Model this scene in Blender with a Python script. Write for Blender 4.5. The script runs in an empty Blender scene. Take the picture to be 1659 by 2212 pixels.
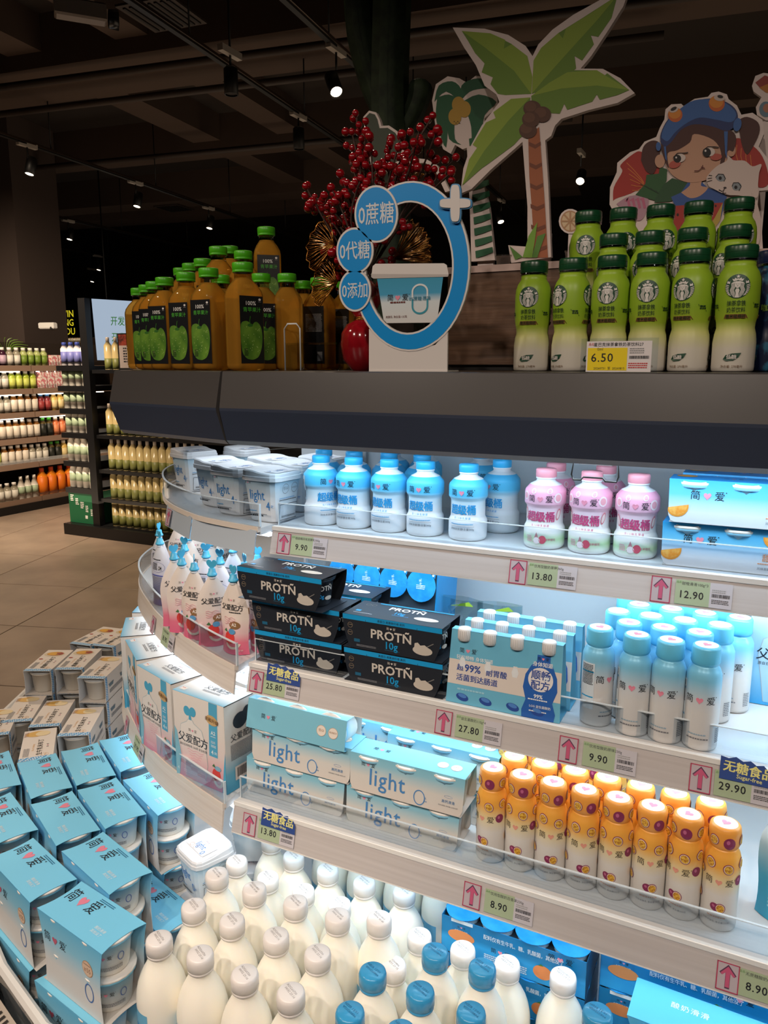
import bpy, math, random
from mathutils import Vector, Matrix
from mathutils.geometry import tessellate_polygon
random.seed(7)
C = bpy.context.scene.collection
sc = bpy.context.scene
PI = math.pi
# ------------------------------------------------------------------ camera, world, exposure
EYE = 1.5; FPX = 1661.0; PITCH = math.atan(316/1661); YAW = math.radians(26.5)
cam = bpy.data.objects.new('camera', bpy.data.cameras.new('camera')); C.objects.link(cam)
cam.location = (0, 0, EYE); cam.rotation_euler = (PI/2-PITCH, 0, YAW)
cam.data.sensor_fit = 'VERTICAL'; cam.data.sensor_height = 36; cam.data.lens = FPX/2212*36
cam.data.clip_start = .02; cam.data.clip_end = 100
sc.camera = cam
vs = sc.view_settings
vs.view_transform = 'Standard'; vs.look = 'None'; vs.gamma = 1; vs.use_curve_mapping = False; vs.exposure = 0.0
w = bpy.data.worlds.new('world'); sc.world = w; w.use_nodes = True
w.node_tree.nodes['Background'].inputs[0].default_value = (1, .74, .55, 1)
w.node_tree.nodes['Background'].inputs[1].default_value = .07
sc.cycles.max_bounces = 6; sc.cycles.transparent_max_bounces = 12; sc.cycles.caustics_reflective = False; sc.cycles.caustics_refractive = False
sc.cycles.sample_clamp_indirect = 4
def lamp(name, kind, loc, power, col, target=None, size=.1, size_y=None, spot=None, blend=.5, parent=None):
    d = bpy.data.lights.new(name, kind); d.energy = power; d.color = col
    if kind == 'AREA':
        d.size = size
        if size_y: d.shape = 'RECTANGLE'; d.size_y = size_y
    elif kind == 'SPOT': d.spot_size = math.radians(spot); d.spot_blend = blend; d.shadow_soft_size = size
    else: d.shadow_soft_size = size
    o = bpy.data.objects.new(name, d); C.objects.link(o); o.location = loc
    if target is not None: o.rotation_euler = (Vector(target)-Vector(loc)).to_track_quat('-Z', 'Y').to_euler()
    return o
WARM = (1, .78, .56); NEAR = (1, .84, .71); COOL = (.62, .84, 1)
# ceiling spots of the shop (some behind the camera), aimed at the display
lamp('ceiling_spot', 'SPOT', (-2.2, -1.6, 3.4), 105, NEAR, (-1.1, 1.0, .5), .06, None, 60, .8)
lamp('ceiling_spot', 'SPOT', (-1.2, -1.2, 3.4), 185, NEAR, (-1.1, 1.0, .35), .06, None, 32, .9)
lamp('ceiling_spot', 'SPOT', (.3, -1.3, 3.4), 120, NEAR, (-.45, 1.0, .45), .06, None, 32, .9)
lamp('ceiling_spot', 'SPOT', (1.4, -1.4, 3.4), 110, NEAR, (-.3, 1.1, .6), .06, None, 60, .8)
lamp('ceiling_spot', 'SPOT', (-.4, -1.9, 3.4), 100, NEAR, (-.5, 1.1, .75), .06, None, 60, .8)
lamp('ceiling_spot', 'SPOT', (-2.9, .2, 3.4), 70, WARM, (-1.3, 1.5, .6), .05, None, 70, .8)
lamp('ceiling_spot', 'SPOT', (-5.2, 3.2, 3.4), 700, WARM, (-6.9, 5.3, .9), .08, None, 90, .8)
lamp('ceiling_spot', 'SPOT', (-4.2, 2.2, 3.4), 40, WARM, (-5.3, 5.0, .8), .08, None, 70, .8)
lamp('ceiling_spot', 'SPOT', (-4.4, 3.0, 3.4), 280, WARM, (-3.9, 3.2, 0), .08, None, 110, .9)
lamp('ceiling_spot', 'SPOT', (-1.9, 2.9, 3.4), 55, WARM, (-1.08, 1.35, 1.55), .05, None, 34, .8)
lamp('ceiling_fill', 'AREA', (-4.5, 6.0, .3), 50, WARM, (-4.5, 6.0, 4), 4, 4)  # added upward fill near the floor, no fixture, brightens ceiling and beams
lamp('ceiling_fill', 'AREA', (.5, 6.5, .3), 32, WARM, (.5, 6.5, 4), 4, 4)  # second added fill, lifts the dark ceiling and far wall to the right
# ------------------------------------------------------------------ materials
def lin(c):
    if isinstance(c, str): c = [int(c[i:i+2], 16)/255 for i in (0, 2, 4)]
    return tuple(x/12.92 if x <= .04045 else ((x+.055)/1.055)**2.4 for x in c)+(1,)
_M = {}
def M(col, rough=.5, metal=0, key='', **kw):
    k = (col, rough, metal, key, tuple(sorted(kw.items())))
    if k in _M: return _M[k]
    m = bpy.data.materials.new('mat_'+(key or str(col))); m.use_nodes = True
    b = m.node_tree.nodes['Principled BSDF']
    b.inputs['Base Color'].default_value = lin(col); b.inputs['Roughness'].default_value = rough; b.inputs['Metallic'].default_value = metal
    for n, v in kw.items(): b.inputs[n.replace('_', ' ')].default_value = v
    _M[k] = m; return m
def EM(col, s):
    k = ('em', col, s)
    if k in _M: return _M[k]
    m = bpy.data.materials.new('mat_glow'); m.use_nodes = True; nt = m.node_tree; nt.nodes.clear()
    e = nt.nodes.new('ShaderNodeEmission'); e.inputs[0].default_value = lin(col); e.inputs[1].default_value = s
    o = nt.nodes.new('ShaderNodeOutputMaterial'); nt.links.new(e.outputs[0], o.inputs[0]); _M[k] = m; return m
def GR(stops, axis=2, rough=.45, metal=0, key='', noise=0):
    """colour ramp printed along one object axis; stops = [(metres, hex)]"""
    k = ('gr', tuple(stops), axis, rough, metal, noise)
    if k in _M: return _M[k]
    m = bpy.data.materials.new('mat_print'); m.use_nodes = True; nt = m.node_tree; b = nt.nodes['Principled BSDF']
    b.inputs['Roughness'].default_value = rough; b.inputs['Metallic'].default_value = metal
    tc = nt.nodes.new('ShaderNodeTexCoord'); sx = nt.nodes.new('ShaderNodeSeparateXYZ'); mr = nt.nodes.new('ShaderNodeMapRange'); cr = nt.nodes.new('ShaderNodeValToRGB')
    lo, hi = stops[0][0], stops[-1][0]
    nt.links.new(tc.outputs['Object'], sx.inputs[0]); nt.links.new(sx.outputs[axis], mr.inputs[0])
    mr.inputs[1].default_value = lo; mr.inputs[2].default_value = hi
    nt.links.new(mr.outputs[0], cr.inputs[0]); e = cr.color_ramp.elements
    while len(e) < len(stops): e.new(.5)
    for i, (p, c) in enumerate(stops): e[i].position = (p-lo)/(hi-lo); e[i].color = lin(c)
    nt.links.new(cr.outputs[0], b.inputs['Base Color']); _M[k] = m; return m
def NOISE(c1, c2, scale=(5, 5, 5), rough=.6, bump=0, detail=4, key='', metal=0, lo=.35, hi=.65):
    k = ('ns', c1, c2, scale, rough, bump, detail, metal)
    if k in _M: return _M[k]
    m = bpy.data.materials.new('mat_'+(key or 'grain')); m.use_nodes = True; nt = m.node_tree; b = nt.nodes['Principled BSDF']
    b.inputs['Roughness'].default_value = rough; b.inputs['Metallic'].default_value = metal
    tc = nt.nodes.new('ShaderNodeTexCoord'); mp = nt.nodes.new('ShaderNodeMapping'); mp.inputs['Scale'].default_value = scale
    no = nt.nodes.new('ShaderNodeTexNoise'); no.inputs['Scale'].default_value = 1; no.inputs['Detail'].default_value = detail
    cr = nt.nodes.new('ShaderNodeValToRGB'); cr.color_ramp.elements[0].position = lo; cr.color_ramp.elements[1].position = hi
    cr.color_ramp.elements[0].color = lin(c1); cr.color_ramp.elements[1].color = lin(c2)
    nt.links.new(tc.outputs['Object'], mp.inputs[0]); nt.links.new(mp.outputs[0], no.inputs[0]); nt.links.new(no.outputs[0], cr.inputs[0]); nt.links.new(cr.outputs[0], b.inputs['Base Color'])
    if bump:
        bp = nt.nodes.new('ShaderNodeBump'); bp.inputs['Strength'].default_value = bump; bp.inputs['Distance'].default_value = .01
        nt.links.new(no.outputs[0], bp.inputs['Height']); nt.links.new(bp.outputs[0], b.inputs['Normal'])
    _M[k] = m; return m
def CLEAR(tint='ffffff', refl=.08, rough=.03, key='acrylic'):
    k = ('cl', tint, refl, rough)
    if k in _M: return _M[k]
    m = bpy.data.materials.new('mat_'+key); m.use_nodes = True; nt = m.node_tree; nt.nodes.clear()
    t = nt.nodes.new('ShaderNodeBsdfTransparent'); t.inputs[0].default_value = lin(tint)
    g = nt.nodes.new('ShaderNodeBsdfGlossy'); g.inputs['Roughness'].default_value = rough
    lw = nt.nodes.new('ShaderNodeLayerWeight'); lw.inputs[0].default_value = .25
    mm = nt.nodes.new('ShaderNodeMath'); mm.operation = 'MULTIPLY_ADD'; mm.inputs[1].default_value = .5; mm.inputs[2].default_value = refl
    mx = nt.nodes.new('ShaderNodeMixShader'); o = nt.nodes.new('ShaderNodeOutputMaterial')
    nt.links.new(lw.outputs['Facing'], mm.inputs[0]); nt.links.new(mm.outputs[0], mx.inputs[0])
    nt.links.new(t.outputs[0], mx.inputs[1]); nt.links.new(g.outputs[0], mx.inputs[2]); nt.links.new(mx.outputs[0], o.inputs[0]); _M[k] = m; return m
def CHECK():
    k = 'check'
    if k in _M: return _M[k]
    m = bpy.data.materials.new('mat_gingham'); m.use_nodes = True; nt = m.node_tree; b = nt.nodes['Principled BSDF']; b.inputs['Roughness'].default_value = .6
    tc = nt.nodes.new('ShaderNodeTexCoord'); mp = nt.nodes.new('ShaderNodeMapping'); mp.inputs['Rotation'].default_value = (.6, .5, PI/4); mp.inputs['Location'].default_value = (.001, .002, .0013)
    ch = nt.nodes.new('ShaderNodeTexChecker'); ch.inputs['Scale'].default_value = 190; ch.inputs[1].default_value = lin('cfe0ea'); ch.inputs[2].default_value = lin('2f96d4')
    nt.links.new(tc.outputs['Object'], mp.inputs[0]); nt.links.new(mp.outputs[0], ch.inputs[0]); nt.links.new(ch.outputs[0], b.inputs['Base Color']); _M[k] = m; return m
INK = M('1c1e24', .5, key='ink'); WHITE = M('f2f2f0', .45, key='white'); PINKH = M('e58ca2', .5, key='pink_heart')
# ------------------------------------------------------------------ camera-plane arithmetic: a pixel of the photograph to a point on a real plane
def ray(u, v):
    a = (u-829.5)/FPX; b = (v-1106)/FPX
    F = math.cos(PITCH)-b*math.sin(PITCH); Z = -math.sin(PITCH)-b*math.cos(PITCH)
    return a*math.cos(YAW)-F*math.sin(YAW), a*math.sin(YAW)+F*math.cos(YAW), Z
def atz(u, v, z):
    d = ray(u, v); t = (z-EYE)/d[2]; return Vector((d[0]*t, d[1]*t, z))
def aty(u, v, y):
    d = ray(u, v); t = y/d[1]; return Vector((d[0]*t, y, EYE+d[2]*t))
def atx(u, v, x):
    d = ray(u, v); t = x/d[0]; return Vector((x, d[1]*t, EYE+d[2]*t))
# ------------------------------------------------------------------ mesh builder
_G = {}
def glyphs(s, size=1, bold=0, align='C', sp=1, res=2, shear=0):
    k = (s, bold, sp, res, shear)
    if k not in _G:
        c = bpy.data.curves.new('t', 'FONT'); c.body = s; c.resolution_u = res; c.offset = bold; c.space_character = sp; c.shear = shear
        o = bpy.data.objects.new('t', c); C.objects.link(o)
        bpy.context.view_layer.update()
        me = o.evaluated_get(bpy.context.evaluated_depsgraph_get()).to_mesh()
        V = [(v.co.x, v.co.y) for v in me.vertices]; F = [tuple(p.vertices) for p in me.polygons]
        bpy.data.objects.remove(o); bpy.data.curves.remove(c)
        if V:
            x0 = min(v[0] for v in V); x1 = max(v[0] for v in V)
        else: x0 = x1 = 0
        _G[k] = (V, F, x0, x1)
    V, F, x0, x1 = _G[k]
    dx = {'C': (x0+x1)/2, 'L': x0, 'R': x1}[align]
    return [((x-dx)*size, (y-.36)*size) for x, y in V], F
def plane(o, ux=(1, 0, 0), uy=(0, 0, 1), n=(0, -1, 0)):
    o, ux, uy, n = map(Vector, (o, ux, uy, n)); return lambda x, y, h: o+ux*x+uy*y+n*h
def cyl(rf, a0=0):
    if not callable(rf): r0 = rf; rf = lambda z: r0
    def f(x, y, h):
        r = rf(y); a = x/max(r, .001)+a0; r += h
        return Vector((r*math.sin(a), -r*math.cos(a), y))
    return f
def offmap(f, dx, dy, rot=0, sx=1, sy=1):
    c, s = math.cos(rot), math.sin(rot)
    return lambda x, y, h: f(dx+x*sx*c-y*sy*s, dy+x*sx*s+y*sy*c, h)
class MB:
    def __init__(s): s.v = []; s.f = []; s.m = []; s.mats = []; s.sm = []
    def mi(s, m):
        if m not in s.mats: s.mats.append(m)
        return s.mats.index(m)
    def add(s, V, F, m, smooth=False):
        b = len(s.v); s.v += [tuple(v) for v in V]; i = s.mi(m)
        for f in F: s.f.append(tuple(b+k for k in f)); s.m.append(i); s.sm.append(smooth)
        return s
    def box(s, x0, x1, y0, y1, z0, z1, m):
        V = [(x, y, z) for z in (z0, z1) for y in (y0, y1) for x in (x0, x1)]
        return s.add(V, [(0, 2, 3, 1), (4, 5, 7, 6), (0, 1, 5, 4), (2, 6, 7, 3), (0, 4, 6, 2), (1, 3, 7, 5)], m)
    def bbox(s, x0, x1, y0, y1, z0, z1, m, c=.002):
        return s.frus([(x0+c, x1-c, y0+c, y1-c, z0), (x0, x1, y0, y1, z0+c), (x0, x1, y0, y1, z1-c), (x0+c, x1-c, y0+c, y1-c, z1)], m)
    def frus(s, L, m, caps=True):
        V = []
        for x0, x1, y0, y1, z in L: V += [(x0, y0, z), (x1, y0, z), (x1, y1, z), (x0, y1, z)]
        F = [(i*4+k, i*4+(k+1) % 4, i*4+4+(k+1) % 4, i*4+4+k) for i in range(len(L)-1) for k in range(4)]
        if caps: n = len(L)*4-4; F += [(3, 2, 1, 0), (n, n+1, n+2, n+3)]
        return s.add(V, F, m)
    def lathe(s, prof, m, n=24, smooth=True, o=(0, 0, 0), ell=1.0, cap=True):
        """prof [(r,z)]; m a material or a list, one per ring"""
        V = []
        for r, z in prof:
            for k in range(n): a = 2*PI*k/n; V.append((o[0]+r*math.cos(a), o[1]+r*ell*math.sin(a), o[2]+z))
        for i in range(len(prof)-1):
            mm = m[i] if isinstance(m, list) else m
            F = [(i*n+k, i*n+(k+1) % n, (i+1)*n+(k+1) % n, (i+1)*n+k) for k in range(n)]
            b = len(s.v) if i == 0 else b
            if i == 0: s.v += V
            mi = s.mi(mm)
            for f in F: s.f.append(tuple(b+q for q in f)); s.m.append(mi); s.sm.append(smooth)
        if cap:
            for i, mm, rev in ((0, m[0] if isinstance(m, list) else m, 1), (len(prof)-1, m[-1] if isinstance(m, list) else m, 0)):
                if prof[i][0] > 1e-5:
                    f = [b+i*n+k for k in range(n)]
                    s.f.append(tuple(f[::-1] if rev else f)); s.m.append(s.mi(mm)); s.sm.append(False)
        return s
    def poly(s, pts, f, h, m, th=0):
        """flat polygon through map f at height h; th > 0 gives it thickness down to h-th"""
        T = tessellate_polygon([[Vector((p[0], p[1], 0)) for p in pts]])
        n = len(pts); V = [f(x, y, h) for x, y in pts]
        F = []
        for t in T:
            a, b, c = (pts[i] for i in t)
            cr = (b[0]-a[0])*(c[1]-a[1])-(b[1]-a[1])*(c[0]-a[0])
            F.append(tuple(t) if cr > 0 else tuple(t)[::-1])
        if th:
            V += [f(x, y, h-th) for x, y in pts]; F += [tuple(n+i for i in t)[::-1] for t in F]
            ar = sum(pts[i][0]*pts[(i+1) % n][1]-pts[(i+1) % n][0]*pts[i][1] for i in range(n))
            for i in range(n):
                j = (i+1) % n; q = (i, n+i, n+j, j); F.append(q if ar > 0 else q[::-1])
        return s.add(V, F, m)
    def grid(s, x0, x1, y0, y1, f, h, m, nx=8, ny=1, smooth=False):
        V = [f(x0+(x1-x0)*i/nx, y0+(y1-y0)*j/ny, h) for j in range(ny+1) for i in range(nx+1)]
        F = [(j*(nx+1)+i, j*(nx+1)+i+1, (j+1)*(nx+1)+i+1, (j+1)*(nx+1)+i) for j in range(ny) for i in range(nx)]
        return s.add(V, F, m, smooth)
    def disc(s, cx, cy, rx, ry, f, h, m, n=20, rot=0, rings=2):
        c, q = math.cos(rot), math.sin(rot); V = [f(cx, cy, h)]
        for j in range(1, rings+1):
            for k in range(n):
                a = 2*PI*k/n; x = rx*math.cos(a)*j/rings; y = ry*math.sin(a)*j/rings
                V.append(f(cx+x*c-y*q, cy+x*q+y*c, h))
        F = [(0, 1+k, 1+(k+1) % n) for k in range(n)]
        for j in range(rings-1): F += [(1+j*n+k, 1+(j+1)*n+k, 1+(j+1)*n+(k+1) % n, 1+j*n+(k+1) % n) for k in range(n)]
        return s.add(V, F, m)
    def ring(s, cx, cy, rx, ry, w, f, h, m, n=28, a0=0, a1=2*PI, th=0):
        full = abs(a1-a0-2*PI) < 1e-6; K = n if full else n+1
        V = []
        for k in range(K):
            a = a0+(a1-a0)*k/n; V += [f(cx+rx*math.cos(a), cy+ry*math.sin(a), h), f(cx+(rx-w)*math.cos(a), cy+(ry-w)*math.sin(a), h)]
        F = [(2*k, (2*k+2) % (2*K), (2*k+3) % (2*K), 2*k+1) for k in range(n)]
        if th:
            b = len(V)
            for k in range(K):
                a = a0+(a1-a0)*k/n; V += [f(cx+rx*math.cos(a), cy+ry*math.sin(a), h-th), f(cx+(rx-w)*math.cos(a), cy+(ry-w)*math.sin(a), h-th)]
            for k in range(n):
                k2 = (k+1) % K; F += [(2*k, b+2*k, b+2*k2, 2*k2), (2*k+1, 2*k2+1, b+2*k2+1, b+2*k+1)]
                F.append((b+2*k, b+2*k+1, b+2*k2+1, b+2*k2))
        return s.add(V, F, m)
    def text(s, t, size, x, y, f, h, m, bold=0, align='C', sp=1, rot=0, sx=1, sy=1, res=2, shear=0):
        cjk = bold > 0 and any(ord(ch) > 0x2e80 for ch in t); c, q = math.cos(rot), math.sin(rot)
        V, F = glyphs(t, size, 0 if cjk else bold, align, sp, res, shear)
        w_ = min(bold, .035)*size*.8
        for k, (ox, oy) in enumerate(((-w_, -w_*.6), (w_, -w_*.6), (w_, w_*.6), (-w_, w_*.6)) if cjk else ((0, 0),)):
            s.add([f(x+(a+ox)*sx*c-(b+oy)*sy*q, y+(a+ox)*sx*q+(b+oy)*sy*c, h+k*.00004) for a, b in V], F, m)
        return s
    def heart(s, cx, cy, r, f, h, m, rot=0):
        P = []
        for k in range(16):
            t = 2*PI*k/16; P.append((cx+r*.062*16*math.sin(t)**3, cy+r*.066*(13*math.cos(t)-5*math.cos(2*t)-2*math.cos(3*t)-math.cos(4*t))))
        if rot:
            c, q = math.cos(rot), math.sin(rot); P = [(cx+(a-cx)*c-(b-cy)*q, cy+(a-cx)*q+(b-cy)*c) for a, b in P]
        return s.poly(P[::-1], f, h, m)
    def stroke(s, P, w, f, h, m):
        P = [Vector(p) for p in P]; V = []; n = len(P)
        for i, p in enumerate(P):
            d = (P[min(i+1, n-1)]-P[max(i-1, 0)]).normalized(); q = Vector((-d.y, d.x))*w/2
            V += [f(p.x+q.x, p.y+q.y, h), f(p.x-q.x, p.y-q.y, h)]
        return s.add(V, [(2*i, 2*i+1, 2*i+3, 2*i+2) for i in range(n-1)], m)
    def tube(s, P, r, m, n=6, closed=False):
        P = [Vector(p) for p in P]; K = len(P); V = []
        R = r if isinstance(r, (list, tuple)) else [r]*K
        for i, p in enumerate(P):
            d = ((P[(i+1) % K] if closed else P[min(i+1, K-1)])-(P[i-1] if closed else P[max(i-1, 0)])).normalized()
            a = d.cross(Vector((0, 0, 1)) if abs(d.z) < .9 else Vector((0, 1, 0))).normalized(); b = d.cross(a)
            for k in range(n): t = 2*PI*k/n; V.append(p+(a*math.cos(t)+b*math.sin(t))*R[i])
        F = [(i*n+k, ((i+1) % K)*n+k, ((i+1) % K)*n+(k+1) % n, i*n+(k+1) % n) for i in range(K if closed else K-1) for k in range(n)]
        if not closed: F += [tuple(range(n)), tuple(range((K-1)*n, K*n))[::-1]]
        return s.add(V, F, m, True)
    def ball(s, o, r, m, n=10, sz=1):
        return s.lathe([(r*math.sin(PI*j/(n//2+1)), -r*sz*math.cos(PI*j/(n//2+1))) for j in range(n//2+2)], m, n, True, o, cap=False)
    def build(s, name, parent=None, loc=None, mesh=None):
        me = bpy.data.meshes.new(name); me.from_pydata(s.v, [], s.f)
        for m in s.mats: me.materials.append(m)
        me.polygons.foreach_set('material_index', s.m); me.polygons.foreach_set('use_smooth', s.sm); me.update()
        o = bpy.data.objects.new(name, me); C.objects.link(o)
        if parent: o.parent = parent
        if loc: o.location = loc
        return o
def tag(o, label=None, cat=None, group=None, kind=None):
    for k, v in (('label', label), ('category', cat), ('group', group), ('kind', kind)):
        if v: o[k] = v
    return o
def thing(name, label, cat, loc=(0, 0, 0), rz=0, group=None, kind=None):
    o = bpy.data.objects.new(name, None); C.objects.link(o); o.location = loc; o.rotation_euler[2] = rz; o.empty_display_size = .02
    return tag(o, label, cat, group, kind)
def copy_tree(o, parent=None):
    c = o.copy(); C.objects.link(c)
    if parent: c.parent = parent
    for ch in list(o.children): copy_tree(ch, c)
    return c
_P = {}
def put(key, builder, label, cat, loc, rz=0, group=None, tilt=None):
    """first call builds the product, every later one copies it with its parts"""
    if key in _P: o = copy_tree(_P[key])
    else: o = builder(); _P[key] = o
    o.location = loc; o.rotation_euler = (tilt or 0, 0, math.radians(rz)); tag(o, label, cat, group); return o
ORD = ['first', 'second', 'third', 'fourth', 'fifth', 'sixth', 'seventh', 'eighth', 'ninth', 'tenth', 'eleventh', 'twelfth', 'thirteenth', 'fourteenth', 'fifteenth', 'sixteenth']
def spline(P, k=6):
    P = [Vector(p) for p in P]; out = []
    for i in range(len(P)-1):
        a = P[max(i-1, 0)]; b = P[i]; c = P[i+1]; d = P[min(i+2, len(P)-1)]
        for j in range(k):
            t = j/k; out.append(.5*((2*b)+(c-a)*t+(2*a-5*b+4*c-d)*t*t+(3*b-a-3*c+d)*t**3))
    return out+[P[-1]]
def lerp_prof(prof):
    def f(z):
        if z <= prof[0][1]: return prof[0][0]
        for (r0, z0), (r1, z1) in zip(prof, prof[1:]):
            if z <= z1: return r0+(r1-r0)*(z-z0)/max(z1-z0, 1e-9)
        return prof[-1][0]
    return f
def brand(mb, size, x, y, f, h, ink=INK, heart=PINKH, rot=0):
    g = offmap(f, x, y, rot)
    mb.text('简', size, -size*1.15, 0, g, h, ink); mb.heart(0, -.02*size, size*.38, g, h, heart); mb.text('爱', size, size*1.15, 0, g, h, ink)
    mb.disc(size*1.75, size*.4, size*.06, size*.06, g, h, ink, 6, 0, 1)
def tiny(mb, x, y, f, h, m, wd, ht, n=1, gap=1.8, seed=0):
    """small print: rows of dashes standing for text too small to read"""
    rg = random.Random(seed)
    for i in range(n):
        xx = x
        while xx < x+wd-ht:
            q = min(ht*rg.uniform(.7, 2.2), x+wd-xx); mb.grid(xx, xx+q, y-i*ht*gap, y-i*ht*gap+ht, f, h, m, 1, 1); xx += q+ht*.35
def barcode(mb, x, y, w, hgt, f, h, m=INK, seed=1):
    rg = random.Random(seed); xx = x
    while xx < x+w:
        q = w*rg.choice((.02, .035, .05)); mb.grid(xx, min(xx+q, x+w), y, y+hgt, f, h, m, 1, 1); xx += q+w*rg.choice((.02, .03))
# ================================================================== the room
GROUT = M('4a4038', .6, key='grout'); DARK = M('17130f', .8, key='dark_paint'); CEIL = M('2a211b', .85, key='ceiling_paint'); BEAM = M('4a3a30', .85, key='beam_paint')
BLK = M('141416', .4, key='black_metal'); TRK = M('0c0c0d', .5, key='track_black'); GREY = M('9a9a9a', .5, key='grey')
fl = tag(bpy.data.objects.new('floor', None), kind='structure'); C.objects.link(fl)
g = MB(); g.box(-14, 4, -3, 16, -.03, -.004, GROUT); g.build('base', fl)
tmesh = None
TF = NOISE('8d7c6e', 'a08d7d', (3, 3, 3), .42, .05, key='floor_tile')
ca, sa = math.cos(math.radians(18)), math.sin(math.radians(18))
cnt = 0
for i in range(-12, 3):
    for j in range(-2, 16):
        x = i*.8; y = j*.8
        X = -3.6+ (x+2.4)*ca-(y-3.2)*sa; Y = 3.4+(x+2.4)*sa+(y-3.2)*ca
        if not (-8.5 < X < -.8 and .6 < Y < 8.5): continue
        if X > -2.1 and Y < 2.6: continue
        if tmesh is None:
            t = MB(); t.frus([(-.397, .397, -.397, .397, -.006), (-.397, .397, -.397, .397, -.0015), (-.395, .395, -.395, .395, 0)], TF); o = t.build('tile', fl); tmesh = o.data
        else: o = bpy.data.objects.new('tile', tmesh); C.objects.link(o); o.parent = fl
        o.location = (X, Y, 0); o.rotation_euler[2] = math.radians(18); cnt += 1
g = MB(); g.box(-14, 4, -3, 16, 4.3, 4.4, CEIL); tag(g.build('ceiling'), kind='structure')
for nm, b in (('wall_far', (-14, 4, 15.9, 16, 0, 4.3)), ('wall_left', (-14.1, -14, -3, 16, 0, 4.3)), ('wall_right', (4, 4.1, -3, 16, 0, 4.3)), ('wall_near', (-14, 4, -3.1, -3, 0, 4.3))):
    g = MB(); g.box(*b, DARK); tag(g.build(nm), kind='structure')
# beams, ducts and pipes below the slab
bd = math.atan2(1.079, -.117)     # direction of the light tracks
def beam(x, y, L, wd, zt, zb, ang, mat, name='beam'):
    g = MB(); g.box(-L/2, L/2, -wd/2, wd/2, zb-zt, 0, mat); o = g.build(name, None, (x, y, zt)); o.rotation_euler[2] = ang; tag(o, kind='structure'); return o
for k, (u, v, wd, m) in enumerate([(200, 160, 1.5, BEAM), (420, 330, .5, BEAM), (560, 420, .9, BEAM), (330, 470, 1.1, BEAM)]):
    p = atz(u, v, 3.95); beam(p.x, p.y, 14, wd*.5, 4.3, 3.9, bd-PI/2+.03, m, 'beam' if k else 'beam')
for k, (u, v, wd) in enumerate([(300, 240, .35), (640, 300, .3)]):
    p = atz(u, v, 4.0); beam(p.x, p.y, 10, wd, 4.3, 4.02, bd, BEAM)
for (u, v, z) in [(350, 205, 3.75), (430, 330, 3.8), (900, 70, 3.8)]:
    p = atz(u, v, z); g = MB(); d = Vector((math.cos(bd-PI/2+.05), math.sin(bd-PI/2+.05), 0)); g.tube([p-d*4, p+d*4], .03, M('3a302a', .7, key='pipe'), 8)
    tag(g.build('ceiling_pipe'), 'thin dark sprinkler pipe crossing under the ceiling '+{350: 'nearest the top of the photo', 430: 'below the wide beam', 900: 'behind the large palm board'}[u], 'pipe')
# track rails with their spotlights
TR = []
def proj(P):
    th = YAW; F = -P.x*math.sin(th)+P.y*math.cos(th); R_ = P.x*math.cos(th)+P.y*math.sin(th); z = P.z-EYE; dz = F*math.cos(PITCH)-z*math.sin(PITCH)
    return 829.5+FPX*R_/dz, 1106+FPX*(-F*math.sin(PITCH)-z*math.cos(PITCH))/dz
def track(u0, v0, u1, v1, z, ext, label):
    a = atz(u0, v0, z); b = atz(u1, v1, z); d = (b-a).normalized(); a = a-d*ext[0]; b = b+d*ext[1]; L = (b-a).length; TR.append((a, d, L))
    t = thing('ceiling_track', label, 'track', a, math.atan2(d.y, d.x))
    g = MB(); g.box(0, L, -.018, .018, .0, .035, TRK); g.build('rail', t)
    g = MB(); g.box(0, L, -.030, -.019, .012, .03, M('8c7d72', .35, 1, key='conduit')); g.build('conduit', t)
    for i in range(int(L/1.6)):
        g = MB(); g.tube([(i*1.6+.5, 0, .035), (i*1.6+.5, 0, 4.3-z-.03)], .006, TRK, 5); g.build('hanger', t)
    return d
TRKL = [track(272, 0, 795, 350, 3.45, (1.5, 5), 'long black ceiling track reaching from the top towards the red berries'),
        track(0, 293, 555, 485, 3.45, (1.5, 6), 'black ceiling track starting at the left edge above the round lit spot'),
        track(0, 443, 460, 548, 3.45, (1.5, 6), 'black ceiling track running just below the pale beam'),
        track(0, 520, 420, 585, 3.45, (1.5, 6), 'farthest low black ceiling track crossing in front of the pillar'),
        track(610, 0, 900, 265, 3.45, (1.5, 6), 'black ceiling track passing behind the tall cactus')]
LENS = EM('ffe6c4', 9)
def spot(u, v, z, lab, aim=(0, 0, -1), sc_=1, lit=True):
    p = atz(u, v, z); best = (22, None, 0)
    for a, d, L in TR:
        for q in range(400):
            P = a+d*(L*q/400); P = Vector((P.x, P.y, z)); e = proj(P); er = math.hypot(e[0]-u, e[1]-v)
            if er < best[0]: best = (er, P, 3.45)
    top = 3.45
    if best[1] is not None: p = best[1]
    else: top = 4.3
    t = thing('track_spotlight', lab, 'spotlight', p, 0, None)
    g = MB(); g.lathe([(.038, 0), (.045, .0), (.045, .15), (.03, .165), (0, .165)], TRK, 16, o=(0, 0, 0), cap=False); h = g.build('housing', t)
    g = MB(); g.lathe([(.0, .008), (.038, .008)], LENS if lit else M('2b2622', .3), 16, cap=False); l = g.build('lens', t)
    g = MB(); g.box(-.02, .02, -.1, .1, 3.45-z-.02, 3.45-z+.02, M('b9b0a6', .5, key='adapter')); g.tube([(0, 0, .13), (0, 0, top-z)], .008, TRK, 6); g.build('adapter', t)
    a = Vector(aim).normalized(); q = (-a).to_track_quat('Z', 'Y').to_euler()
    h.rotation_euler = q; l.rotation_euler = q
    return t
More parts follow.
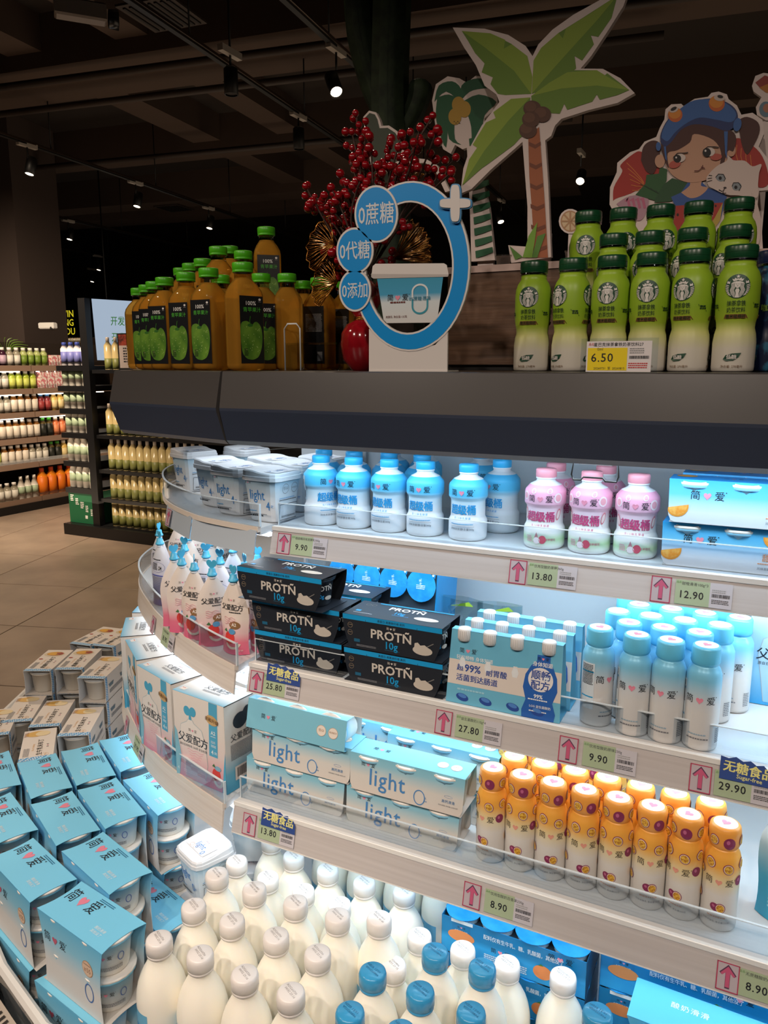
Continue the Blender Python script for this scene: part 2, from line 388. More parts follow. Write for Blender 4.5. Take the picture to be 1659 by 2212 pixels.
for u, v, z, lab, aim in [(66, 362, 3.2, 'lit round ceiling spotlight nearest the left edge', (0, -.3, -1)), (298, 435, 3.2, 'lit ceiling spotlight above the pale beam left of centre', (0, -.3, -1)),
    (455, 484, 3.2, 'lit ceiling spotlight straight above the topmost juice bottle', (0, -.3, -1)), (150, 509, 3.2, 'lit ceiling spotlight above the square pillar', (0, -.3, -1)), (60, 559, 3.2, 'lit ceiling spotlight in front of the pillar face', (0, -.3, -1)),
    (213, 585, 3.2, 'upper of the two small lit spotlights beside the pillar', (0, -.3, -1)), (199, 609, 3.2, 'lower of the two small lit spotlights beside the pillar', (0, -.3, -1)),
    (738, 184, 3.2, 'large tilted black spotlight beside the cactus', (.6, -.5, -1)), (1253, 392, 3.2, 'bright round spotlight between the palm trunk and the girl board', (.1, -.9, -.8)),
    (1088, 472, 3.2, 'small tilted spotlight seen between the two palm trunks', (.4, -.4, -1))]:
    spot(u, v, z, lab, aim)
for u, v, lab in [(500, 205, 'unlit black cylinder spotlight under the long track'), (655, 305, 'unlit black cylinder spotlight left of the berries')]: spot(u, v, 3.2, lab, (0, 0, -1), 1, False)
# a security camera / emergency lamp at the top left
t = thing('emergency_lamp', 'pale boxed lamp with a glass eye hanging at the top edge', 'lamp', atz(188, 46, 3.3), math.radians(50))
g = MB(); g.bbox(-.16, .1, -.045, .045, 0, .09, M('8d827a', .5), .01); g.build('housing', t)
g = MB(); g.lathe([(.045, 0), (.05, .05), (.038, .05), (0, .035)], M('1b1b1d', .25), 16, cap=False); o = g.build('lens', t, (.11, 0, .03)); o.rotation_euler = (PI/2, 0, PI/2)
g = MB(); g.tube([(0, 0, .09), (0, 0, 1.0)], .01, TRK, 6); g.build('hanger', t)
for u, v, lab in [(376, 449, 'square dark ceiling vent on the pale beam'), (350, 30, 'dark square ceiling grille near the top edge')]:
    p = atz(u, v, 3.89); t = thing('ceiling_vent', lab, 'vent', p, bd)
    g = MB(); g.box(-.22, .22, -.22, .22, -.01, .005, M('3a302a', .7)); g.build('frame', t)
    for i in range(8):
        g = MB(); g.box(-.19, .19, -.19+i*.05, -.17+i*.05, -.02, -.008, M('1a1512', .7)); g.build('slat', t)
# pillar
g = MB(); g.box(-.42, .42, -.4, .4, 0, 4.3, M('4c403b', .7, key='pillar')); o = g.build('pillar', None, (-8.42, 6.72, 0)); o.rotation_euler[2] = math.radians(12); tag(o, kind='structure')
t = thing('wall_sensor', 'small white box fixed to the pillar', 'sensor', aty(107, 703, 6.28), math.radians(12)); g = MB(); g.bbox(-.1, .1, -.06, 0, -.04, .03, WHITE, .01); g.build('housing', t); g = MB(); g.ball((.06, -.04, -.03), .025, M('333333', .3)); g.build('lens', t)
# ------------------------------------------------------------------ background goods
def bgb(r, h, cap, body, label=None, capr=.6, lz=(.15, .6), sh=.72, label2=None):
    def f():
        g = MB(); cm = M(cap, .4); bm = M(body, .25) ; lm = M(label, .5) if label else bm; l2 = M(label2, .5) if label2 else lm
        z0, z1 = lz; zm = z0+(z1-z0)*.45
        g.lathe([(r*.9, 0), (r, h*.02), (r, h*z0), (r*1.01, h*z0), (r*1.01, h*zm), (r*1.01, h*z1), (r, h*z1), (r, h*sh), (r*capr*.9, h*.86), (r*capr, h*.86), (r*capr, h*.98), (r*capr*.9, h), (0, h)],
                [bm, bm, bm, l2, l2, lm, bm, bm, bm, cm, cm, cm], 12, cap=False)
        return g.build('bottle')
    return f
def bgc(wd, dp, h, c1, c2):
    def f():
        g = MB(); m = NOISE(c1, c2, (45, 45, 45), .5, lo=.45, hi=.55); g.bbox(-wd/2, wd/2, -dp/2, dp/2, 0, h, m, .001); return g.build('carton')
    return f
KIND = {'cream': ('cream bottle', bgb(.036, .2, 'f0ece4', 'cfc2a4', 'd9cdb8')), 'purple': ('purple juice bottle', bgb(.036, .19, 'f2efe9', '3b1a2c', 'b9a0b4')),
        'green': ('pale green drink bottle', bgb(.036, .19, 'eef0e6', 'aeb878', '6f8a2e')), 'clear': ('white-capped clear bottle', bgb(.036, .19, 'f4f2ee', '96907f', 'd5d2c8')),
        'amber': ('amber tea bottle', bgb(.036, .2, 'f4f0ea', '8b5a22', 'ddd4c6', lz=(.1, .7))), 'lime': ('lime green bottle', bgb(.036, .19, 'f4f2ea', 'a3b53c', 'c5cf62')),
        'red': ('red juice bottle', bgb(.036, .19, '3f79b0', '7c2a2e', '9b3a3a')), 'yellow': ('yellow juice bottle', bgb(.036, .2, 'f2e9d4', 'd9b45e', 'e5d096')),
        'orange': ('orange juice bottle', bgb(.036, .2, 'f2e4d4', 'd9774a', 'e08a5c')), 'dark': ('dark green-capped bottle', bgb(.036, .2, '3f9a2a', '5a4a22', '20221a', lz=(.1, .7))),
        'pink': ('pink bottle', bgb(.036, .2, 'f0a8b0', 'd98a90', 'eab0b4')), 'big': ('large orange juice jug', bgb(.055, .3, 'e8592a', 'f08a1c', 'e97818', .45, (.1, .7))),
        'white': ('white milk bottle', bgb(.036, .24, 'f2f2ec', 'e9e4da', 'ece6dc', .5, (.25, .55), .6, 'a9bd9f')), 'tan': ('tan tea bottle', bgb(.034, .27, 'a89e94', 'b3a273', 'a89766', .45, (.02, .35), .74, '6f733c')),
        'blue': ('blue and white bottle', bgb(.034, .2, '3a4a98', 'd8d4da', '6b6fae')), 'wine': ('small amber wine bottle', bgb(.03, .145, '7a1c1c', '8a6a35', 'd9c9a8'))}
_bgm = {}
def bgput(kind, loc, label, group, rz=0):
    k = kind
    if k in _bgm: o = _bgm[k].copy(); C.objects.link(o)
    else: o = KINDB[k](); _bgm[k] = o
    o.location = loc; o.rotation_euler[2] = rz; tag(o, label, 'carton' if 'carton' in kind else 'bottle', group)
KINDB = {k: v[1] for k, v in KIND.items()}
KINDB['pinkcarton'] = bgc(.085, .12, .12, 'e9dcd6', 'd07880')
KIND['pinkcarton'] = ('pink patterned carton', KINDB['pinkcarton'])
SHW = M('8a7160', .6, key='shelf_front'); LED = EM('fff0dc', 6)
# left wall shelving, X = -6.9, facing the aisle
XW = -6.9
ws = thing('wall_shelving', 'long open drinks shelving along the left wall on a black base', 'shelving', (XW, 5.6, 0))
levels = [atx(50, v, XW).z for v in (792, 842, 893, 949, 1003, 1080)]
names = ['top', 'second', 'third', 'fourth', 'fifth', 'lowest']
for i, z in enumerate(levels):
    g = MB(); g.box(-.55, .0, -1.4, 1.6, z-.035, z, SHW); g.box(0, .012, -1.4, .02, z-.045, z+.012, SHW); g.box(0, .012, .03, 1.6, z-.045, z+.012, SHW); g.build('shelf_board', ws)
    if i < 3:
        for y0, y1 in ((-1.3, -.1), (.12, 1.0)):
            g = MB(); g.box(-.04, -.01, y0, y1, z-.055, z-.046, LED); g.build('light_strip', ws)
    g = MB(); g.box(.008, .011, -1.4, 1.6, z, z+.05, CLEAR('ffffff', .1, .1)); g.build('shelf_guard', ws)
g = MB(); g.box(-.56, -.52, -1.4, 1.6, 0, 1.75, M('2b211b', .8)); g.build('back_panel', ws)
g = MB(); g.box(-.55, .03, -1.4, 1.6, 0, levels[-1]-.04, BLK); g.build('plinth', ws)
ROWS = [['cream']*4+['purple']*4+['clear']*2+['green']*4+['pinkcarton']*4, ['green']*3+['lime']*2+['clear']*3+['lime']*4+['pinkcarton']*4, ['purple']*4+['clear']*4+['amber']*4+['red']*2+['yellow']*4,
        ['lime']*4+['amber']*8+['dark']*2+['orange']*4, ['pink']*2+['lime']*4+['amber']*4+['clear']*3+['dark']*2+['yellow']*4, ['lime']*2+['clear']*6+['white']*3+['big']*5]
for i, (z, row) in enumerate(zip(levels, ROWS)):
    y = 4.72; seen = {}
    for k in row:
        st = .12 if k == 'big' else (.1 if 'carton' in k else .083)
        y += st/2
        if y > 6.35: break
        n = seen.get(k, 0); seen[k] = n+1
        lab = f"{ORD[n]} {KIND[k][0]} from the near end, {names[i]} shelf of the left wall shelving"
        for rr in range(1): bgput(k, (XW-.05, y, z+.001), lab, f"{KIND[k][0]}s on the left wall shelving", PI/2)
        y += st/2
    # second layer of cartons
    if i == 1:
        for q in range(4): bgput('pinkcarton', (XW-.06, 5.78+q*.1, z+.122), f"{ORD[q]} pink patterned carton stacked on the row below, second shelf of left shelving", 'stacked pink cartons', PI/2)
# end-cap rack and the tan-bottle gondola
gx = -5.28
gd = thing('gondola_rack', 'black double rack with tan tea bottles behind the display fridge', 'shelving', (gx, 4.87, 0))
glev = [aty(270, v, 4.87).z for v in (799, 943, 1019, 1082, 1141)]
for z in glev:
    g = MB(); g.box(.06, 3.2, .0, .45, z-.03, z, BLK); g.build('shelf_board', gd)
g = MB(); g.box(-.03, .05, -.02, .04, 0, 2.06, BLK); g.build('post', gd)
g = MB(); g.box(-.02, 3.2, .46, .5, 0, 1.55, M('120e0c', .8)); g.build('back_panel', gd)
g = MB(); g.box(-.36, 3.2, -.06, .5, 0, .1, BLK); g.build('plinth', gd)
elev = [atx(165, v, -5.6).z for v in (789, 832, 883, 934, 995, 1054)]
ez = [aty(180, v, 4.93).z for v in (790, 834, 883, 935, 996, 1053)]
for i, z in enumerate(ez):
    g = MB(); g.box(-.37, -.05, .0, 1.0, z-.045, z, BLK); g.build('shelf_board', gd)
    for j in range(4):
        k = 'blue' if i == 0 else 'white'
        bgput(k, (gx-.32+j*.08, 4.93, z+.001), f"{ORD[j]} {KIND[k][0]} from the aisle end, {['top','second','third','fourth','fifth','lowest'][i]} shelf of the rack end", f"{KIND[k][0]}s on the rack end")
for i, z in enumerate(glev):
    for j in range(13):
        if i == 0 and j > 1: break
        if i == 1 and j > 11: break
        x = gx+.17+j*.082
        if i == 0: x = gx+.2+j*.09
        bgput('tan', (x, 4.93, z+.001), f"{ORD[j]} tan tea bottle from the post, {['top','second','third','fourth','bottom'][i]} shelf of the black rack", 'tan tea bottles on the black rack')
t = thing('green_carton', 'dark green shipping carton on the black plinth of the rack end', 'carton', (gx-.02, 4.98, .102)); 
g = MB(); g.box(-.33, .0, -.1, .3, 0, .29, M('1f6a45', .6)); g.box(-.33, .0, -.1, .3, .2901, .291, M('a8977c', .7)); g.build('box_body', t)
g = MB(); f = plane((-.165, -.101, .145))
for q in range(5): tiny(g, -.14+q*.06, .1-q*.03, f, .0005, WHITE, .04, .01, 4, 1.6, q)
g.grid(.03, .06, -.1, -.07, f, .0006, WHITE, 1, 1); g.build('printed_marks', t)
# lit screen
t = thing('lit_screen', 'pale blue lit screen with green lettering above the black rack', 'screen', (0, 0, 0)); a = aty(201, 645, 5.2); b = aty(209, 778, 5.2)
t.location = (a.x, 5.2, b.z); hh = a.z-b.z
g = MB(); g.poly([(0, 0), (1.5, -.02), (1.5, hh-.12), (-.02, hh)], plane((0, 0, 0)), 0, EM('b9cbe0', .75), .03); g.build('panel', t)
g = MB(); f = plane((0, -.002, 0)); gm = EM('4a9a3c', .45); dm = EM('2c3440', .2)
for q, (s1, s2) in enumerate((('开发理念：', '喜欢'), ('开发目标：', '保障'), ('开发', ''))):
    g.text(s1, .085, .2, hh-.2-q*.14, f, .001, gm, .01, 'L', 1, -.04); g.text(s2, .085, .64, hh-.22-q*.14, f, .001, dm, .01, 'L', 1, -.04)
g.build('lettering', t)
t = thing('notice_frame', 'small black framed notice standing on the rack before the screen', 'notice', (aty(258, 780, 4.92).x, 4.92, glev[0]), 0)
g = MB(); g.box(0, .5, -.01, .01, 0, .3, BLK); g.build('frame', t); g = MB(); f = plane((0, -.0105, 0)); g.grid(.015, .49, .015, .2, f, .0005, M('9a8f8c', .5)); g.grid(.015, .49, .2, .29, f, .0005, NOISE('3a1512', '8a3526', (30, 30, 30), .5)); tiny(g, .06, .17, f, .001, INK, .3, .012, 6, 1.8, 3); g.build('printed_card', t)
# red wine wall far behind
t = thing('wine_rack', 'far lit wine shelving behind the pillar', 'shelving', (-9.4, 8.8, 0))
for i in range(3):
    z = 1.62+i*.2; g = MB(); g.box(-2.6, 1.8, 0, .4, z-.03, z, SHW); g.box(-2.6, 1.8, 0, .03, z+.155, z+.165, LED); g.build('shelf_board', t)
g = MB(); g.box(-2.6, 1.8, .42, .45, 0, 2.2, M('4a3626', .8)); g.build('back_panel', t)
n = 0
for i in range(2):
    for j in range(9):
        p = aty(137+j*5.6, 780, 8.85); bgput('wine', (p.x, 8.85, 1.621+i*.2), f"{ORD[j]} small wine bottle right of the pillar, {'lower' if i==0 else 'upper'} lit wine shelf", 'wine bottles far behind')
for i in range(3):
    for j in range(4):
        p = aty(1+j*6, 780, 8.85); bgput('wine', (p.x, 8.85, 1.621+i*.2), f"{ORD[j]} small wine bottle left of the pillar, {['lower','middle','upper'][i]} lit wine shelf", 'wine bottles far behind')
p = aty(147, 695, 8.6); t = thing('hanging_sign', 'black sign with three lines of yellow capitals beside the pillar', 'sign', p)
g = MB(); g.box(-.35, .9, 0, .03, -.24, .28, M('0d0d0d', .6)); g.build('panel', t)
g = MB(); g.tube([(-.3, .015, .28), (-.3, .015, 4.3-p.z)], .01, TRK, 6); g.tube([(.8, .015, .28), (.8, .015, 4.3-p.z)], .01, TRK, 6); g.build('hanger', t)
g = MB(); f = plane((0, -.001, 0)); ym = EM('e6d22c', .8)
for q, s_ in enumerate(('RED WIN', 'STRONG', 'FOR YOU')): g.text(s_, .14, -.16, .12-q*.13, f, .001, ym, .012, 'C')
g.build('lettering', t)
# potted palm fronds over the shelving
t = thing('potted_fern', 'spiky green leaves standing on the left wall shelving before the pillar', 'plant', (XW-.25, 5.55, levels[0]))
g = MB(); g.lathe([(.05, 0), (.07, .1), (0, .1)], M('3a2c22', .7), 12); g.build('pot', t)
for q in range(11):
    a = -1.2+q*.24; r = .3; P = [(0, 0, .1), (-.02*q/5, math.sin(a)*r*.5, .1+.16*math.cos(a*.7)), (0, math.sin(a)*r*1.1, .12+.18*math.cos(a))]
    g = MB(); V = []
    for i, p_ in enumerate(spline(P, 4)): ww = .012*(1-i/9); V += [(p_.x, p_.y, p_.z+ww), (p_.x+.004, p_.y, p_.z-ww)]
    g.add(V, [(2*i, 2*i+1, 2*i+3, 2*i+2) for i in range(len(V)//2-1)], M('5a7a2a', .5)); g.build('leaf', t)
# ================================================================== the display fridge
XC = -.88; XR = 1.15; YB = 1.62
FW = M('e9eaec', .35, key='fridge_white'); DECK = M('dcdcdc', .4, key='deck'); RAIL = NOISE('bcb5b3', 'cac4c2', (2, 2, 150), .35, key='rail_film', lo=.25, hi=.75)
NOSE = M('eceae6', .3, key='nose'); CHAR = M('4c4948', .3, key='charcoal_gloss', Coat_Weight=.3); CHARL = M('3a4152', .3, key='charcoal_under', Coat_Weight=.15)
ACR = CLEAR('f6fbff', .05, .02); ACRE = M('e6f0f6', .2, key='acrylic_edge', Alpha=.75); STEEL = M('b8bcc0', .25, 1, key='steel')
fr = thing('display_fridge', 'large white open display fridge with dark curved canopy and lit tiered shelves', 'fridge', (0, 0, 0))
SH = [  # deck height, straight front edge, curved end outline
    (1.181, 1.264, [(-.893, 1.236), (-1.0, 1.256), (-1.1, 1.288), (-1.25, 1.378), (-1.37, 1.49), (-1.45, 1.6), (-1.495, 1.72), (-1.5, 1.9), (-1.45, 2.1), (-1.3, 2.3), (-1.1, 2.4)]),
    (.923, 1.172, [(-.889, 1.142), (-.98, 1.178), (-1.1, 1.235), (-1.238, 1.315), (-1.345, 1.39), (-1.47, 1.49), (-1.56, 1.6), (-1.62, 1.75), (-1.62, 1.95), (-1.55, 2.15), (-1.38, 2.35), (-1.1, 2.5)]),
    (.658, 1.108, [(-.889, 1.088), (-.996, 1.122), (-1.129, 1.174), (-1.256, 1.246), (-1.397, 1.345), (-1.5, 1.44), (-1.6, 1.56), (-1.68, 1.72), (-1.7, 1.95), (-1.62, 2.2), (-1.45, 2.42), (-1.15, 2.58)])]
RH = (.043, .046, .05)
for i, (z, ye, arc) in enumerate(SH):
    g = MB(); g.box(XC, XR, ye, YB-.002, z-.014, z, DECK); sh = g.build('shelf_deck', fr)
    # nose strip and slanted price rail
    g = MB(); g.bbox(XC, XR, ye-.006, ye+.002, z-.008, z+.002, NOSE, .001); g.build('nose_strip', sh)
    g = MB(); rz = RH[i]
    V = [(x, y, q) for x in (XC, XR) for y, q in ((ye-.004, z-.008), (ye-.016, z-.008-rz), (ye-.013, z-.010-rz), (ye, z-.01))]
    g.add(V, [(0, 4, 5, 1), (1, 5, 6, 2), (2, 6, 7, 3), (3, 7, 4, 0), (0, 1, 2, 3), (7, 6, 5, 4)], RAIL); g.build('price_rail', sh)
    g = MB(); g.box(XC, XR, ye-.0165, ye-.0125, z-.0105-rz, z-.0085-rz, NOSE); g.build('rail_lip', sh)
    g = MB(); g.box(XC+.005, XR, ye+.012, ye+.0155, z+.0005, z+.045, ACR); gd_ = g.build('shelf_guard', sh)
    g = MB(); g.box(XC+.005, XR, ye+.0118, ye+.0157, z+.045, z+.0464, ACRE); g.box(XC+.003, XC+.005, ye+.0118, ye+.0157, z+.0005, z+.0464, ACRE); g.build('guard_edge', gd_)
    g = MB(); g.box(XC+.02, XR, ye+.02, ye+.032, z-.022, z-.0141, EM('dcefff', 4)); g.build('light_strip', sh)
    # curved end
    P = spline(arc, 5); n = len(P); inner = Vector((XC-.012, 2.2))
    g = MB(); pl = [(p.x, p.y) for p in P]+[(XC-.012, P[-1].y), (XC-.012, P[0].y+.002)]
    g.poly(pl[::-1], lambda x, y, h: Vector((x, y, h)), z, DECK, .014); cd = g.build('curved_deck', fr)
    N = []
    for k in range(n):
        d = (P[min(k+1, n-1)]-P[max(k-1, 0)]).normalized(); N.append(Vector((d.y, -d.x)) if d.x < 0 or True else 0)
    N = [(-q if q.dot(p-Vector((-1.0, 1.9))) < 0 else q) for q, p in zip(N, P)]
    def band(prof, mat, nm, par, a=0, b=n, PP=P, NN=N):
        g = MB(); K = len(prof); V = []
        for k in range(a, b):
            for off, q in prof: V.append((PP[k].x+NN[k].x*off, PP[k].y+NN[k].y*off, q))
        m_ = b-a
        F = [(k*K+j, k*K+(j+1) % K, (k+1)*K+(j+1) % K, (k+1)*K+j) for k in range(m_-1) for j in range(K)]
        F += [tuple(range(K))[::-1], tuple(range((m_-1)*K, m_*K))]
        g.add(V, F, mat, True); o = g.build(nm, par)
        for p_ in o.data.polygons: p_.use_smooth = False
        return o
    PN = M('e6d9cc', .35, key='warm_nose')
    band([(-.002, z-.008), (-.002, z+.003), (.007, z+.003), (.007, z-.008)], PN, 'nose_strip', cd)
    if i == 0:   # faceted clear label holders hang on the top curved shelf
        for (x0, y0), (x1, y1) in (((-.897, 1.228), (-1.105, 1.283)), ((-1.108, 1.283), (-1.262, 1.378))):
            g = MB(); V = [(x0, y0, z-.004), (x1, y1, z-.004), (x1, y1-.012, z-.052), (x0, y0-.012, z-.052)]; V += [(a, b+.003, c) for a, b, c in V]
            g.add(V, [(0, 1, 2, 3), (7, 6, 5, 4), (0, 4, 5, 1), (3, 2, 6, 7), (0, 3, 7, 4), (1, 5, 6, 2)], M('b9c4cf', .2, key='label_holder')); g.build('price_rail', cd)
    else: band([(.006, z-.006), (.012, z-.008-rz), (.009, z-.010-rz), (.002, z-.008)], NOISE('d6cac0', 'e2d8cf', (2, 2, 150), .35, key='rail_film_warm'), 'price_rail', cd, 0, n)
    h0 = band([(.0015, z+.0035), (.005, z+.0035), (.005, z+.048), (.0015, z+.048)], ACR, 'shelf_guard', cd)
    band([(.001, z+.048), (.0055, z+.048), (.0055, z+.0496), (.001, z+.0496)], ACRE, 'guard_edge', h0)
    a, b = P[0], N[0]; g = MB(); g.box(a.x+.001, a.x+.003, a.y-.0055, a.y+.0005, z+.0035, z+.0496, ACRE); g.build('guard_edge', h0)
    band([(-.035, z-.022), (-.023, z-.022), (-.023, z-.0142), (-.035, z-.0142)], EM('e6f2ff', 2.5), 'light_strip', cd)
    # shelf lamps
    L = lamp('shelf_lamp', 'AREA', ((XC+XR)/2, ye+.05, z-.026), (4.3, 3.2, 2.8)[i], COOL, ((XC+XR)/2, ye+.12, z-.3), 2.0, .02); L.rotation_euler = (math.radians(22), 0, 0)
    for (a0, b0) in ((4, 16), (16, 28)):
        q = P[(a0+b0)//2]; qi = q+(Vector((-1.05, 1.95))-q)*.12
        L = lamp('shelf_lamp', 'AREA', (qi.x, qi.y, z-.028), .42, (.82, .92, 1), None, .35, .03); d = P[b0]-P[a0]; L.rotation_euler = (0, 0, math.atan2(d.y, d.x))
# canopy
def prof_band(P, prof, mats, nm, par):
    """extrude a (offset outward, z) profile along a plan polyline with mitred corners"""
    g = MB(); n = len(P); N = []
    for k in range(n):
        d0 = (P[k]-P[k-1]).normalized() if k else None; d1 = (P[k+1]-P[k]).normalized() if k < n-1 else None
        a = [Vector((-d.y, d.x)) for d in (d0, d1) if d is not None]
        q = (a[0]+a[-1]); q = q/q.length; q = q/(q.dot(a[0])); N.append(q)
    K = len(prof); V = [(P[k].x+N[k].x*o_, P[k].y+N[k].y*o_, z_) for k in range(n) for o_, z_ in prof]
    b = len(g.v); g.v += V
    for j in range(K):
        mi = g.mi(mats[j])
        for k in range(n-1): g.f.append((k*K+j, k*K+(j+1) % K, (k+1)*K+(j+1) % K, (k+1)*K+j)); g.m.append(mi); g.sm.append(False)
    mi = g.mi(mats[0]); g.f += [tuple(range(K))[::-1], tuple(range((n-1)*K, n*K))]; g.m += [mi, mi]; g.sm += [False, False]
    return g.build(nm, par)
GREYL = M('8d8b90', .3, key='lower_lip')
prof = [(-.08, 1.4905), (-.003, 1.4905), (0, 1.489), (.013, 1.426), (.013, 1.421), (-.004, 1.367), (-.012, 1.359), (-.08, 1.359)]
mats = [CHAR, CHAR, CHAR, CHARL, CHARL, GREYL, GREYL, CHAR]
V2 = lambda x, y: Vector((x, y))
c1 = prof_band([V2(XR, 1.118), V2(-.879, 1.118)][::1], prof, mats, 'canopy_panel', fr)
c2 = prof_band([V2(-.883, 1.117), V2(-1.235, 1.212), V2(-1.31, 1.30), V2(-1.48, 1.62), V2(-1.5, 2.0), V2(-1.3, 2.4), V2(-.9, 2.55)], prof, mats, 'canopy_panel', fr)
g = MB(); g.poly([(XR, 1.19), (XR, 2.4), (-.9, 2.49), (-1.26, 2.36), (-1.43, 2.0), (-1.41, 1.64), (-1.25, 1.34), (-1.19, 1.275), (-.89, 1.19)], lambda x, y, h: Vector((x, y, h)), 1.4902, M('2e2c2b', .35, key='canopy_top'), .02); g.build('canopy_top', fr)
g = MB(); g.poly([(XR, 1.19), (XR, YB), (-.9, YB), (-.9, 2.4), (-1.26, 2.3), (-1.41, 1.64), (-1.25, 1.34), (-.89, 1.19)], lambda x, y, h: Vector((x, y, h)), 1.372, FW, .012); g.build('canopy_soffit', fr)
g = MB(); g.box(XC+.02, XR, 1.205, 1.22, 1.352, 1.3598, EM('e4f2ff', 3)); g.build('light_strip', fr)
lamp('shelf_lamp', 'AREA', ((XC+XR)/2, 1.24, 1.35), 2.6, COOL, None, 2.0, .03).rotation_euler = (math.radians(20), 0, 0)
lamp('shelf_lamp', 'AREA', (-1.08, 1.5, 1.35), .5, (.82, .92, 1), None, .35, .35)
# back, spine, uprights
g = MB(); g.box(XC-.01, XR, YB, YB+.03, .24, 1.36, FW); g.build('back_panel', fr)
g = MB(); g.box(XC-.26, XC-.012, 1.78, 2.25, .24, 1.36, FW); g.build('spine_panel', fr)
g = MB(); g.box(XC-.011, XC-.006, 1.40, YB, .24, 1.10, CLEAR('eef6fa', .1)); g.build('divider_glass', fr)
for x in (XC+.01, -.02+.35):
    g = MB(); g.box(x, x+.02, YB-.012, YB-.0005, .26, 1.35, STEEL)
    for q in range(26): g.box(x+.008, x+.012, YB-.013, YB-.0119, .3+q*.04, .32+q*.04, INK)
    g.build('upright', fr)
# bottom basin
RIMP = [V2(1.15, .72), V2(-.75, .72), V2(-1.0, .733), V2(-1.18, .79), V2(-1.42, .90), V2(-1.75, 1.10), V2(-2.02, 1.34), V2(-2.2, 1.68), V2(-2.27, 2.05), V2(-2.15, 2.5), V2(-1.7, 2.85), V2(-1.1, 3.0)]
DZ = .27
g = MB(); pl = [(p.x, p.y+.01) for p in RIMP]+[(-1.1, 2.9), (1.15, 2.9)]
g.poly(pl, lambda x, y, h: Vector((x, y, h)), DZ, DECK, .02); g.build('basin_deck', fr)
prof_band(RIMP, [(-.03, .27), (-.01, .415), (-.004, .42), (.004, .42), (.008, .41), (-.006, .27)], [ACR, NOSE, NOSE, NOSE, ACR, ACR], 'basin_rim', fr)
GRL = M('cfc2b4', .35, .3, key='grille'); 
prof_band(RIMP, [(0.001, .27), (.012, .36), (.075, .345), (.11, .30), (.12, .22), (.12, .04), (.08, 0), (.0, 0)], [M('a39a94', .4), GRL, GRL, FW, FW, FW, FW, FW], 'bumper', fr)
g = MB()
for k in range(1, 9):       # air grille slots along the curved rim
    a, b = RIMP[k], RIMP[k+1]; d = (b-a); L = d.length; d = d/L; nn = V2(-d.y, d.x)
    q = .006
    while q < L:
        c0 = a+d*q+nn*.02; c1_ = a+d*q+nn*.07
        g.add([(c0.x-d.x*.003, c0.y-d.y*.003, .3605), (c0.x+d.x*.003, c0.y+d.y*.003, .3605), (c1_.x+d.x*.003, c1_.y+d.y*.003, .3475), (c1_.x-d.x*.003, c1_.y-d.y*.003, .3475)], [(0, 1, 2, 3)], M('2a2320', .7)); q += .014
tag(g.build('air_slots', fr), kind='stuff')
g = MB(); g.bbox(-.93, .02, .755, 1.085, DZ+.0005, DZ+.065, FW, .002); g.build('raised_floor', fr)
# ------------------------------------------------------------------ price tags
def arrow_tag(x, y, z, s=1, rz=0, label='', dirn='rail'):
    t = thing('arrow_sticker', label, 'sticker', (x, y, z), rz); t.rotation_euler = (math.radians(-14), 0, rz)
    g = MB(); f = plane((0, 0, 0)); w_, h_ = .0155*s, .021*s; R_ = M('b5405e', .5, key='arrow_red'); 
    g.box(-w_, w_, -.0004, .0004, -h_, h_, M('bdb0b6', .45, key='sticker_base')); g.build('card', t)
    g = MB(); e = .0016*s
    for a in ((-w_, w_, h_-e, h_), (-w_, w_, -h_, -h_+e), (-w_, -w_+e, -h_, h_), (w_-e, w_, -h_, h_)): g.grid(*a, f, .0006, R_, 1, 1)
    P = [(-.003, -.015), (.003, -.015), (.003, .007), (.008, .002), (.0105, .0045), (0, .0165), (-.0105, .0045), (-.008, .002), (-.003, .007)]
    g.poly([(a*s*1.12, b*s*1.12) for a, b in P], f, .0005, M('5c3a55', .5)); g.poly([(a*s*.97, b*s*.97) for a, b in P], f, .0007, M('c4587a', .5, key='arrow_pink')); g.build('arrow_print', t)
    return t
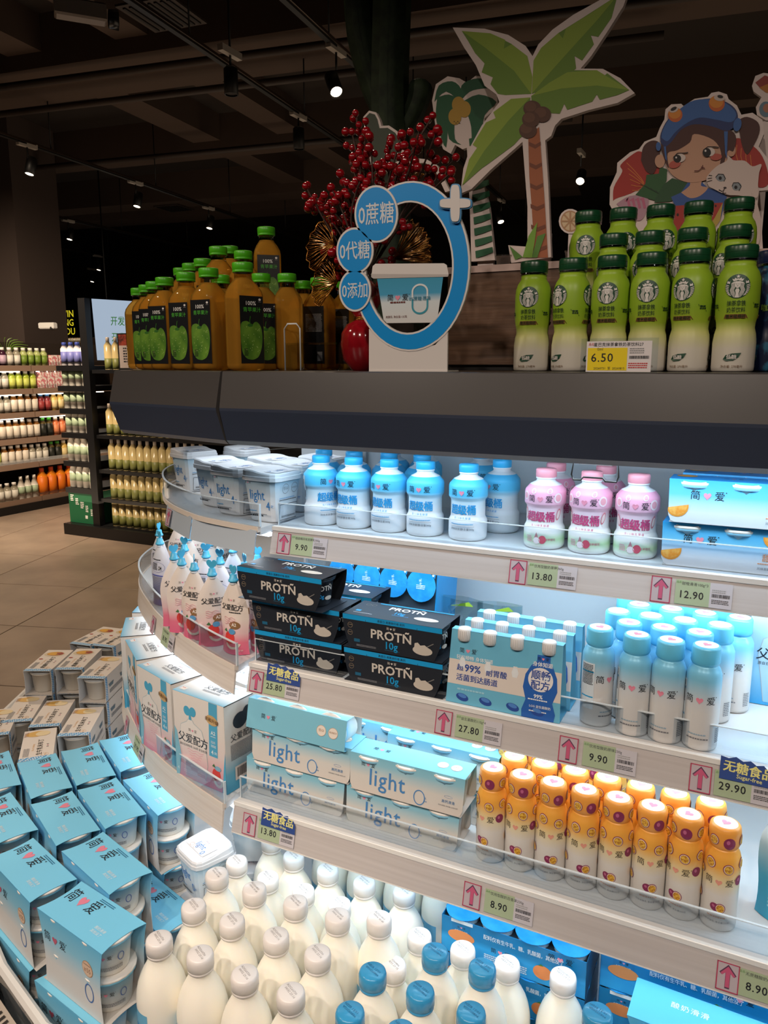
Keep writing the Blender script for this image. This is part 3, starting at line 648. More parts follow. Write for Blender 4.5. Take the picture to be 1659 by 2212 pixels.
def price_tag(x, y, z, price, name, label, s=1, rz=0, sugar=None):
    t = thing('price_tag', label, 'price tag', (x, y, z), rz); t.rotation_euler = (math.radians(-14), 0, rz)
    w_, h_ = .042*s, .0195*s; f = plane((0, 0, 0)); g = MB()
    g.box(-w_, w_*.22, -.0004, .0004, -h_, h_, M('a9b998', .5, key='tag_green')); g.box(w_*.22, w_, -.0004, .0004, -h_, h_, M('c6c2c8', .5, key='tag_white')); g.build('card', t)
    g = MB(); g.text(price, .0165*s, -w_*.40, -.003*s, f, .0006, INK, .012, sp=1.1, sx=.95); g.text(name, .0058*s, -w_*.78, h_*.72, f, .0006, M('3a3f44', .5), 0, 'L')
    g.text('品名', .004*s, -w_*.97, h_*.8, f, .0006, M('4b8a3c', .5), 0, 'L')
    barcode(g, w_*.3, -h_*.15, w_*.62, h_*.28, f, .0006, INK, len(label)); tiny(g, w_*.3, h_*.4, f, .0006, GREY, w_*.5, .0015*s, 2, 2, 3); tiny(g, w_*.3, -h_*.4, f, .0006, INK, w_*.6, .0012*s, 3, 2, 5)
    g.build('text_print', t)
    if sugar:
        k = thing('shelf_topper', sugar, 'sign', (x+.001, y+.002, z+h_*.6), rz); k.rotation_euler = (math.radians(-14), 0, rz)
        g = MB(); NV = M('2f4a8c', .5, key='navy_card'); P = [(-.037, -.004), (.042, -.004), (.041, .012), (.036, .02), (.028, .021), (.022, .027), (.012, .025), (.004, .03), (-.006, .027), (-.016, .032), (-.026, .028), (-.037, .03)]
        g.poly([(a*s, b*s) for a, b in P], f, .0014, NV, .0006); g.build('card', k)
        g = MB(); g.text('无糖食品', .0175*s, .002*s, .0155*s, f, .0016, M('e6e08a', .5, key='yellow_ink'), .03, rot=-.04); g.text('Sugar-free', .0085*s, .004*s, .0035*s, f, .0016, M('e6e08a', .5, key='yellow_ink'), .01, rot=-.04); g.build('lettering', k)
    return t
def on_rail(i, u, v, dz=.028): z, ye, _ = SH[i]; p = aty(u, v, ye-.0175); return p.x
TAGS = [(0, 611, 1162, 665, '9.90', '超级桶风味发酵乳360g', 0), (0, 1118, 1225, 1192, '13.80', '饮用型酸奶草莓360g', 0), (0, 1428, 1258, 1520, '12.90', '甜橙滑滑100g*3', 0),
        (1, 552, 1466, 606, '25.80', '高蛋白酸奶135g*2', 1), (1, 957, 1555, 1032, '27.80', '益生菌酸奶110g*4', 0), (1, 1227, 1612, 1316, '9.90', '饮用型酸奶原味230g', 0), (1, 1513, 1676, 1610, '29.90', '父爱配方A2100g*4', 1),
        (2, 536, 1766, 594, '13.80', '0%蔗糖高钙滑滑100g*3', 1), (2, 1019, 1903, 1099, '8.90', '饮用型酸奶百香果230g', 0), (2, 1575, 2078, 1668, '8.90', '无蔗糖酸奶0%蔗糖', 0)]
for i, ua, va, ul, pr, nm, sg in TAGS:
    z, ye, _ = SH[i]; zz = z-.009-RH[i]/2; yy = ye-.0112
    desc = f"{pr} card on the {['top', 'middle', 'lowest'][i]} shelf rail"
    xl = aty(ul, va+12, ye-.015).x
    wh = {0: 'under the blue-capped bottles', 1: 'under the first pink bottle'}
    desc2 = {(0, 611): 'below the blue bottles', (0, 1118): 'below the pink bottles', (0, 1428): 'below the orange slice boxes', (1, 552): 'below the black boxes', (1, 957): 'below the four-bottle carriers', (1, 1227): 'below the silver bottles',
             (1, 1513): 'at the right end of the middle rail', (2, 536): 'below the pale striped light boxes', (2, 1019): 'below the passion fruit bottles', (2, 1575): 'at the right end of the lowest rail'}[(i, ua)]
    arrow_tag(aty(ua, va, ye-.015).x, yy-.001, zz, .98, 0, f"pink up-arrow sticker {desc2}")
    price_tag(xl, yy-.001, zz, pr, nm, f"green and white {pr} price tag {desc2}", .98, 0, f"navy sugar-free topper with yellow lettering {desc2}" if sg else None)
for i, u, v, a in ((0, 380, 1100, -32),):
    z, ye, _ = SH[i]; arrow_tag(-1.235, 1.35, z-.028, .9, math.radians(-32), 'pink up-arrow sticker on the clear holder below the light tubs')
for i, k0, pr in ((1, 14, '8.90'), (2, 16, '29.90')):
    z, ye, arc = SH[i]; P = spline(arc, 5)
    for dk, nm in ((2, 'a'), (-2, 'p')):
        a = P[k0+dk]; b = P[k0+dk+1]; d = (a-b).normalized(); nn = Vector((d.y, -d.x)); rz = math.atan2(d.y, d.x); c = (a+b)/2+nn*.0135
        if nm == 'a': arrow_tag(c.x, c.y, z-.009-RH[i]/2, .95, rz, f"faint pink up-arrow sticker on the curved {['', 'middle', 'lowest'][i]} shelf rail")
        else: price_tag(c.x, c.y, z-.009-RH[i]/2, pr, '父爱配方酸奶', f"faint {pr} price tag on the curved {['', 'middle', 'lowest'][i]} shelf rail", .95, rz)
# yellow 6.50 tag on the canopy and hanging wire frame
t = thing('yellow_price_card', 'yellow and white 6.50 price card in a clear holder before the green bottles', 'price tag', (-.195, 1.122, 1.4905))
g = MB(); g.box(-.052, .052, -.001, .001, .0, .047, ACR); g.build('clear_holder', t)
g = MB(); g.box(-.044, .044, -.0016, -.0011, .001, .043, M('e4dede', .5)); g.build('card', t)
g = MB(); f = plane((0, -.0017, 0)); g.grid(-.042, .012, .003, .034, f, .0002, M('ecd21a', .5, key='tag_yellow'), 1, 1); g.text('6.50', .0165, -.022, .021, f, .0004, INK, .006, sp=1.1); g.text('品名', .004, -.041, .039, f, .0004, M('c83c3c', .5), 0, 'L')
g.text('星巴克抹茶拿铁奶茶饮料27', .0056, -.034, .0385, f, .0004, INK, 0, 'L'); g.text('0ml', .0055, -.029, .0325, f, .0004, INK, 0, 'L'); g.text('20260731  至  20260815', .0042, -.033, .006, f, .0004, INK, 0, 'L')
barcode(g, .015, .019, .026, .004, f, .0004, INK, 3); tiny(g, .015, .032, f, .0004, GREY, .02, .0014, 3, 2, 2); tiny(g, .014, .012, f, .0004, M('c83c3c', .5), .026, .0014, 3, 2, 6); g.build('text_print', t)
t = thing('wire_card_frame', 'empty grey wire card frame hanging under the canopy above the pink bottles', 'frame', (0, 0, 0)); a = aty(1286, 1017, 1.22); t.location = a
g = MB(); g.tube([(-.034, 0, .017), (.034, 0, .017), (.036, 0, -.008), (.033, 0, -.016), (.016, 0, -.016), (.012, 0, -.011), (-.018, 0, -.011), (-.022, 0, -.016), (-.034, 0, -.016), (-.037, 0, -.008)], .0016, M('77736f', .3, .6), 6, True); g.box(-.026, .026, -.0008, .0008, .009, .018, M('a8a4a4', .4)); g.tube([(0, 0, .017), (0, 0, 1.358-a.z)], .001, GREY, 5); g.build('wire', t)
# ================================================================== products
MILK = M('fdf8ea', .35, key='milk_plastic', Subsurface_Weight=.15, Subsurface_Radius=(.02, .015, .01)); CAPW = M('ece6e2', .3, key='white_cap'); CAPB = M('3d9bcc', .22, key='blue_cap')
LBL = M('6fb6da', .4, key='pale_blue_label'); SKY = M('1f9fd6', .4, key='sky_ink'); LIGHTB = M('3a8fc8', .4, key='light_blue_ink'); GINK = M('7d7f85', .5, key='grey_ink'); CREAM = M('ece4da', .5, key='cream')
def milk(cap, txt1, txt2, lab_rot=-50):
    def f():
        t = thing('milk_bottle', '', 'bottle'); 
        P = [(.0, 0), (.036, 0), (.0405, .004), (.0425, .012), (.0428, .095), (.0427, .108), (.0415, .121), (.0387, .135), (.0343, .148), (.0290, .159), (.0240, .168), (.0205, .175), (.0190, .181), (.0190, .188)]
        g = MB(); g.lathe(P[1:], MILK, 32); g.build('body', t)
        g = MB(); cp = [(.0205, .186), (.0216, .1865), (.0216, .1905), (.0208, .191), (.0224, .192), (.0224, .208), (.0212, .2130), (.0185, .2150), (0, .2152)]
        g.lathe(cp, CAPB if cap == 'b' else CAPW, 32, cap=False); c = g.build('cap', t)
        g = MB(); f = plane((0, 0, .2153), (1, 0, 0), (0, 1, 0), (0, 0, 1)); ik = M('1d6d9a', .5) if cap == 'b' else M('8d8680', .5)
        if cap == 'b': g.text(txt1, .0062, 0, -.002, f, .0002, ik, .01, rot=PI-.35, res=1); g.text(txt2, .0062, 0, .005, f, .0002, ik, .01, rot=PI-.35, res=1)
        else: g.text(txt1, .0058, 0, .004, f, .0002, ik, .0, rot=-.45, res=1); g.text(txt2, .0058, .001, -.003, f, .0002, ik, .0, rot=-.45, res=1)
        g.build('stamped_date', c)
        g = MB(); m = cyl(lambda z: .0427, math.radians(lab_rot)); g.grid(-.042, .042, .012, .097, m, .0002, LBL, 16, 3, True)
        g.text('light', .03, 0, .07, m, .0006, LIGHTB, 0, sx=.85); brand(g, .006, 0, .087, m, .0006, M('3a4a55', .5)); g.ring(.018, .045, .008, .011, .0016, m, .0006, LIGHTB); g.build('label', t)
        return t
    return f
ROWNM = ['front', 'second', 'third', 'fourth', 'fifth', 'sixth']
ZF = DZ+.0655
milkW = [  # (row, [u,v of cap tops], cap height)
 (0, [(343, 2025), (432, 2058), (528, 2101), (628, 2141)], .55), (1, [(418, 1954), (501, 1985), (596, 2018), (686, 2056)], .55), (2, [(468, 1885), (549, 1917), (638, 1946), (729, 1975), (819, 1981)], .55),
 (3, [(511, 1867), (578, 1902), (655, 1931), (733, 1960)], .486), (4, [(586, 1809), (634, 1846), (708, 1875), (787, 1902), (873, 1921)], .486)]
ct = {}
for r, row, zc in milkW:
    for k, (u, v) in enumerate(row):
        p = atz(u, v, zc); key = 'mw0' if r < 2 else 'mw1'
        if r == 3: p.y += .012; p.x *= 1.01
        bd_ = milk('w', 'A20260730', 'H032 23:16') if r < 2 else milk('w', 'A20260803', 'H006 00:40')
        put(key, bd_, f"white-capped milk bottle, {ORD[k]} from the left in the {ROWNM[r]} row of white caps", 'bottle', (p.x, p.y, zc-.215), 0, 'white-capped milk bottles at the bottom')
for k in range(4):
    put('mw1', None, f"white-capped milk bottle, {ORD[k]} from the left in the rearmost row under the lowest shelf", 'bottle', (-.80+k*.09, 1.335, .271), 0, 'white-capped milk bottles at the bottom')
for k, (u, v) in enumerate([(850, 2081), (906, 2018), (1000, 2047), (1096, 2078), (1217, 2105)]):
    p = atz(u, v, .486)
    put('mw2', milk('w', 'A20260806', 'HE53 23:15'), ["white-capped milk bottle wedged between three blue-capped ones", "white-capped milk bottle just left of and behind the rear blue cap", "white-capped milk bottle between the two rear blue-capped bottles", "white-capped milk bottle beside the case with the orange picture", "white-capped milk bottle standing rightmost, alone by the foil cups"][k],
        'bottle', (p.x, p.y+(.0 if k else .0), .271), 0, 'white-capped milk bottles at the bottom')
for k, (u, v) in enumerate([(805, 2096), (940, 2053), (1042, 2087), (908, 2138), (756, 2183), (1018, 2183), (866, 2224), (1291, 2185)]):
    p = atz(u, v, .55)
    if k == 7: p.z = .55
    put('mb', milk('b', '90809202A', '10:51 85EH', 20), ["blue-capped milk bottle, left of the middle pair of blue caps", "blue-capped milk bottle furthest from the front", "blue-capped milk bottle below the case picture of an orange", "blue-capped milk bottle in the centre of the blue group", "blue-capped milk bottle at the lower left of the blue group", "blue-capped milk bottle at the lower right of the blue group", "blue-capped milk bottle cut by the bottom edge", "blue-capped milk bottle partly hidden by the blue box on the right"][k],
        'bottle', (p.x, p.y, .335) if k < 7 else (p.x, p.y, .335), 0, 'blue-capped milk bottles')
g = MB(); g.bbox(-.2, -.11, .98, 1.09, DZ+.0005, .3345, FW); g.build('raised_floor', fr)
# ---- cup used inside sleeves
def cup(g_parent, x, y, z, r=.0425, h=.066, body=None, lid=None, name='cup', pr=True):
    g = MB(); g.lathe([(r*.76, 0), (r*.78, .002), (r*.93, h*.86), (r*1.03, h*.87), (r*1.05, h*.93), (r*1.04, h*.94)], body or GR([(0, 'efe9de'), (.03, 'e8eef0'), (.06, '7cc4e4')], key='cup'), 20, o=(0, 0, 0))
    c = g.build(name, g_parent, (x, y, z))
    g = MB(); g.lathe([(r*1.04, h*.94), (r*1.06, h*.95), (r*1.06, h), (r, h*1.01), (0, h*1.01)], lid or M('eeeae4', .4, key='cup_lid'), 20, cap=False); g.build('lid', c)
    if pr:
        g = MB(); m = cyl(lambda z: r*(.78+.15*z/(h*.86)), math.radians(60)); brand(g, .009, -.012, h*.55, m, .0006); g.ring(.018, h*.5, .006, .0085, .0014, m, .0006, M('4a6aa8', .5)); tiny(g, -.03, h*.25, m, .0006, GINK, .05, .0015, 3)
        g.build('label_print', c)
    return c
def curve_pts(a, b, dep, n=6):
    """points from a to b bulging by dep to the left of the direction"""
    a, b = Vector(a), Vector(b); d = b-a; q = Vector((-d.y, d.x)).normalized()
    return [tuple(a+d*(i/n)+q*dep*4*(i/n)*(1-i/n)) for i in range(n+1)]
# ---- blue 2x2 yoghurt box
def blue_box():
    t = thing('yogurt_box', '', 'box'); L, W, H = .19, .088, .142
    SB = M('7accee', .45, key='box_blue'); SG = GR([(0, 'ddd5cf'), (.05, 'd7d8d8'), (.10, '8accea'), (.142, '68c0ea')], key='box_side'); IN = M('c9c5bf', .6, key='board_inside')
    top = curve_pts((-L/2, W/2), (-L/2, -W/2), .007)+curve_pts((L/2, -W/2), (L/2, W/2), .007)
    g = MB(); f = plane((0, 0, H), (1, 0, 0), (0, 1, 0), (0, 0, 1)); g.poly(top, f, 0, SB, .0008); g.poly(top, plane((0, 0, .0008), (1, 0, 0), (0, 1, 0), (0, 0, 1)), 0, IN, .0008)
    side = [(-L/2, H)]+curve_pts((-L/2, H), (-L/2+.01, 0), .008)[1:]+curve_pts((L/2-.01, 0), (L/2, H), .008)
    for s in (-1, 1):
        ff = plane((0, s*W/2, 0), (-s, 0, 0), (0, 0, 1), (0, s, 0)); g.poly(side, ff, 0, SG, .0008)
    g.build('sleeve', t)
    g = MB(); f = plane((0, 0, H), (1, 0, 0), (0, 1, 0), (0, 0, 1)); brand(g, .025, -.042, .010, plane((0, 0, H), (1, 0, 0), (0, 1.35, 0), (0, 0, 1)), .0006, M('16222e', .5), M('e0859b', .5), .0)
    pk = M('cfe6ee', .5, key='pale_ink'); g.text('酸奶滑滑', .007, .045, -.012, f, .0006, pk, .015, rot=0); g.text('其他没了', .007, .045, -.021, f, .0006, pk, .015); tiny(g, -.02, .035, f, .0006, M('2b6f94', .5), .04, .0018, 2, 2)
    for s in (-1, 1):
        ff = plane((0, s*W/2, 0), (-s, 0, 0), (0, 0, 1), (0, s, 0)); brand(g, .02, -.045, .1, ff, .0006, M('27303a', .5), M('c0607a', .5)); g.disc(.05, .092, .015, .015, ff, .0005, M('b98a60', .5)); g.disc(.05, .092, .0138, .0138, ff, .0007, M('dcc0a8', .5)); g.text('≥55', .012, .05, .09, ff, .0009, M('8a6a55', .5)); tiny(g, .04, .099, ff, .0009, M('8a6a55', .5), .02, .0015, 1)
        g.ring(.05, .045, .0125, .018, .0025, ff, .0005, M('4a70b0', .5))
    g.build('design_print', t)
    for x in (-.0465, .0465):
        for z in (.0015, .0715): cup(t, x, 0, z, .0425, .068, name='cup', pr=(x > 0))
    return t
BX = [('A', -.958, .809, -.924, -9), ('B', -1.091, .967, -.964, -16), ('C', -1.272, 1.027, -.953, -25), ('D', -1.222, 1.109, -.949, -25.6), ('E', -1.376, 1.067, -.902, -30), ('F', -1.351, 1.166, -.916, -31), ('I', -1.165, .859, -.933, -16)]
desc = {'A': 'at the very front, end cups in view', 'B': 'second row, next to the milk', 'C': 'in the centre of the block', 'D': 'just right of the central one', 'E': 'behind the central one',
        'F': 'touching the rice pudding packs', 'I': 'left neighbour of the front one', 'G': 'farthest back beneath the rail', 'H': 'beneath the curved shelf by the tub', 'J': 'at the left edge, third row', 'K': 'at the left edge, rearmost'}
zt = -.945; pos = {k: (x*zt/z, y*zt/z, a) for k, x, y, z, a in BX}
pos['G'] = (-1.352, 1.290, -29); pos['H'] = (-1.157, 1.186, -23); pos['J'] = (-1.376, .957, -22); pos['K'] = (-1.556, 1.075, -30)
for k, (x, y, a) in pos.items():
    s_ = 1.01
    put('bluebox', blue_box, f"sky blue four-cup yogurt box {desc[k]}", 'box', (x*s_, y*s_, DZ+.1435), a, 'sky blue yogurt boxes in the basin')
    dx, dy = {'A': (-.01, -.012), 'I': (-.012, -.006)}.get(k, (.004, .004))
    put('bluebox', None, f"lower-layer blue yogurt box under the one {desc[k]}", 'box', (x*s_+dx, y*s_+dy, DZ+.001), a, 'sky blue yogurt boxes, lower layer')
put('bluebox', None, 'sky blue yogurt box in the lower layer beside the front milk bottle', 'box', (-1.045, 1.048, DZ+.001), -16, 'sky blue yogurt boxes, lower layer')
# ---- pudding packs
def pudding(car):
    def f():
        t = thing('pudding_pack', '', 'box'); L, W, H = .19, .088, .083; SB = M('e8ddd2', .5, key='pudding_board'); CK = CHECK(); SD = M('e3e6ea', .5)
        g = MB(); f = plane((0, 0, H), (1, 0, 0), (0, 1, 0), (0, 0, 1)); fb = plane((0, 0, .0008), (1, 0, 0), (0, 1, 0), (0, 0, 1))
        g.poly([(-L/2, -W/2), (L/2, -W/2), (L/2, W/2), (-L/2, W/2)], f, 0, SB, .0008); g.poly([(-L/2, -W/2), (L/2, -W/2), (L/2, W/2), (-L/2, W/2)], fb, 0, M('c9c2ba', .6), .0008)
        for s in (-1, 1):
            ff = plane((0, s*W/2, 0), (-s, 0, 0), (0, 0, 1), (0, s, 0)); side = curve_pts((-L/2, H), (-L/2, 0), .006)+curve_pts((L/2, 0), (L/2, H), .006); g.poly(side, ff, 0, SB if s < 0 else SD, .0008)
        g.build('sleeve', t)
        g = MB(); g.grid(-L/2, -L/2+.019, -W/2, W/2, f, .0005, CK, 1, 1)
        for s in (-1, 1):
            ff = plane((0, s*W/2, 0), (-s, 0, 0), (0, 0, 1), (0, s, 0)); x0, x1 = ((L/2-.021, L/2-.006) if s > 0 else (-L/2+.006, -L/2+.021))
            g.grid(x0, x1, .004, H-.002, ff, .0005, CK, 1, 1)
            for q in (-.045, .045): g.poly([(q-.02, .052), (q+.02, .052), (q+.014, .04), (q-.014, .04)][::-1], ff, .0006, M('4f6f80', .3))
            tiny(g, -.06, .03, ff, .0006, GINK, .12, .0015, 5, 1.7, 4)
        d = M('1a1715', .5)
        g.text('焦糖牛乳布丁' if car else '生牛乳米布丁', .0165, -.02, -.006, f, .0006, d, .01, rot=0)
        g.text('Rice Pudding', .008, -.018, .012, f, .0006, M('e0b070', .5), 0); tiny(g, -.07, .034, f, .0006, GINK, .05, .0014, 6, 1.9, 9)
        brand(g, .0065, -.015, -.026, f, .0006)
        if car:
            g.disc(.055, .005, .022, .035, f, .0004, M('d9c9a8', .5), 24); g.disc(.058, .003, .017, .028, f, .0006, M('a8371c', .5), 24); g.disc(.058, .006, .015, .024, f, .0008, M('e3a832', .5), 24); g.poly([(.05, -.02), (.066, -.018), (.066, .002), (.058, -.004), (.05, .0)], f, .001, M('9c3a22', .5)); g.disc(.01, .032, .005, .008, f, .0006, M('a8281c', .5), 6)
        else:
            g.disc(.068, .008, .018, .03, f, .0006, M('e0b15c', .5), 20); g.disc(.066, -.008, .016, .02, f, .0008, M('ecd6a8', .5), 20)
            for q in range(7): g.stroke([(.06+q*.004, .03), (.054+q*.004, .042)], .0012, f, .0007, M('a86a3a', .5))
        g.ring(-.068, -.022, .009, .009, .0008, f, .0006, M('e0b070', .5)); tiny(g, -.074, -.022, f, .0006, M('e0b070', .5), .012, .0014, 2, 2)
        g.build('design_print', t)
        for x in (-.045, .045): cup(t, x, 0, .0015, .041, .07, M('cfcac0', .3, key='clear_cup'), M('aeb2b4', .25, key='clear_lid'), pr=False)
        c = t.children
        return t
    return f
PUD = [('a', -2.016, 1.62, -.934, 116, 3, 1), ('b', -1.858, 1.602, -.895, 117, 3, 1), ('c', -1.83, 1.668, -.941, 113, 3, 0), ('d', -1.807, 1.449, -.999, 124, 2, 0), ('e', -1.77, 1.517, -1.047, 123, 2, 0), ('f', -1.771, 1.364, -1.05, 136, 2, 0),
       ('g', -2.135, 1.604, -1.119, 126, 2, 0), ('h', -2.297, 1.622, -1.21, 132, 2, 0), ('i', -2.196, 1.984, -.999, 99, 3, 1), ('j', -2.182, 2.068, -1.03, 101, 3, 1)]
PD = {'a': 'caramel pudding pack with its open end facing out, left of its twin', 'b': 'caramel pudding pack between its twin and a rice pudding pack', 'c': 'rice pudding pack on top with a gingham-banded cup in its open end', 'd': 'rice pudding pack lying in the middle of the cream packs',
      'e': 'rice pudding pack lying before the blue boxes, open end shown', 'f': 'rice pudding pack lying nearest the blue boxes, half covered', 'g': 'rice pudding pack tucked left of the middle one', 'h': 'rice pudding pack cut by the left edge', 'i': 'caramel pudding pack farthest back on the left', 'j': 'caramel pudding pack farthest back, touching the curved shelf'}
PD2 = {k: ' '.join(v.split()[:11]).rstrip(',') for k, v in PD.items()}
for k, x, y, z, a, nl, car in PUD:
    ztop = DZ+.001+nl*.0845-EYE-.0015; s_ = ztop/z; X, Y = x*s_, y*s_
    if k == 'j': X += .0
    for q in range(nl):
        put('pud%d' % car, pudding(car), PD[k] if q == nl-1 else f"{['lowest','middle'][q]} pudding pack under the {PD2[k]}", 'box', (X, Y, DZ+.001+q*.0845), a, 'pudding packs in the basin')
# ---- square tubs
def tub(num, top='light'):
    def f():
        t = thing('square_tub', '', 'tub'); H = .096; b, tp = .036, .046
        g = MB(); L = []
        for z, r in ((0, b-.004), (.004, b), (H, tp)): L.append((-r, r, -r, r, z))
        # rounded square by lathe-like ring
        g = MB(); ring = []
        for r, z in ((b-.003, 0), (b, .003), (tp, H)):
            pts = []
            for k in range(32):
                a = 2*PI*k/32; c, s = math.cos(a), math.sin(a); n_ = (abs(c)**6+abs(s)**6)**(1/6); pts.append((r*c/n_, r*s/n_, z))
            ring.append(pts)
        V = sum(ring, []); F = [(i*32+k, i*32+(k+1) % 32, (i+1)*32+(k+1) % 32, (i+1)*32+k) for i in range(2) for k in range(32)]+[tuple(range(32))[::-1]]
        g.add(V, F, GR([(0, 'e2e2e4'), (.06, 'd5dfe6'), (.096, '9ccbe4')], key='tub'), False); g.build('body', t)
        g = MB(); N = 32; V = []
        def edge(r, z, wave):
            pts = []
            for k in range(N):
                a = 2*PI*k/N; c, s = math.cos(a), math.sin(a); n_ = (abs(c)**6+abs(s)**6)**(1/6); x, y = r*c/n_, r*s/n_
                pts.append((x, y, z+wave*(.5-.5*math.tanh((x)/.012))))
            return pts
        zt_ = lambda x: H+.0075+.005*(.5-.5*math.tanh((x+.004)/.011))
        def rng_(r, fz):
            out = []
            for k in range(N):
                a = 2*PI*k/N; c, s_ = math.cos(a), math.sin(a); n_ = (abs(c)**6+abs(s_)**6)**(1/6); out.append((r*c/n_, r*s_/n_, fz(r*c/n_ if num == '4' else -r*s_/n_)))
            return out
        rr = [rng_(.0475, lambda x: H-.010), rng_(.0495, lambda x: H-.009), rng_(.0495, lambda x: H-.001), rng_(.0482, lambda x: H), rng_(.0478, lambda x: zt_(x)-.0025), rng_(.0455, zt_)]
        V = sum(rr, []); F = [(i*N+k, i*N+(k+1) % N, (i+1)*N+(k+1) % N, (i+1)*N+k) for i in range(5) for k in range(N)]
        b0 = 5*N; F += [(b0+k+1, b0+k, b0+(N-k) % N, b0+N-k-1)[::-1] for k in range(1, N//2-1)]+[(b0+1, b0, b0+N-1)[::-1], (b0+N//2, b0+N//2-1, b0+N//2+1)[::-1]]
        g.add(V, F, M('dfe0e3', .35, key='tub_lid'), False); l = g.build('lid', t)
        sl = b/H; k_ = (tp-b)/H
        g = MB(); f = plane((0, -b, 0), (1, 0, 0), (0, -k_, 1), (0, -1, 0)); ik = M('2f7fc4', .5, key='blue_ink')
        g.text('light', .030, -.006, .058, f, .001, ik, 0, sx=.78); g.text(num, .026, .02, .036, f, .001, ik, 0, sx=.8); tiny(g, .028, .036, f, .001, ik, .006, .0015, 2, 2); brand(g, .0048, -.028, .082, f, .001); tiny(g, -.03, .022, f, .001, M('5aa0d0', .5), .02, .002, 1); tiny(g, -.03, .016, f, .001, GINK, .045, .0014, 1); tiny(g, -.03, .012, f, .001, INK, .035, .0028, 1)
        f2 = plane((b, 0, 0), (0, 1, 0), (k_, 0, 1), (1, 0, 0)); 
        for cx in (-.012, .017):
            g.ring(cx, .07, .0105, .0105, .0008, f2, .001, GINK, 20); 
        g.text('低GI', .008, -.012, .071, f2, .001, GINK, 0); g.text('纯净配方', .0045, .017, .07, f2, .001, GINK, 0); tiny(g, -.03, .05, f2, .001, M('5aa0d0', .5), .05, .0014, 1); tiny(g, -.03, .046, f2, .001, INK, .055, .0014, 1); 
        for e in ((-.027, .0285, .037, .038), (-.027, -.026, .005, .038), (-.027, .0285, .0045, .0055)): g.grid(*e, f2, .001, INK, 1, 1)
        tiny(g, -.02, .012, f2, .001, INK, .045, .0012, 2)
        f3 = plane((0, 0, H+.0155), (1, 0, 0), (0, 1, 0), (0, 0, 1))
        f4 = plane((.006, 0, H+.0122), (0, -1, 0), (1, 0, -.09), (.09, 0, 1)) 
        g.build('label_print', t)
        g = MB(); f5 = plane((.0225, 0, H+.0082), (0, -1, 0), (1, 0, 0), (0, 0, 1)) if num == '4' else plane((0, -.006, H+.0106), (1, 0, 0), (0, 1, .055), (0, 0, 1)); g.grid(-.034, .034, -.018, .019, f5, .0003, M('e4e4e8', .4)); g.text('light', .022, 0, 0, f5, .0006, ik, 0, sx=.8, rot=PI/2*0); g.text(num, .018, .022, -.011, f5, .0006, ik, 0); 
        for cx in (-.02, -.006): g.ring(cx, -.012, .005, .005, .0006, f5, .0006, M('b98a60', .5), 14)
        brand(g, .004, 0, .014, f5, .0006); g.build('lid_label', l)
        return t
    return f
TB = [(-.923+.003, 1.322, -5, 'nearest the corner with its round seals showing'), (-1.028, 1.352, -10, 'in the middle of the front three tubs'), (-1.13, 1.415, -20, 'leftmost of the front three tubs'), (-1.33, 1.56, -20, 'in the back at the far left'),
      (-1.235, 1.66, -14, 'behind the leftmost, partly under the canopy'), (-.945, 1.57, -3, 'at the back beside the grey upright'), (-.935, 1.445, -4, 'second from the front beside the blue bottles'), (-1.04, 1.50, -8, 'hidden in the middle of the back tubs')]
for k, (x, y, a, d) in enumerate(TB): put('tub4', tub('4'), f"white square tub marked light 4, {d}", 'tub', (x, y, SH[0][0]+.001), a, 'light 4 tubs on the top curved shelf')
put('tub0', tub('0'), 'white square tub marked light 0 standing on another beside the milk bottles', 'tub', (-1.0, 1.150, .3925), -22)
put('tub0', None, 'white square tub marked light 0 under its twin behind the blue boxes', 'tub', (-1.0, 1.150, DZ+.001), -22)
put('tub0', None, 'white square tub marked light 0 behind the first milk cap under the shelf rail', 'tub', (-.985, 1.30, .3925), -150)
put('tub0', None, 'white square tub marked light 0 lowest behind the milk bottles', 'tub', (-.985, 1.29, DZ+.001), -150)
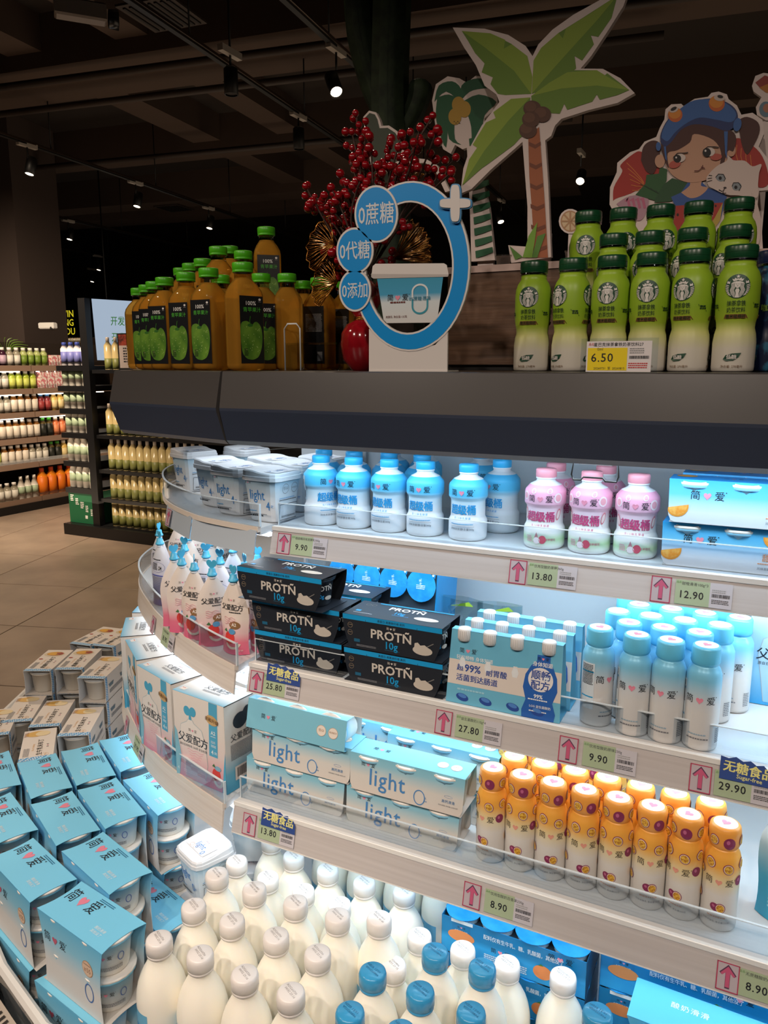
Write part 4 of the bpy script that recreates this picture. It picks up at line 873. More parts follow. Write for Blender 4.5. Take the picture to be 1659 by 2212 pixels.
# ---- wide-waisted "bucket" bottles
SPR = [(.0325, 0), (.0352, .0035), (.036, .008), (.036, .034), (.0355, .037), (.0328, .042), (.0320, .045), (.0320, .072), (.0326, .075), (.0356, .079), (.0362, .081), (.0362, .099), (.0352, .1035), (.0275, .1125), (.0185, .117), (.0165, .119), (.0165, .1225)]
def bucket(kind):
    def f():
        t = thing('yogurt_drink_bottle', '', 'bottle'); pink = kind == 'p'
        mt = GR([(0, 'efecef'), (.008, 'e8f0e4'), (.018, 'bfe0b0'), (.03, 'eef0ec'), (.06, 'f6eef0'), (.08, 'f4bcd2'), (.1, 'f6abc8'), (.123, 'f6abc8')], key='pinkb') if pink else GR([(0, 'f0f1f3'), (.05, 'eeeff2'), (.07, 'dcecf4'), (.084, '5cc8f2'), (.123, '46bcf0')], key='blueb')
        nk = M('f0f0f2', .35)
        g = MB(); g.lathe(SPR, [mt]*13+[nk]*3, 32); g.build('body', t)
        g = MB(); cm = M('f8a6b4', .35, key='pink_cap') if pink else M('3cb8f0', .35, key='cyan_cap'); g.lathe([(.0175, .1225), (.0178, .123), (.0175, .1245), (.0172, .125), (.0183, .126), (.0183, .137), (.0172, .1395), (0, .1405)], [nk, nk, nk, cm, cm, cm, cm], 32, cap=False); g.build('cap', t)
        g = MB(); m = cyl(lerp_prof(SPR)); ik = M('c84a7c', .45, key='magenta_ink') if pink else M('2f9fdc', .45, key='cyan_ink')
        brand(g, .0135, 0, .09, m, .0007); g.text('超级桶', .0195, 0, .058, m, .0009, ik, .04, sx=.9, sp=.95); g.text('含 1 3 种 乳 酸 菌', .0042, 0, .0425, m, .0009, ik, 0)
        if pink:
            for a, z, r in ((-.03, .094, .008), (.032, .092, .009), (-.012, .103, .005), (.016, .104, .005)): g.disc(a, z, r*.9, r, m, .0007, M('f6dfe4', .5), 12); g.disc(a, z, r*.6, r*.7, m, .001, M('f0a8b4', .5), 10)
            for a in (-.031, .033): g.disc(a, .062, .0045, .011, m, .0007, M('d8808c', .5), 12, .3*(1 if a < 0 else -1)); g.disc(a, .062, .003, .008, m, .0009, M('f2dcd8', .5), 12, .3*(1 if a < 0 else -1))
            g.poly([(-.011, .013), (.002, .013), (-.0045, .031)], m, .0007, M('c98a90', .5)); g.disc(-.004, .016, .006, .006, m, .0009, M('f4e6e8', .5), 12); g.disc(.006, .018, .0065, .0075, m, .0009, M('cf5468', .5), 12)
            tiny(g, -.024, .022, m, .0007, M('e0a0b0', .5), .011, .0016, 4); g.text('草莓樱花', .0048, .02, .018, m, .0007, ik, 0)
        else:
            tiny(g, -.022, .031, m, .0007, M('5ab4e4', .5), .044, .0016, 1); g.grid(-.023, .024, .0272, .0276, m, .0007, GINK, 6, 1); g.text('风味发酵乳', .005, -.022, .0225, m, .0007, GINK, 0, 'L'); g.text('净含量360g', .005, .024, .0225, m, .0007, GINK, 0, 'R')
        mm = cyl(lerp_prof(SPR), -2.0); g.grid(-.012, .012, .05, .1, mm, .0007, M('d8e6ee', .5), 5, 3); barcode(g, -.008, .055, .014, .018, mm, .001); tiny(g, -.01, .09, mm, .001, INK, .018, .0014, 4); tiny(g, -.012, .03, mm, .0007, GINK, .02, .0014, 4)
        g.build('label_print', t)
        return t
    return f
z1 = SH[0][0]+.001
for k, (u, v, rz) in enumerate([(670, 1137, 62), (745, 1143, -6), (825, 1150, -10), (904, 1158, 3), (990, 1172, 0)]):
    p = atz(u, v, z1); put('sb', bucket('b'), f"blue-topped bulging drink bottle, {ORD[k]} from the left in the front row", 'bottle', (p.x, 1.337, z1), rz, 'blue-topped bulging bottles')
for k, (u, v, y, rz) in enumerate([(700, 985, 1.44, 20), (765, 990, 1.43, 30), (840, 995, 1.45, 10), (912, 990, 1.44, 20), (850, 985, 1.54, 0), (920, 985, 1.55, 0), (1040, 990, 1.55, 50), (1085, 1002, 1.43, -25)]):
    p = aty(u, v, y); put('sb', None, f"blue-topped bulging drink bottle {['behind the leftmost front one','behind the second front one','behind the third front one','behind the fourth front one','in the rearmost row, left','in the rearmost row, middle','in the rearmost row, beside a side label','standing apart to the right, set back'][k]}", 'bottle', (p.x, y, z1), rz, 'blue-topped bulging bottles')
for k, (u, y, rz) in enumerate([(1177, 1.337, 0), (1275, 1.337, -6), (1376, 1.337, 3), (1200, 1.425, 20), (1308, 1.43, 15)]):
    p = aty(u, 1110 if k < 3 else 1050, y); put('sp', bucket('p'), f"pink strawberry drink bottle {['leftmost of the three in front','in the middle of the front three','rightmost of the front three, beside the slice boxes','behind the leftmost','behind the middle one'][k]}", 'bottle', (p.x, y, z1), rz, 'pink strawberry bottles')
# ---- slim aluminium-look drink bottles
SLM = [(.0222, 0), (.0248, .002), (.0255, .006), (.0255, .112), (.0250, .119), (.0225, .126), (.0195, .1305), (.0190, .133), (.0208, .136), (.0214, .138), (.0210, .142), (.0208, .159), (.0192, .1618), (.0175, .1622)]
def slim():
    t = thing('slim_bottle', '', 'bottle'); mt = GR([(0, 'dedcda'), (.06, 'e2e1df'), (.075, 'dcdfe2'), (.112, '86ccea'), (.163, '62c2ec')], rough=.3, metal=.08, key='silver_blue')
    g = MB(); g.lathe(SLM[:8], mt, 32); g.build('body', t)
    g = MB(); cm = GR([(.13, '5cc0ea'), (.163, '70cef2')], rough=.25, metal=.08); g.lathe(SLM[7:]+[(0, .1622)], cm, 32, cap=False); c = g.build('cap', t)
    g = MB(); f = plane((0, 0, .1623), (1, 0, 0), (0, 1, 0), (0, 0, 1)); g.disc(0, 0, .0168, .0168, f, .0002, M('f3eef0', .4), 24, 0, 1); g.heart(.0, 0, .0068, f, .0005, PINKH, -.3); g.build('seal_sticker', c)
    g = MB(); m = cyl(lerp_prof(SLM)); brand(g, .014, 0, .082, m, .0006); tiny(g, -.014, .026, m, .0006, M('9ab4c4', .5), .028, .002, 1); tiny(g, -.016, .019, m, .0006, GINK, .032, .0022, 1)
    m2 = cyl(lerp_prof(SLM), 1.35); tiny(g, -.006, .035, m2, .0006, GINK, .012, .0016, 8, 1.9); 
    m3 = cyl(lerp_prof(SLM), -1.45); g.grid(-.012, .012, .03, .108, m3, .0005, M('d6e2ea', .5), 4, 3); tiny(g, -.01, .104, m3, .0009, INK, .02, .0013, 14, 1.9, 7); g.grid(-.011, .011, .05, .052, m3, .0009, SKY, 4, 1); g.grid(-.011, .011, .092, .094, m3, .0009, SKY, 4, 1); g.build('label_print', t)
    return t
z2 = SH[1][0]+.001
fr4 = [(1290, 1.215, 55, 'front row, leftmost, its ingredient panel showing'), (1370, 1.207, 0, 'front row, second from the left'), (1443, 1.205, -18, 'front row, third from the left'), (1520, 1.205, -6, 'front row, rightmost')]
for u, y, rz, d in fr4:
    p = aty(u, 1480, y); put('slim', slim, f"silver and sky blue slim bottle, {d}", 'bottle', (p.x, y, z2), rz, 'silver and sky blue slim bottles')
caps = [(1352, 1348, 1.262), (1427, 1362, 1.262), (1502, 1372, 1.262), (1322, 1325, 1.315), (1388, 1330, 1.315), (1460, 1340, 1.315), (1530, 1350, 1.315), (1305, 1305, 1.37), (1373, 1312, 1.37), (1438, 1318, 1.37), (1508, 1326, 1.37),
        (1308, 1288, 1.425), (1373, 1294, 1.425), (1435, 1300, 1.425), (1505, 1308, 1.425), (1320, 1275, 1.48), (1430, 1285, 1.48), (1495, 1290, 1.48)]
rn = {1.262: 'second', 1.315: 'third', 1.37: 'fourth', 1.425: 'fifth', 1.48: 'rearmost'}; cc = {}
for u, v, y in caps:
    p = aty(u, v, y); i = cc.get(y, 0); cc[y] = i+1
    x = -.205+i*.054+(.027 if rn[y] in ('second', 'fourth', 'rearmost') else 0)+(.0)
    put('slim', None, f"silver and sky blue slim bottle, {ORD[i]} from the left in the {rn[y]} row", 'bottle', (x, y, z2), random.uniform(-30, 30), 'silver and sky blue slim bottles')
# passion fruit bottles
ORG = [(.0228, 0), (.0252, .002), (.026, .006), (.026, .106), (.0255, .116), (.0232, .124), (.0200, .129), (.0196, .132), (.0218, .136), (.0228, .142), (.0228, .158), (.0215, .165), (.0190, .1672)]
def fruit(g, x, z, r, m, half=True, rot=0.):
    g.disc(x, z, r, r*1.12, m, .0006, M('8a3058', .45, key='passion_skin'), 16, rot)
    if half: g.disc(x, z, r*.86, r*.98, m, .0009, M('f0dccb', .45), 16, rot); g.disc(x, z, r*.74, r*.86, m, .0012, NOISE('b9761c', 'f0c24a', (420, 420, 420), .45, key='pulp', lo=.4, hi=.6), 16, rot)
    else: g.disc(x-r*.25, z+r*.3, r*.3, r*.4, m, .0009, M('c0688c', .4), 10, rot)
def passion():
    t = thing('fruit_bottle', '', 'bottle'); mt = GR([(0, 'd8d4d0'), (.06, 'e4dfd8'), (.085, 'ecd9a6'), (.105, 'f2b04a'), (.168, 'f0a040')], rough=.35, key='orange_print')
    g = MB(); g.lathe(ORG[:8], mt, 32); g.build('body', t)
    g = MB(); g.lathe(ORG[7:]+[(0, .1672)], M('f0a246', .35, key='orange_wrap'), 32, cap=False); c = g.build('cap', t)
    mm = cyl(lerp_prof(ORG)); fruit(g2 := MB(), -.012, .1475, .0075, mm); fruit(g2, .010, .146, .0085, mm, False); fruit(g2, .034, .148, .008, mm); fruit(g2, -.036, .146, .008, mm, False)
    f = plane((0, 0, .1673), (1, 0, 0), (0, 1, 0), (0, 0, 1)); g2.disc(0, 0, .0172, .0172, f, .0002, M('f3e6e0', .4), 24, 0, 1); g2.heart(0, 0, .0070, f, .0005, PINKH, -.3); g2.build('printed_wrap', c)
    g = MB(); brand(g, .013, 0, .083, mm, .0006, M('4a4030', .5), M('e8a08a', .5))
    fruit(g, -.014, .111, .0078, mm); fruit(g, .012, .106, .0078, mm, True, .4); fruit(g, -.030, .092, .006, mm); fruit(g, .031, .086, .0072, mm, False); fruit(g, -.003, .041, .0062, mm, False, .6); fruit(g, .005, .0405, .0072, mm); fruit(g, -.034, .05, .007, mm); fruit(g, .036, .112, .007, mm)
    tiny(g, -.013, .024, mm, .0006, M('d9a080', .5), .026, .002, 1); g.text('风味发酵乳 净含量230克', .0036, 0, .017, mm, .0006, GINK, 0); g.build('label_print', t)
    return t
z3 = SH[2][0]+.001
for k, (u, rz) in enumerate([(1050, -20), (1112, -5), (1178, 12), (1245, 14), (1311, -12), (1385, 10), (1460, -25), (1540, -5)]):
    p = aty(u, 1900, 1.166); y = 1.166
    x = -.373+k*.0522
    put('pf', passion, f"passion fruit yogurt bottle, {ORD[k]} from the left in the front row", 'bottle', (x, y, z3), rz, 'passion fruit yogurt bottles')
for k, (i, rz) in enumerate([(0, 0), (1, 30), (2, -15), (3, 10), (4, 0), (5, 15), (6, -10)]):
    put('pf', None, f"passion fruit yogurt bottle, {ORD[k]} from the left in the second row", 'bottle', (-.352+i*.0535, 1.221, z3), rz, 'passion fruit yogurt bottles')
for k in range(4): put('pf', None, f"passion fruit yogurt bottle, {ORD[k]} from the left in the third row, under the rail", 'bottle', (-.375+k*.0535, 1.277, z3), 25*k, 'passion fruit yogurt bottles')
for k in range(4): put('pf', None, f"passion fruit yogurt bottle, {ORD[k]} from the left in the rearmost row", 'bottle', (-.36+k*.0535, 1.334, z3), 40*k, 'passion fruit yogurt bottles')
# ---- black protein sleeves
def protein():
    t = thing('protein_yogurt_pack', '', 'box'); L, W, H = .198, .086, .064; K = M('23272f', .45, key='black_board'); BL = M('1a9ad6', .45, key='strip_blue'); SV = M('cfc8be', .4, key='silver_ink')
    top = [(-L/2, -W/2), (L/2, -W/2), (L/2, W/2), (-L/2, W/2)]
    g = MB(); f = plane((0, 0, H), (1, 0, 0), (0, 1, 0), (0, 0, 1)); g.poly(top, f, 0, K, .0008); g.poly(top, plane((0, 0, .0008), (1, 0, 0), (0, 1, 0), (0, 0, 1)), 0, K, .0008)
    side = curve_pts((-L/2, H), (-L/2+.016, 0), -.004)+curve_pts((L/2-.016, 0), (L/2, H), -.004)
    fs = plane((0, -W/2, 0)); g.poly(side, fs, 0, K, .0008); g.poly(side, plane((0, W/2, 0), (-1, 0, 0), (0, 0, 1), (0, 1, 0)), 0, K, .0008); 
    cr = [(-L/2, 0), (L/2, 0)]
    g.build('sleeve', t)
    g = MB(); g.grid(-L/2+.0005, L/2-.0005, H-.0095, H-.0002, fs, .0004, BL, 1, 1); g.text('高蛋白·高膳食纤维·高钙', .0052, 0, H-.005, fs, .0007, K, 0)
    brand(g, .0055, .0, .048, fs, .0006, SV, SV); g.text('PROTÑ', .0235, .0, .0345, fs, .0006, SV, .022, sp=1.02, sx=1.05); g.text('10g', .019, .002, .0165, fs, .0006, BL, .015)
    tiny(g, -.012, .0065, fs, .0006, M('2a5a74', .5), .03, .0013, 1); g.grid(-.075, -.063, .0135, .0195, fs, .0006, M('1f5f80', .5), 1, 1); tiny(g, -.07, .008, fs, .0006, GINK, .04, .0012, 2)
    for zz in (.044, .030): g.ring(-.083, zz, .0052, .0052, .0007, fs, .0006, M('8a7a66', .5), 16); tiny(g, -.0865, zz, fs, .0006, M('8a7a66', .5), .007, .0012, 1)
    DO = M('c9c0b4', .5, key='dollop'); g.disc(.062, .018, .019, .0085, fs, .0006, DO, 20); g.poly([(.046, .02), (.047, .03), (.053, .032), (.058, .027), (.066, .029), (.078, .022), (.078, .016), (.05, .014)][::-1], fs, .0008, DO); g.stroke([(.07, .026), (.083, .034)], .0016, fs, .0008, M('7d7a76', .4))
    f = plane((0, 0, H), (1, 0, 0), (0, 1, 0), (0, 0, 1)); g.text('PROTÑ', .022, .005, .018, f, .0005, M('ece8e4', .5), .02); g.text('10g', .016, .0, -.004, f, .0005, BL, .02); tiny(g, -.012, -.016, f, .0005, BL, .034, .0016, 1); g.disc(.055, -.012, .024, .009, f, .0005, M('e4dcd0', .5), 20); tiny(g, .035, -.003, f, .0007, GINK, .03, .001, 1); g.grid(-.085, -.075, -.02, -.012, f, .0005, BL, 1, 1); tiny(g, -.085, -.028, f, .0005, M('ece8e4', .5), .04, .0016, 1)
    for xx in (-.078, -.066): g.ring(xx, .022, .005, .005, .0007, f, .0006, M('8a7a66', .5), 16)
    g.grid(-.06, .09, .0345, .0385, f, .0005, BL, 1, 1); g.build('design_print', t)
    for x in (-.051, .051):
        c = cup(t, x, 0, .0015, .041, .056, M('22262e', .35), M('1c2028', .3), pr=False)
    g = MB(); m = cyl(.039, math.radians(60)); g.text('PROTÑ', .013, 0, .037, m, .001, SV, .02); g.text('10g', .010, -.004, .022, m, .001, BL, .02); g.disc(.012, .018, .008, .004, m, .001, DO, 12); o = g.build('cup_print', c)
    return t
PP = [(-.778, 1.228, 0, 0, 'bottom of the left stack'), (-.781, 1.226, 1, 0, 'middle of the left stack'), (-.80, 1.205, 2, -3, 'topmost of the left stack, its cup showing'), (-.572, 1.222, 0, 0, 'bottom of the right stack'), (-.574, 1.222, 1, 0, 'top of the right stack')]
for x, y, n_, a, d in PP: put('prot', protein, f"black protein yogurt pack with blue strip, {d}", 'box', (x, y, z2+n_*.0652), a, 'black protein yogurt packs')
for n_ in (0, 1): put('prot', None, f"black protein yogurt pack with blue strip, {['bottom','top'][n_]} of the stack behind the left one", 'box', (-.765, 1.325, z2+n_*.0652), 0, 'black protein yogurt packs')
# ---- foil cup cases
def foil_case(nx, nz, wd, hg, rr, tray_dep=.10, wrap=True, front=False):
    """case standing up, foil lids facing -y (front=False) or lying with lids up"""
    def f():
        t = thing('foil_cup_case', '', 'case'); FO = NOISE('1c86cc', '3aa4e2', (30, 30, 30), .3, .25, metal=.15, key='foil'); TR = M('1f8cc8', .4, key='tray_blue'); DK = M('23303c', .6)
        g = MB(); g.box(-wd/2, wd/2, 0, tray_dep, 0, hg, TR); g.box(-wd/2+.002, wd/2-.002, -.001, .001, .002, hg-.002, DK); g.build('tray', t)
        for j in range(nz):
            for i in range(nx):
                x = -wd/2+wd*(i+.5)/nx; z = hg*(j+.5)/nz
                g = MB(); fm = plane((x, -.010, z)); N = 26; pts = [(math.cos(2*PI*k/N)*rr*(1+.012*math.sin(k*5)), math.sin(2*PI*k/N)*rr*(1+.012*math.cos(k*7))) for k in range(N)]
                g.poly(pts, fm, 0, FO, .001); g.poly([(rr*.72, rr*.75), (rr*.95, rr*.9), (rr*.9, rr*.55)], fm, 0, FO, .001); g.lathe([(.001, 0), (rr*.88, 0), (rr*.85, .03)], M('bcd4e4', .4), 16, o=(0, 0, 0), cap=False)
                n0 = len(g.v)-16*3
                for q in range(n0, len(g.v)): a, b, c_ = g.v[q]; g.v[q] = (x+a, -.0088+c_, z+b)
                lid = g.build('foil_lid', t)
                g = MB(); tm = M('d2e8f4', .5, key='foil_ink'); g.text('生牛乳', rr*.2, 0, rr*.15, fm, .0008, tm, 0, rot=PI/2+.2); tiny(g, -rr*.3, 0, fm, .0008, tm, rr*.6, rr*.05, 3, 2, i+j); g.heart(rr*.8, rr*.72, rr*.08, fm, .0008, tm); g.build('foil_print', lid)
        return t
    return f
o = put('fc1', foil_case(4, 2, .26, .17, .0335), 'blue foil cup case standing upright behind the black protein packs', '', (0, 0, 0)); o['category'] = 'case'
p = aty(822, 1250, 1.38); o.location = (-.71, 1.395, z2+.004); o.rotation_euler = (math.radians(-8), 0, math.radians(-3))
def lowcase():
    t = thing('yogurt_case', '', 'case'); L, W, H = .268, .125, .073; B1 = GR([(-.001, '2a9bd8'), (.03, '2a9bd8'), (.042, '1478ae'), (.074, '1478ae')], key='case_print')
    g = MB(); g.box(-L/2, L/2, -W/2, -W/2+.001, 0, H, B1); g.box(-L/2, L/2, W/2-.001, W/2, 0, H, B1); g.box(-L/2, -L/2+.001, -W/2, W/2, 0, H, B1); g.box(L/2-.001, L/2, -W/2, W/2, 0, H, M('1c4a6a', .3)); g.box(-L/2, L/2, -W/2, W/2, 0, .001, B1); g.box(-L/2+.001, L/2-.001, -W/2+.001, W/2-.001, H-.012, H-.011, M('23303c', .5)); g.build('tray', t)
    FO = NOISE('1f8ed6', '3aa4e2', (30, 30, 30), .3, .25, metal=.15, key='foil'); tm = M('bfe0f2', .5, key='foil_ink')
    for j in range(2):
        for i in range(4):
            x = -L/2+L*(i+.5)/4; y = -W/2+W*(j+.5)/2; rr = .0345; fm = plane((x, y, H+.002+(.0015 if (i+j) % 2 else 0)), (1, 0, 0), (0, 1, 0), (0, 0, 1)); N = 26
            g = MB(); g.poly([(math.cos(2*PI*k/N)*rr*(1+.012*math.sin(k*5)), math.sin(2*PI*k/N)*rr*(1+.012*math.cos(k*7))) for k in range(N)], fm, 0, FO, .001); g.lathe([(rr*.7, -.07), (rr*.9, -.001)], M('bcd4e4', .4), 16, o=(x, y, H+.002), cap=False)
            lid = g.build('foil_lid', t); g = MB(); g.text('生牛乳', rr*.2, 0, rr*.15, fm, .0008, tm, 0, rot=PI/2-.3); tiny(g, -rr*.3, 0, fm, .0008, tm, rr*.6, rr*.04, 2, 2, i); g.build('foil_print', lid)
    g = MB(); fs = plane((0, -W/2, 0)); wt = M('dfeaf0', .5); g.text('配料仅有生牛乳、糖、乳酸菌，其他没了', .0104, -.052, .056, fs, .0006, wt, .005, 'L', .92, sx=.82); brand(g, .0135, .088, .061, fs, .0006); g.grid(-.115, -.073, .066, .073, fs, .0006, wt, 1, 1); g.grid(-.113, -.077, .04, .064, fs, .0004, M('1670a4', .5), 1, 1); brand(g, .005, -.095, .058, fs, .0006); g.text('裸酸奶', .009, -.095, .048, fs, .0006, wt, 0)
    g.disc(-.095, .040, .026, .012, fs, .0008, M('dd8a50', .5), 20); g.disc(.058, .024, .017, .014, fs, .0008, M('e0864a', .5, key='orange_pic'), 20); g.poly([(.05, .036), (.06, .037), (.055, .04)], fs, .001, M('4a7a2a', .5)); tiny(g, -.05, .02, fs, .0006, wt, .08, .0022, 4); brand(g, .011, -.02, .034, fs, .0006); g.build('design_print', t)
    return t
for q in range(3): put('lowc', lowcase, f"blue yogurt cup case with foil lids, {['lowest','middle','topmost'][q]} of the stack behind the milk bottles", 'case', (-.335, 1.245, DZ+.001+q*.0762), 0, 'foil cup cases at the bottom')
for q in range(3): put('lowc', None, f"blue yogurt cup case with foil lids, {['lowest','middle','topmost'][q]} in the right-hand stack by the blue boxes", 'case', (-.052, 1.29, DZ+.001+q*.0762), 0, 'foil cup cases at the bottom')
def bigblue():
    t = thing('smooth_yogurt_box', '', 'box'); L, W, H = .245, .088, .07; SB = M('5ab4d8', .5, key='soft_blue_box'); top = [(-L/2, -W/2), (L/2, -W/2), (L/2, W/2), (-L/2, W/2)]
    g = MB(); f = plane((0, 0, H), (1, 0, 0), (0, 1, 0), (0, 0, 1)); g.poly(top, f, 0, SB, .0008); g.poly(top, plane((0, 0, .0008), (1, 0, 0), (0, 1, 0), (0, 0, 1)), 0, SB, .0008)
    for s in (-1, 1): g.poly(curve_pts((-L/2, H), (-L/2+.008, 0), .006)+curve_pts((L/2-.008, 0), (L/2, H), .006), plane((0, s*W/2, 0), (-s, 0, 0), (0, 0, 1), (0, s, 0)), 0, SB, .0008)
    g.build('sleeve', t); g = MB(); g.text('酸奶滑滑', .0135, -.035, .012, f, .0005, M('d8eaf2', .5), .01, sp=1.2); brand(g, .019, .075, -.01, f, .0005); g.build('design_print', t)
    for x in (-.08, 0, .08): cup(t, x, 0, .0015, .039, .064, pr=False)
    return t
for q in range(3): put('bigb', bigblue, f"pale blue yogurt sleeve, {['lowest','middle','topmost'][q]} of the rear stack at the lower right corner", 'box', (-.0, 1.155, DZ+.001+q*.0715), -2, 'pale blue yogurt sleeves at the lower right')
for q in range(3): put('bigb', None, f"pale blue yogurt sleeve, {['lowest','middle','topmost'][q]} of the front stack at the lower right corner", 'box', (.012, 1.05, DZ+.001+q*.0715), -4, 'pale blue yogurt sleeves at the lower right')
# ---- light 0 three-cup sleeves and orange-slice sleeves
def sleeve3(kind):
    def f():
        t = thing('three_cup_sleeve', '', 'box'); L, W0, W1, H = .226, .074, .058, .069; og = kind == 'orange'
        if og: FR = GR([(0, 'e6e4e6'), (.018, 'dcdee4'), (.045, '62b8e2'), (.072, '1e9cdc')], key='orange_box_print'); TP = M('1c92d6', .45)
        else: FR = GR([(0, 'dcd3ca'), (.03, 'd5d2cc'), (.055, '8fc4d6'), (.072, '7bbcd2')], key='light0_print'); TP = M('7fc0d6', .45, key='light0_top')
        IN = M('d2cdc8', .6); g = MB(); f_ = plane((0, 0, H), (1, 0, 0), (0, 1, 0), (0, 0, 1)); yo = 0
        g.poly([(-L/2, -W1/2), (L/2, -W1/2), (L/2, W1/2), (-L/2, W1/2)], f_, 0, TP, .0008); g.poly([(-L/2+.004, -W0/2), (L/2-.004, -W0/2), (L/2-.004, W0/2), (-L/2+.004, W0/2)], plane((0, 0, .0008), (1, 0, 0), (0, 1, 0), (0, 0, 1)), 0, IN, .0008)
        rc = [(-L/2, H), (-L/2+.002, .012), (-L/2+.006, .003), (-L/2+.013, 0), (L/2-.013, 0), (L/2-.006, .003), (L/2-.002, .012), (L/2, H)]
        sl = (W0-W1)/2/H
        fs = plane((0, -W0/2, 0), (1, 0, 0), (0, sl, 1), (0, -1, sl)); fb = plane((0, W0/2, 0), (-1, 0, 0), (0, -sl, 1), (0, 1, sl)); g.poly(rc, fs, 0, FR, .0008); g.poly(rc, fb, 0, FR, .0008); g.build('sleeve', t)
        g = MB(); brand(g, .0088 if not og else .0155, -.075 if not og else -.055, .052 if not og else .045, fs, .0006)
        for x in (-.075, 0, .075):      # cup rims poking through the arched slots
            P = [(x-.017, H-.006), (x-.012, H-.0085), (x, H-.0098), (x+.012, H-.0085), (x+.017, H-.006)]
            g.poly(P+[(x+.017, H-.0025), (x, H-.0055), (x-.017, H-.0025)], fs, .0022, M('f1ece6', .35), .0016); g.poly([(x-.018, H-.0066), (x, H-.0112), (x+.018, H-.0066), (x+.012, H-.0086), (x, H-.0100), (x-.012, H-.0086)], fs, .0007, M('3a342e', .6))
        if og:
            g.text('甜橙滑滑', .0125, .062, .026, fs, .0006, M('e8905a', .5), .01, 'C', 1.15); tiny(g, .03, .016, fs, .0006, M('e8905a', .5), .06, .0014, 1); g.text('风味发酵乳 净含量100克X3杯', .0046, .03, .009, fs, .0006, GINK, 0, 'L')
            OR = M('ef9a36', .5, key='orange_peel'); PU = NOISE('ef9430', 'f7b95c', (150, 150, 150), .5, key='orange_pulp')
            for x, zc, a in ((-.098, .024, .2), (.052, .056, 0), (.105, .03, 0)):
                P = [(x+.017*math.cos(-PI*k/10+a), zc+.002+.017*math.sin(-PI*k/10+a)) for k in range(11)]; P = [(max(-.112, min(.112, q[0])), q[1]) for q in P]
                g.poly(P[::-1], fs, .0006, OR); P = [(x+.0145*math.cos(-PI*k/10+a), zc+.002+.0145*math.sin(-PI*k/10+a)) for k in range(11)]; P = [(max(-.1115, min(.1115, q[0])), q[1]) for q in P]; g.poly(P[::-1], fs, .0009, PU)
            brand(g, .009, -.02, 0, f_, .0006); g.disc(-.09, .01, .016, .012, f_, .0006, OR, 14); g.disc(.08, -.01, .014, .012, f_, .0006, OR, 14)
        else:
            ik = M('4a86c0', .5, key='light_ink'); g.text('light', .044, -.035, .032, fs, .0006, ik, .006, sx=.9, sp=1.08); g.ring(.029, .0165, .0112, .0138, .0018, fs, .0006, ik, 28); g.text('%', .005, .041, .018, fs, .0006, ik, 0); g.text('蔗糖', .003, .041, .012, fs, .0006, ik, 0)
            g.text('高钙滑滑', .0062, .084, .022, fs, .0006, M('5a86b4', .5), .005); g.text('风味发酵乳 净含量:100克X3杯', .0028, .084, .014, fs, .0006, GINK, 0); g.ring(.084, .031, .008, .0022, .0004, fs, .0006, ik, 14)
            brand(g, .0105, -.062, 0.0, f_, .0006)
            for x, s_ in ((.060, '低GI'), (.086, '纯净配方')): g.disc(x, 0, .0105, .0105, f_, .0004, M('e6dcd0', .5), 20); g.ring(x, 0, .0105, .0105, .0006, f_, .0006, M('b98a60', .5), 20); g.text(s_, .0062 if x < .07 else .0042, x, .001, f_, .0007, M('a07a5a', .5), 0)
        g.build('design_print', t)
        for x in (-.075, 0, .075): cup(t, x, 0, .0015, .0365 if False else .034, .063, pr=False)
        return t
    return f
S3 = [(-.772, 1.185, 0, 0, 0, 'bottom of the left stack behind the sugar-free topper'), (-.757, 1.187, 1, 0, 0, 'second layer of the left stack'), (-.54, 1.182, 0, 0, 0, 'bottom of the right stack'), (-.530, 1.180, 1, 0, 0, 'top of the right stack beside the passion fruit bottles')]
for x, y, n_, a, tl, d in S3: put('l0', sleeve3('light'), f"pale aqua light 0 three-cup pack, {d}", 'box', (x, y, z3+n_*.0705), a, 'pale aqua light 0 packs')
o = put('l0', None, 'pale aqua light 0 pack tipped forward on its side on top of the left stack', 'box', (-.766, 1.152, z3+.1425), 0, 'pale aqua light 0 packs'); o.rotation_euler = (math.radians(78), 0, math.radians(-1)); o.location = (-.766, 1.222, z3+.1425+.008)
for x, y, n_, d in ((-.62, 1.30, 0, 'lower one behind the gap between both stacks'), (-.62, 1.30, 1, 'upper one behind the gap between both stacks'), (-.50, 1.275, 0, 'bottom of the rear stack by the passion fruit bottles'), (-.50, 1.275, 1, 'middle of the rear stack by the passion fruit bottles'), (-.49, 1.36, 0, 'bottom at the very back'), (-.49, 1.36, 1, 'middle at the very back')):
    put('l0', None, f"pale aqua light 0 three-cup pack, {d}", 'box', (x, y, z3+n_*.0705), 0, 'pale aqua light 0 packs')
put('l0', None, 'pale aqua light 0 three-cup pack topping the very back stack, brightly lit', 'box', (-.49, 1.36, z3+.141), 0, 'pale aqua light 0 packs')
for x, y, n_, d in ((-.028, 1.328, 0, 'bottom in front'), (-.022, 1.328, 1, 'top in front'), (-.01, 1.41, 0, 'bottom behind'), (-.01, 1.41, 1, 'top behind, under the canopy')):
    put('og', sleeve3('orange'), f"blue three-cup yogurt pack with orange slices, {d}", 'box', (x, y, z1+n_*.0715), 0, 'orange slice yogurt packs')
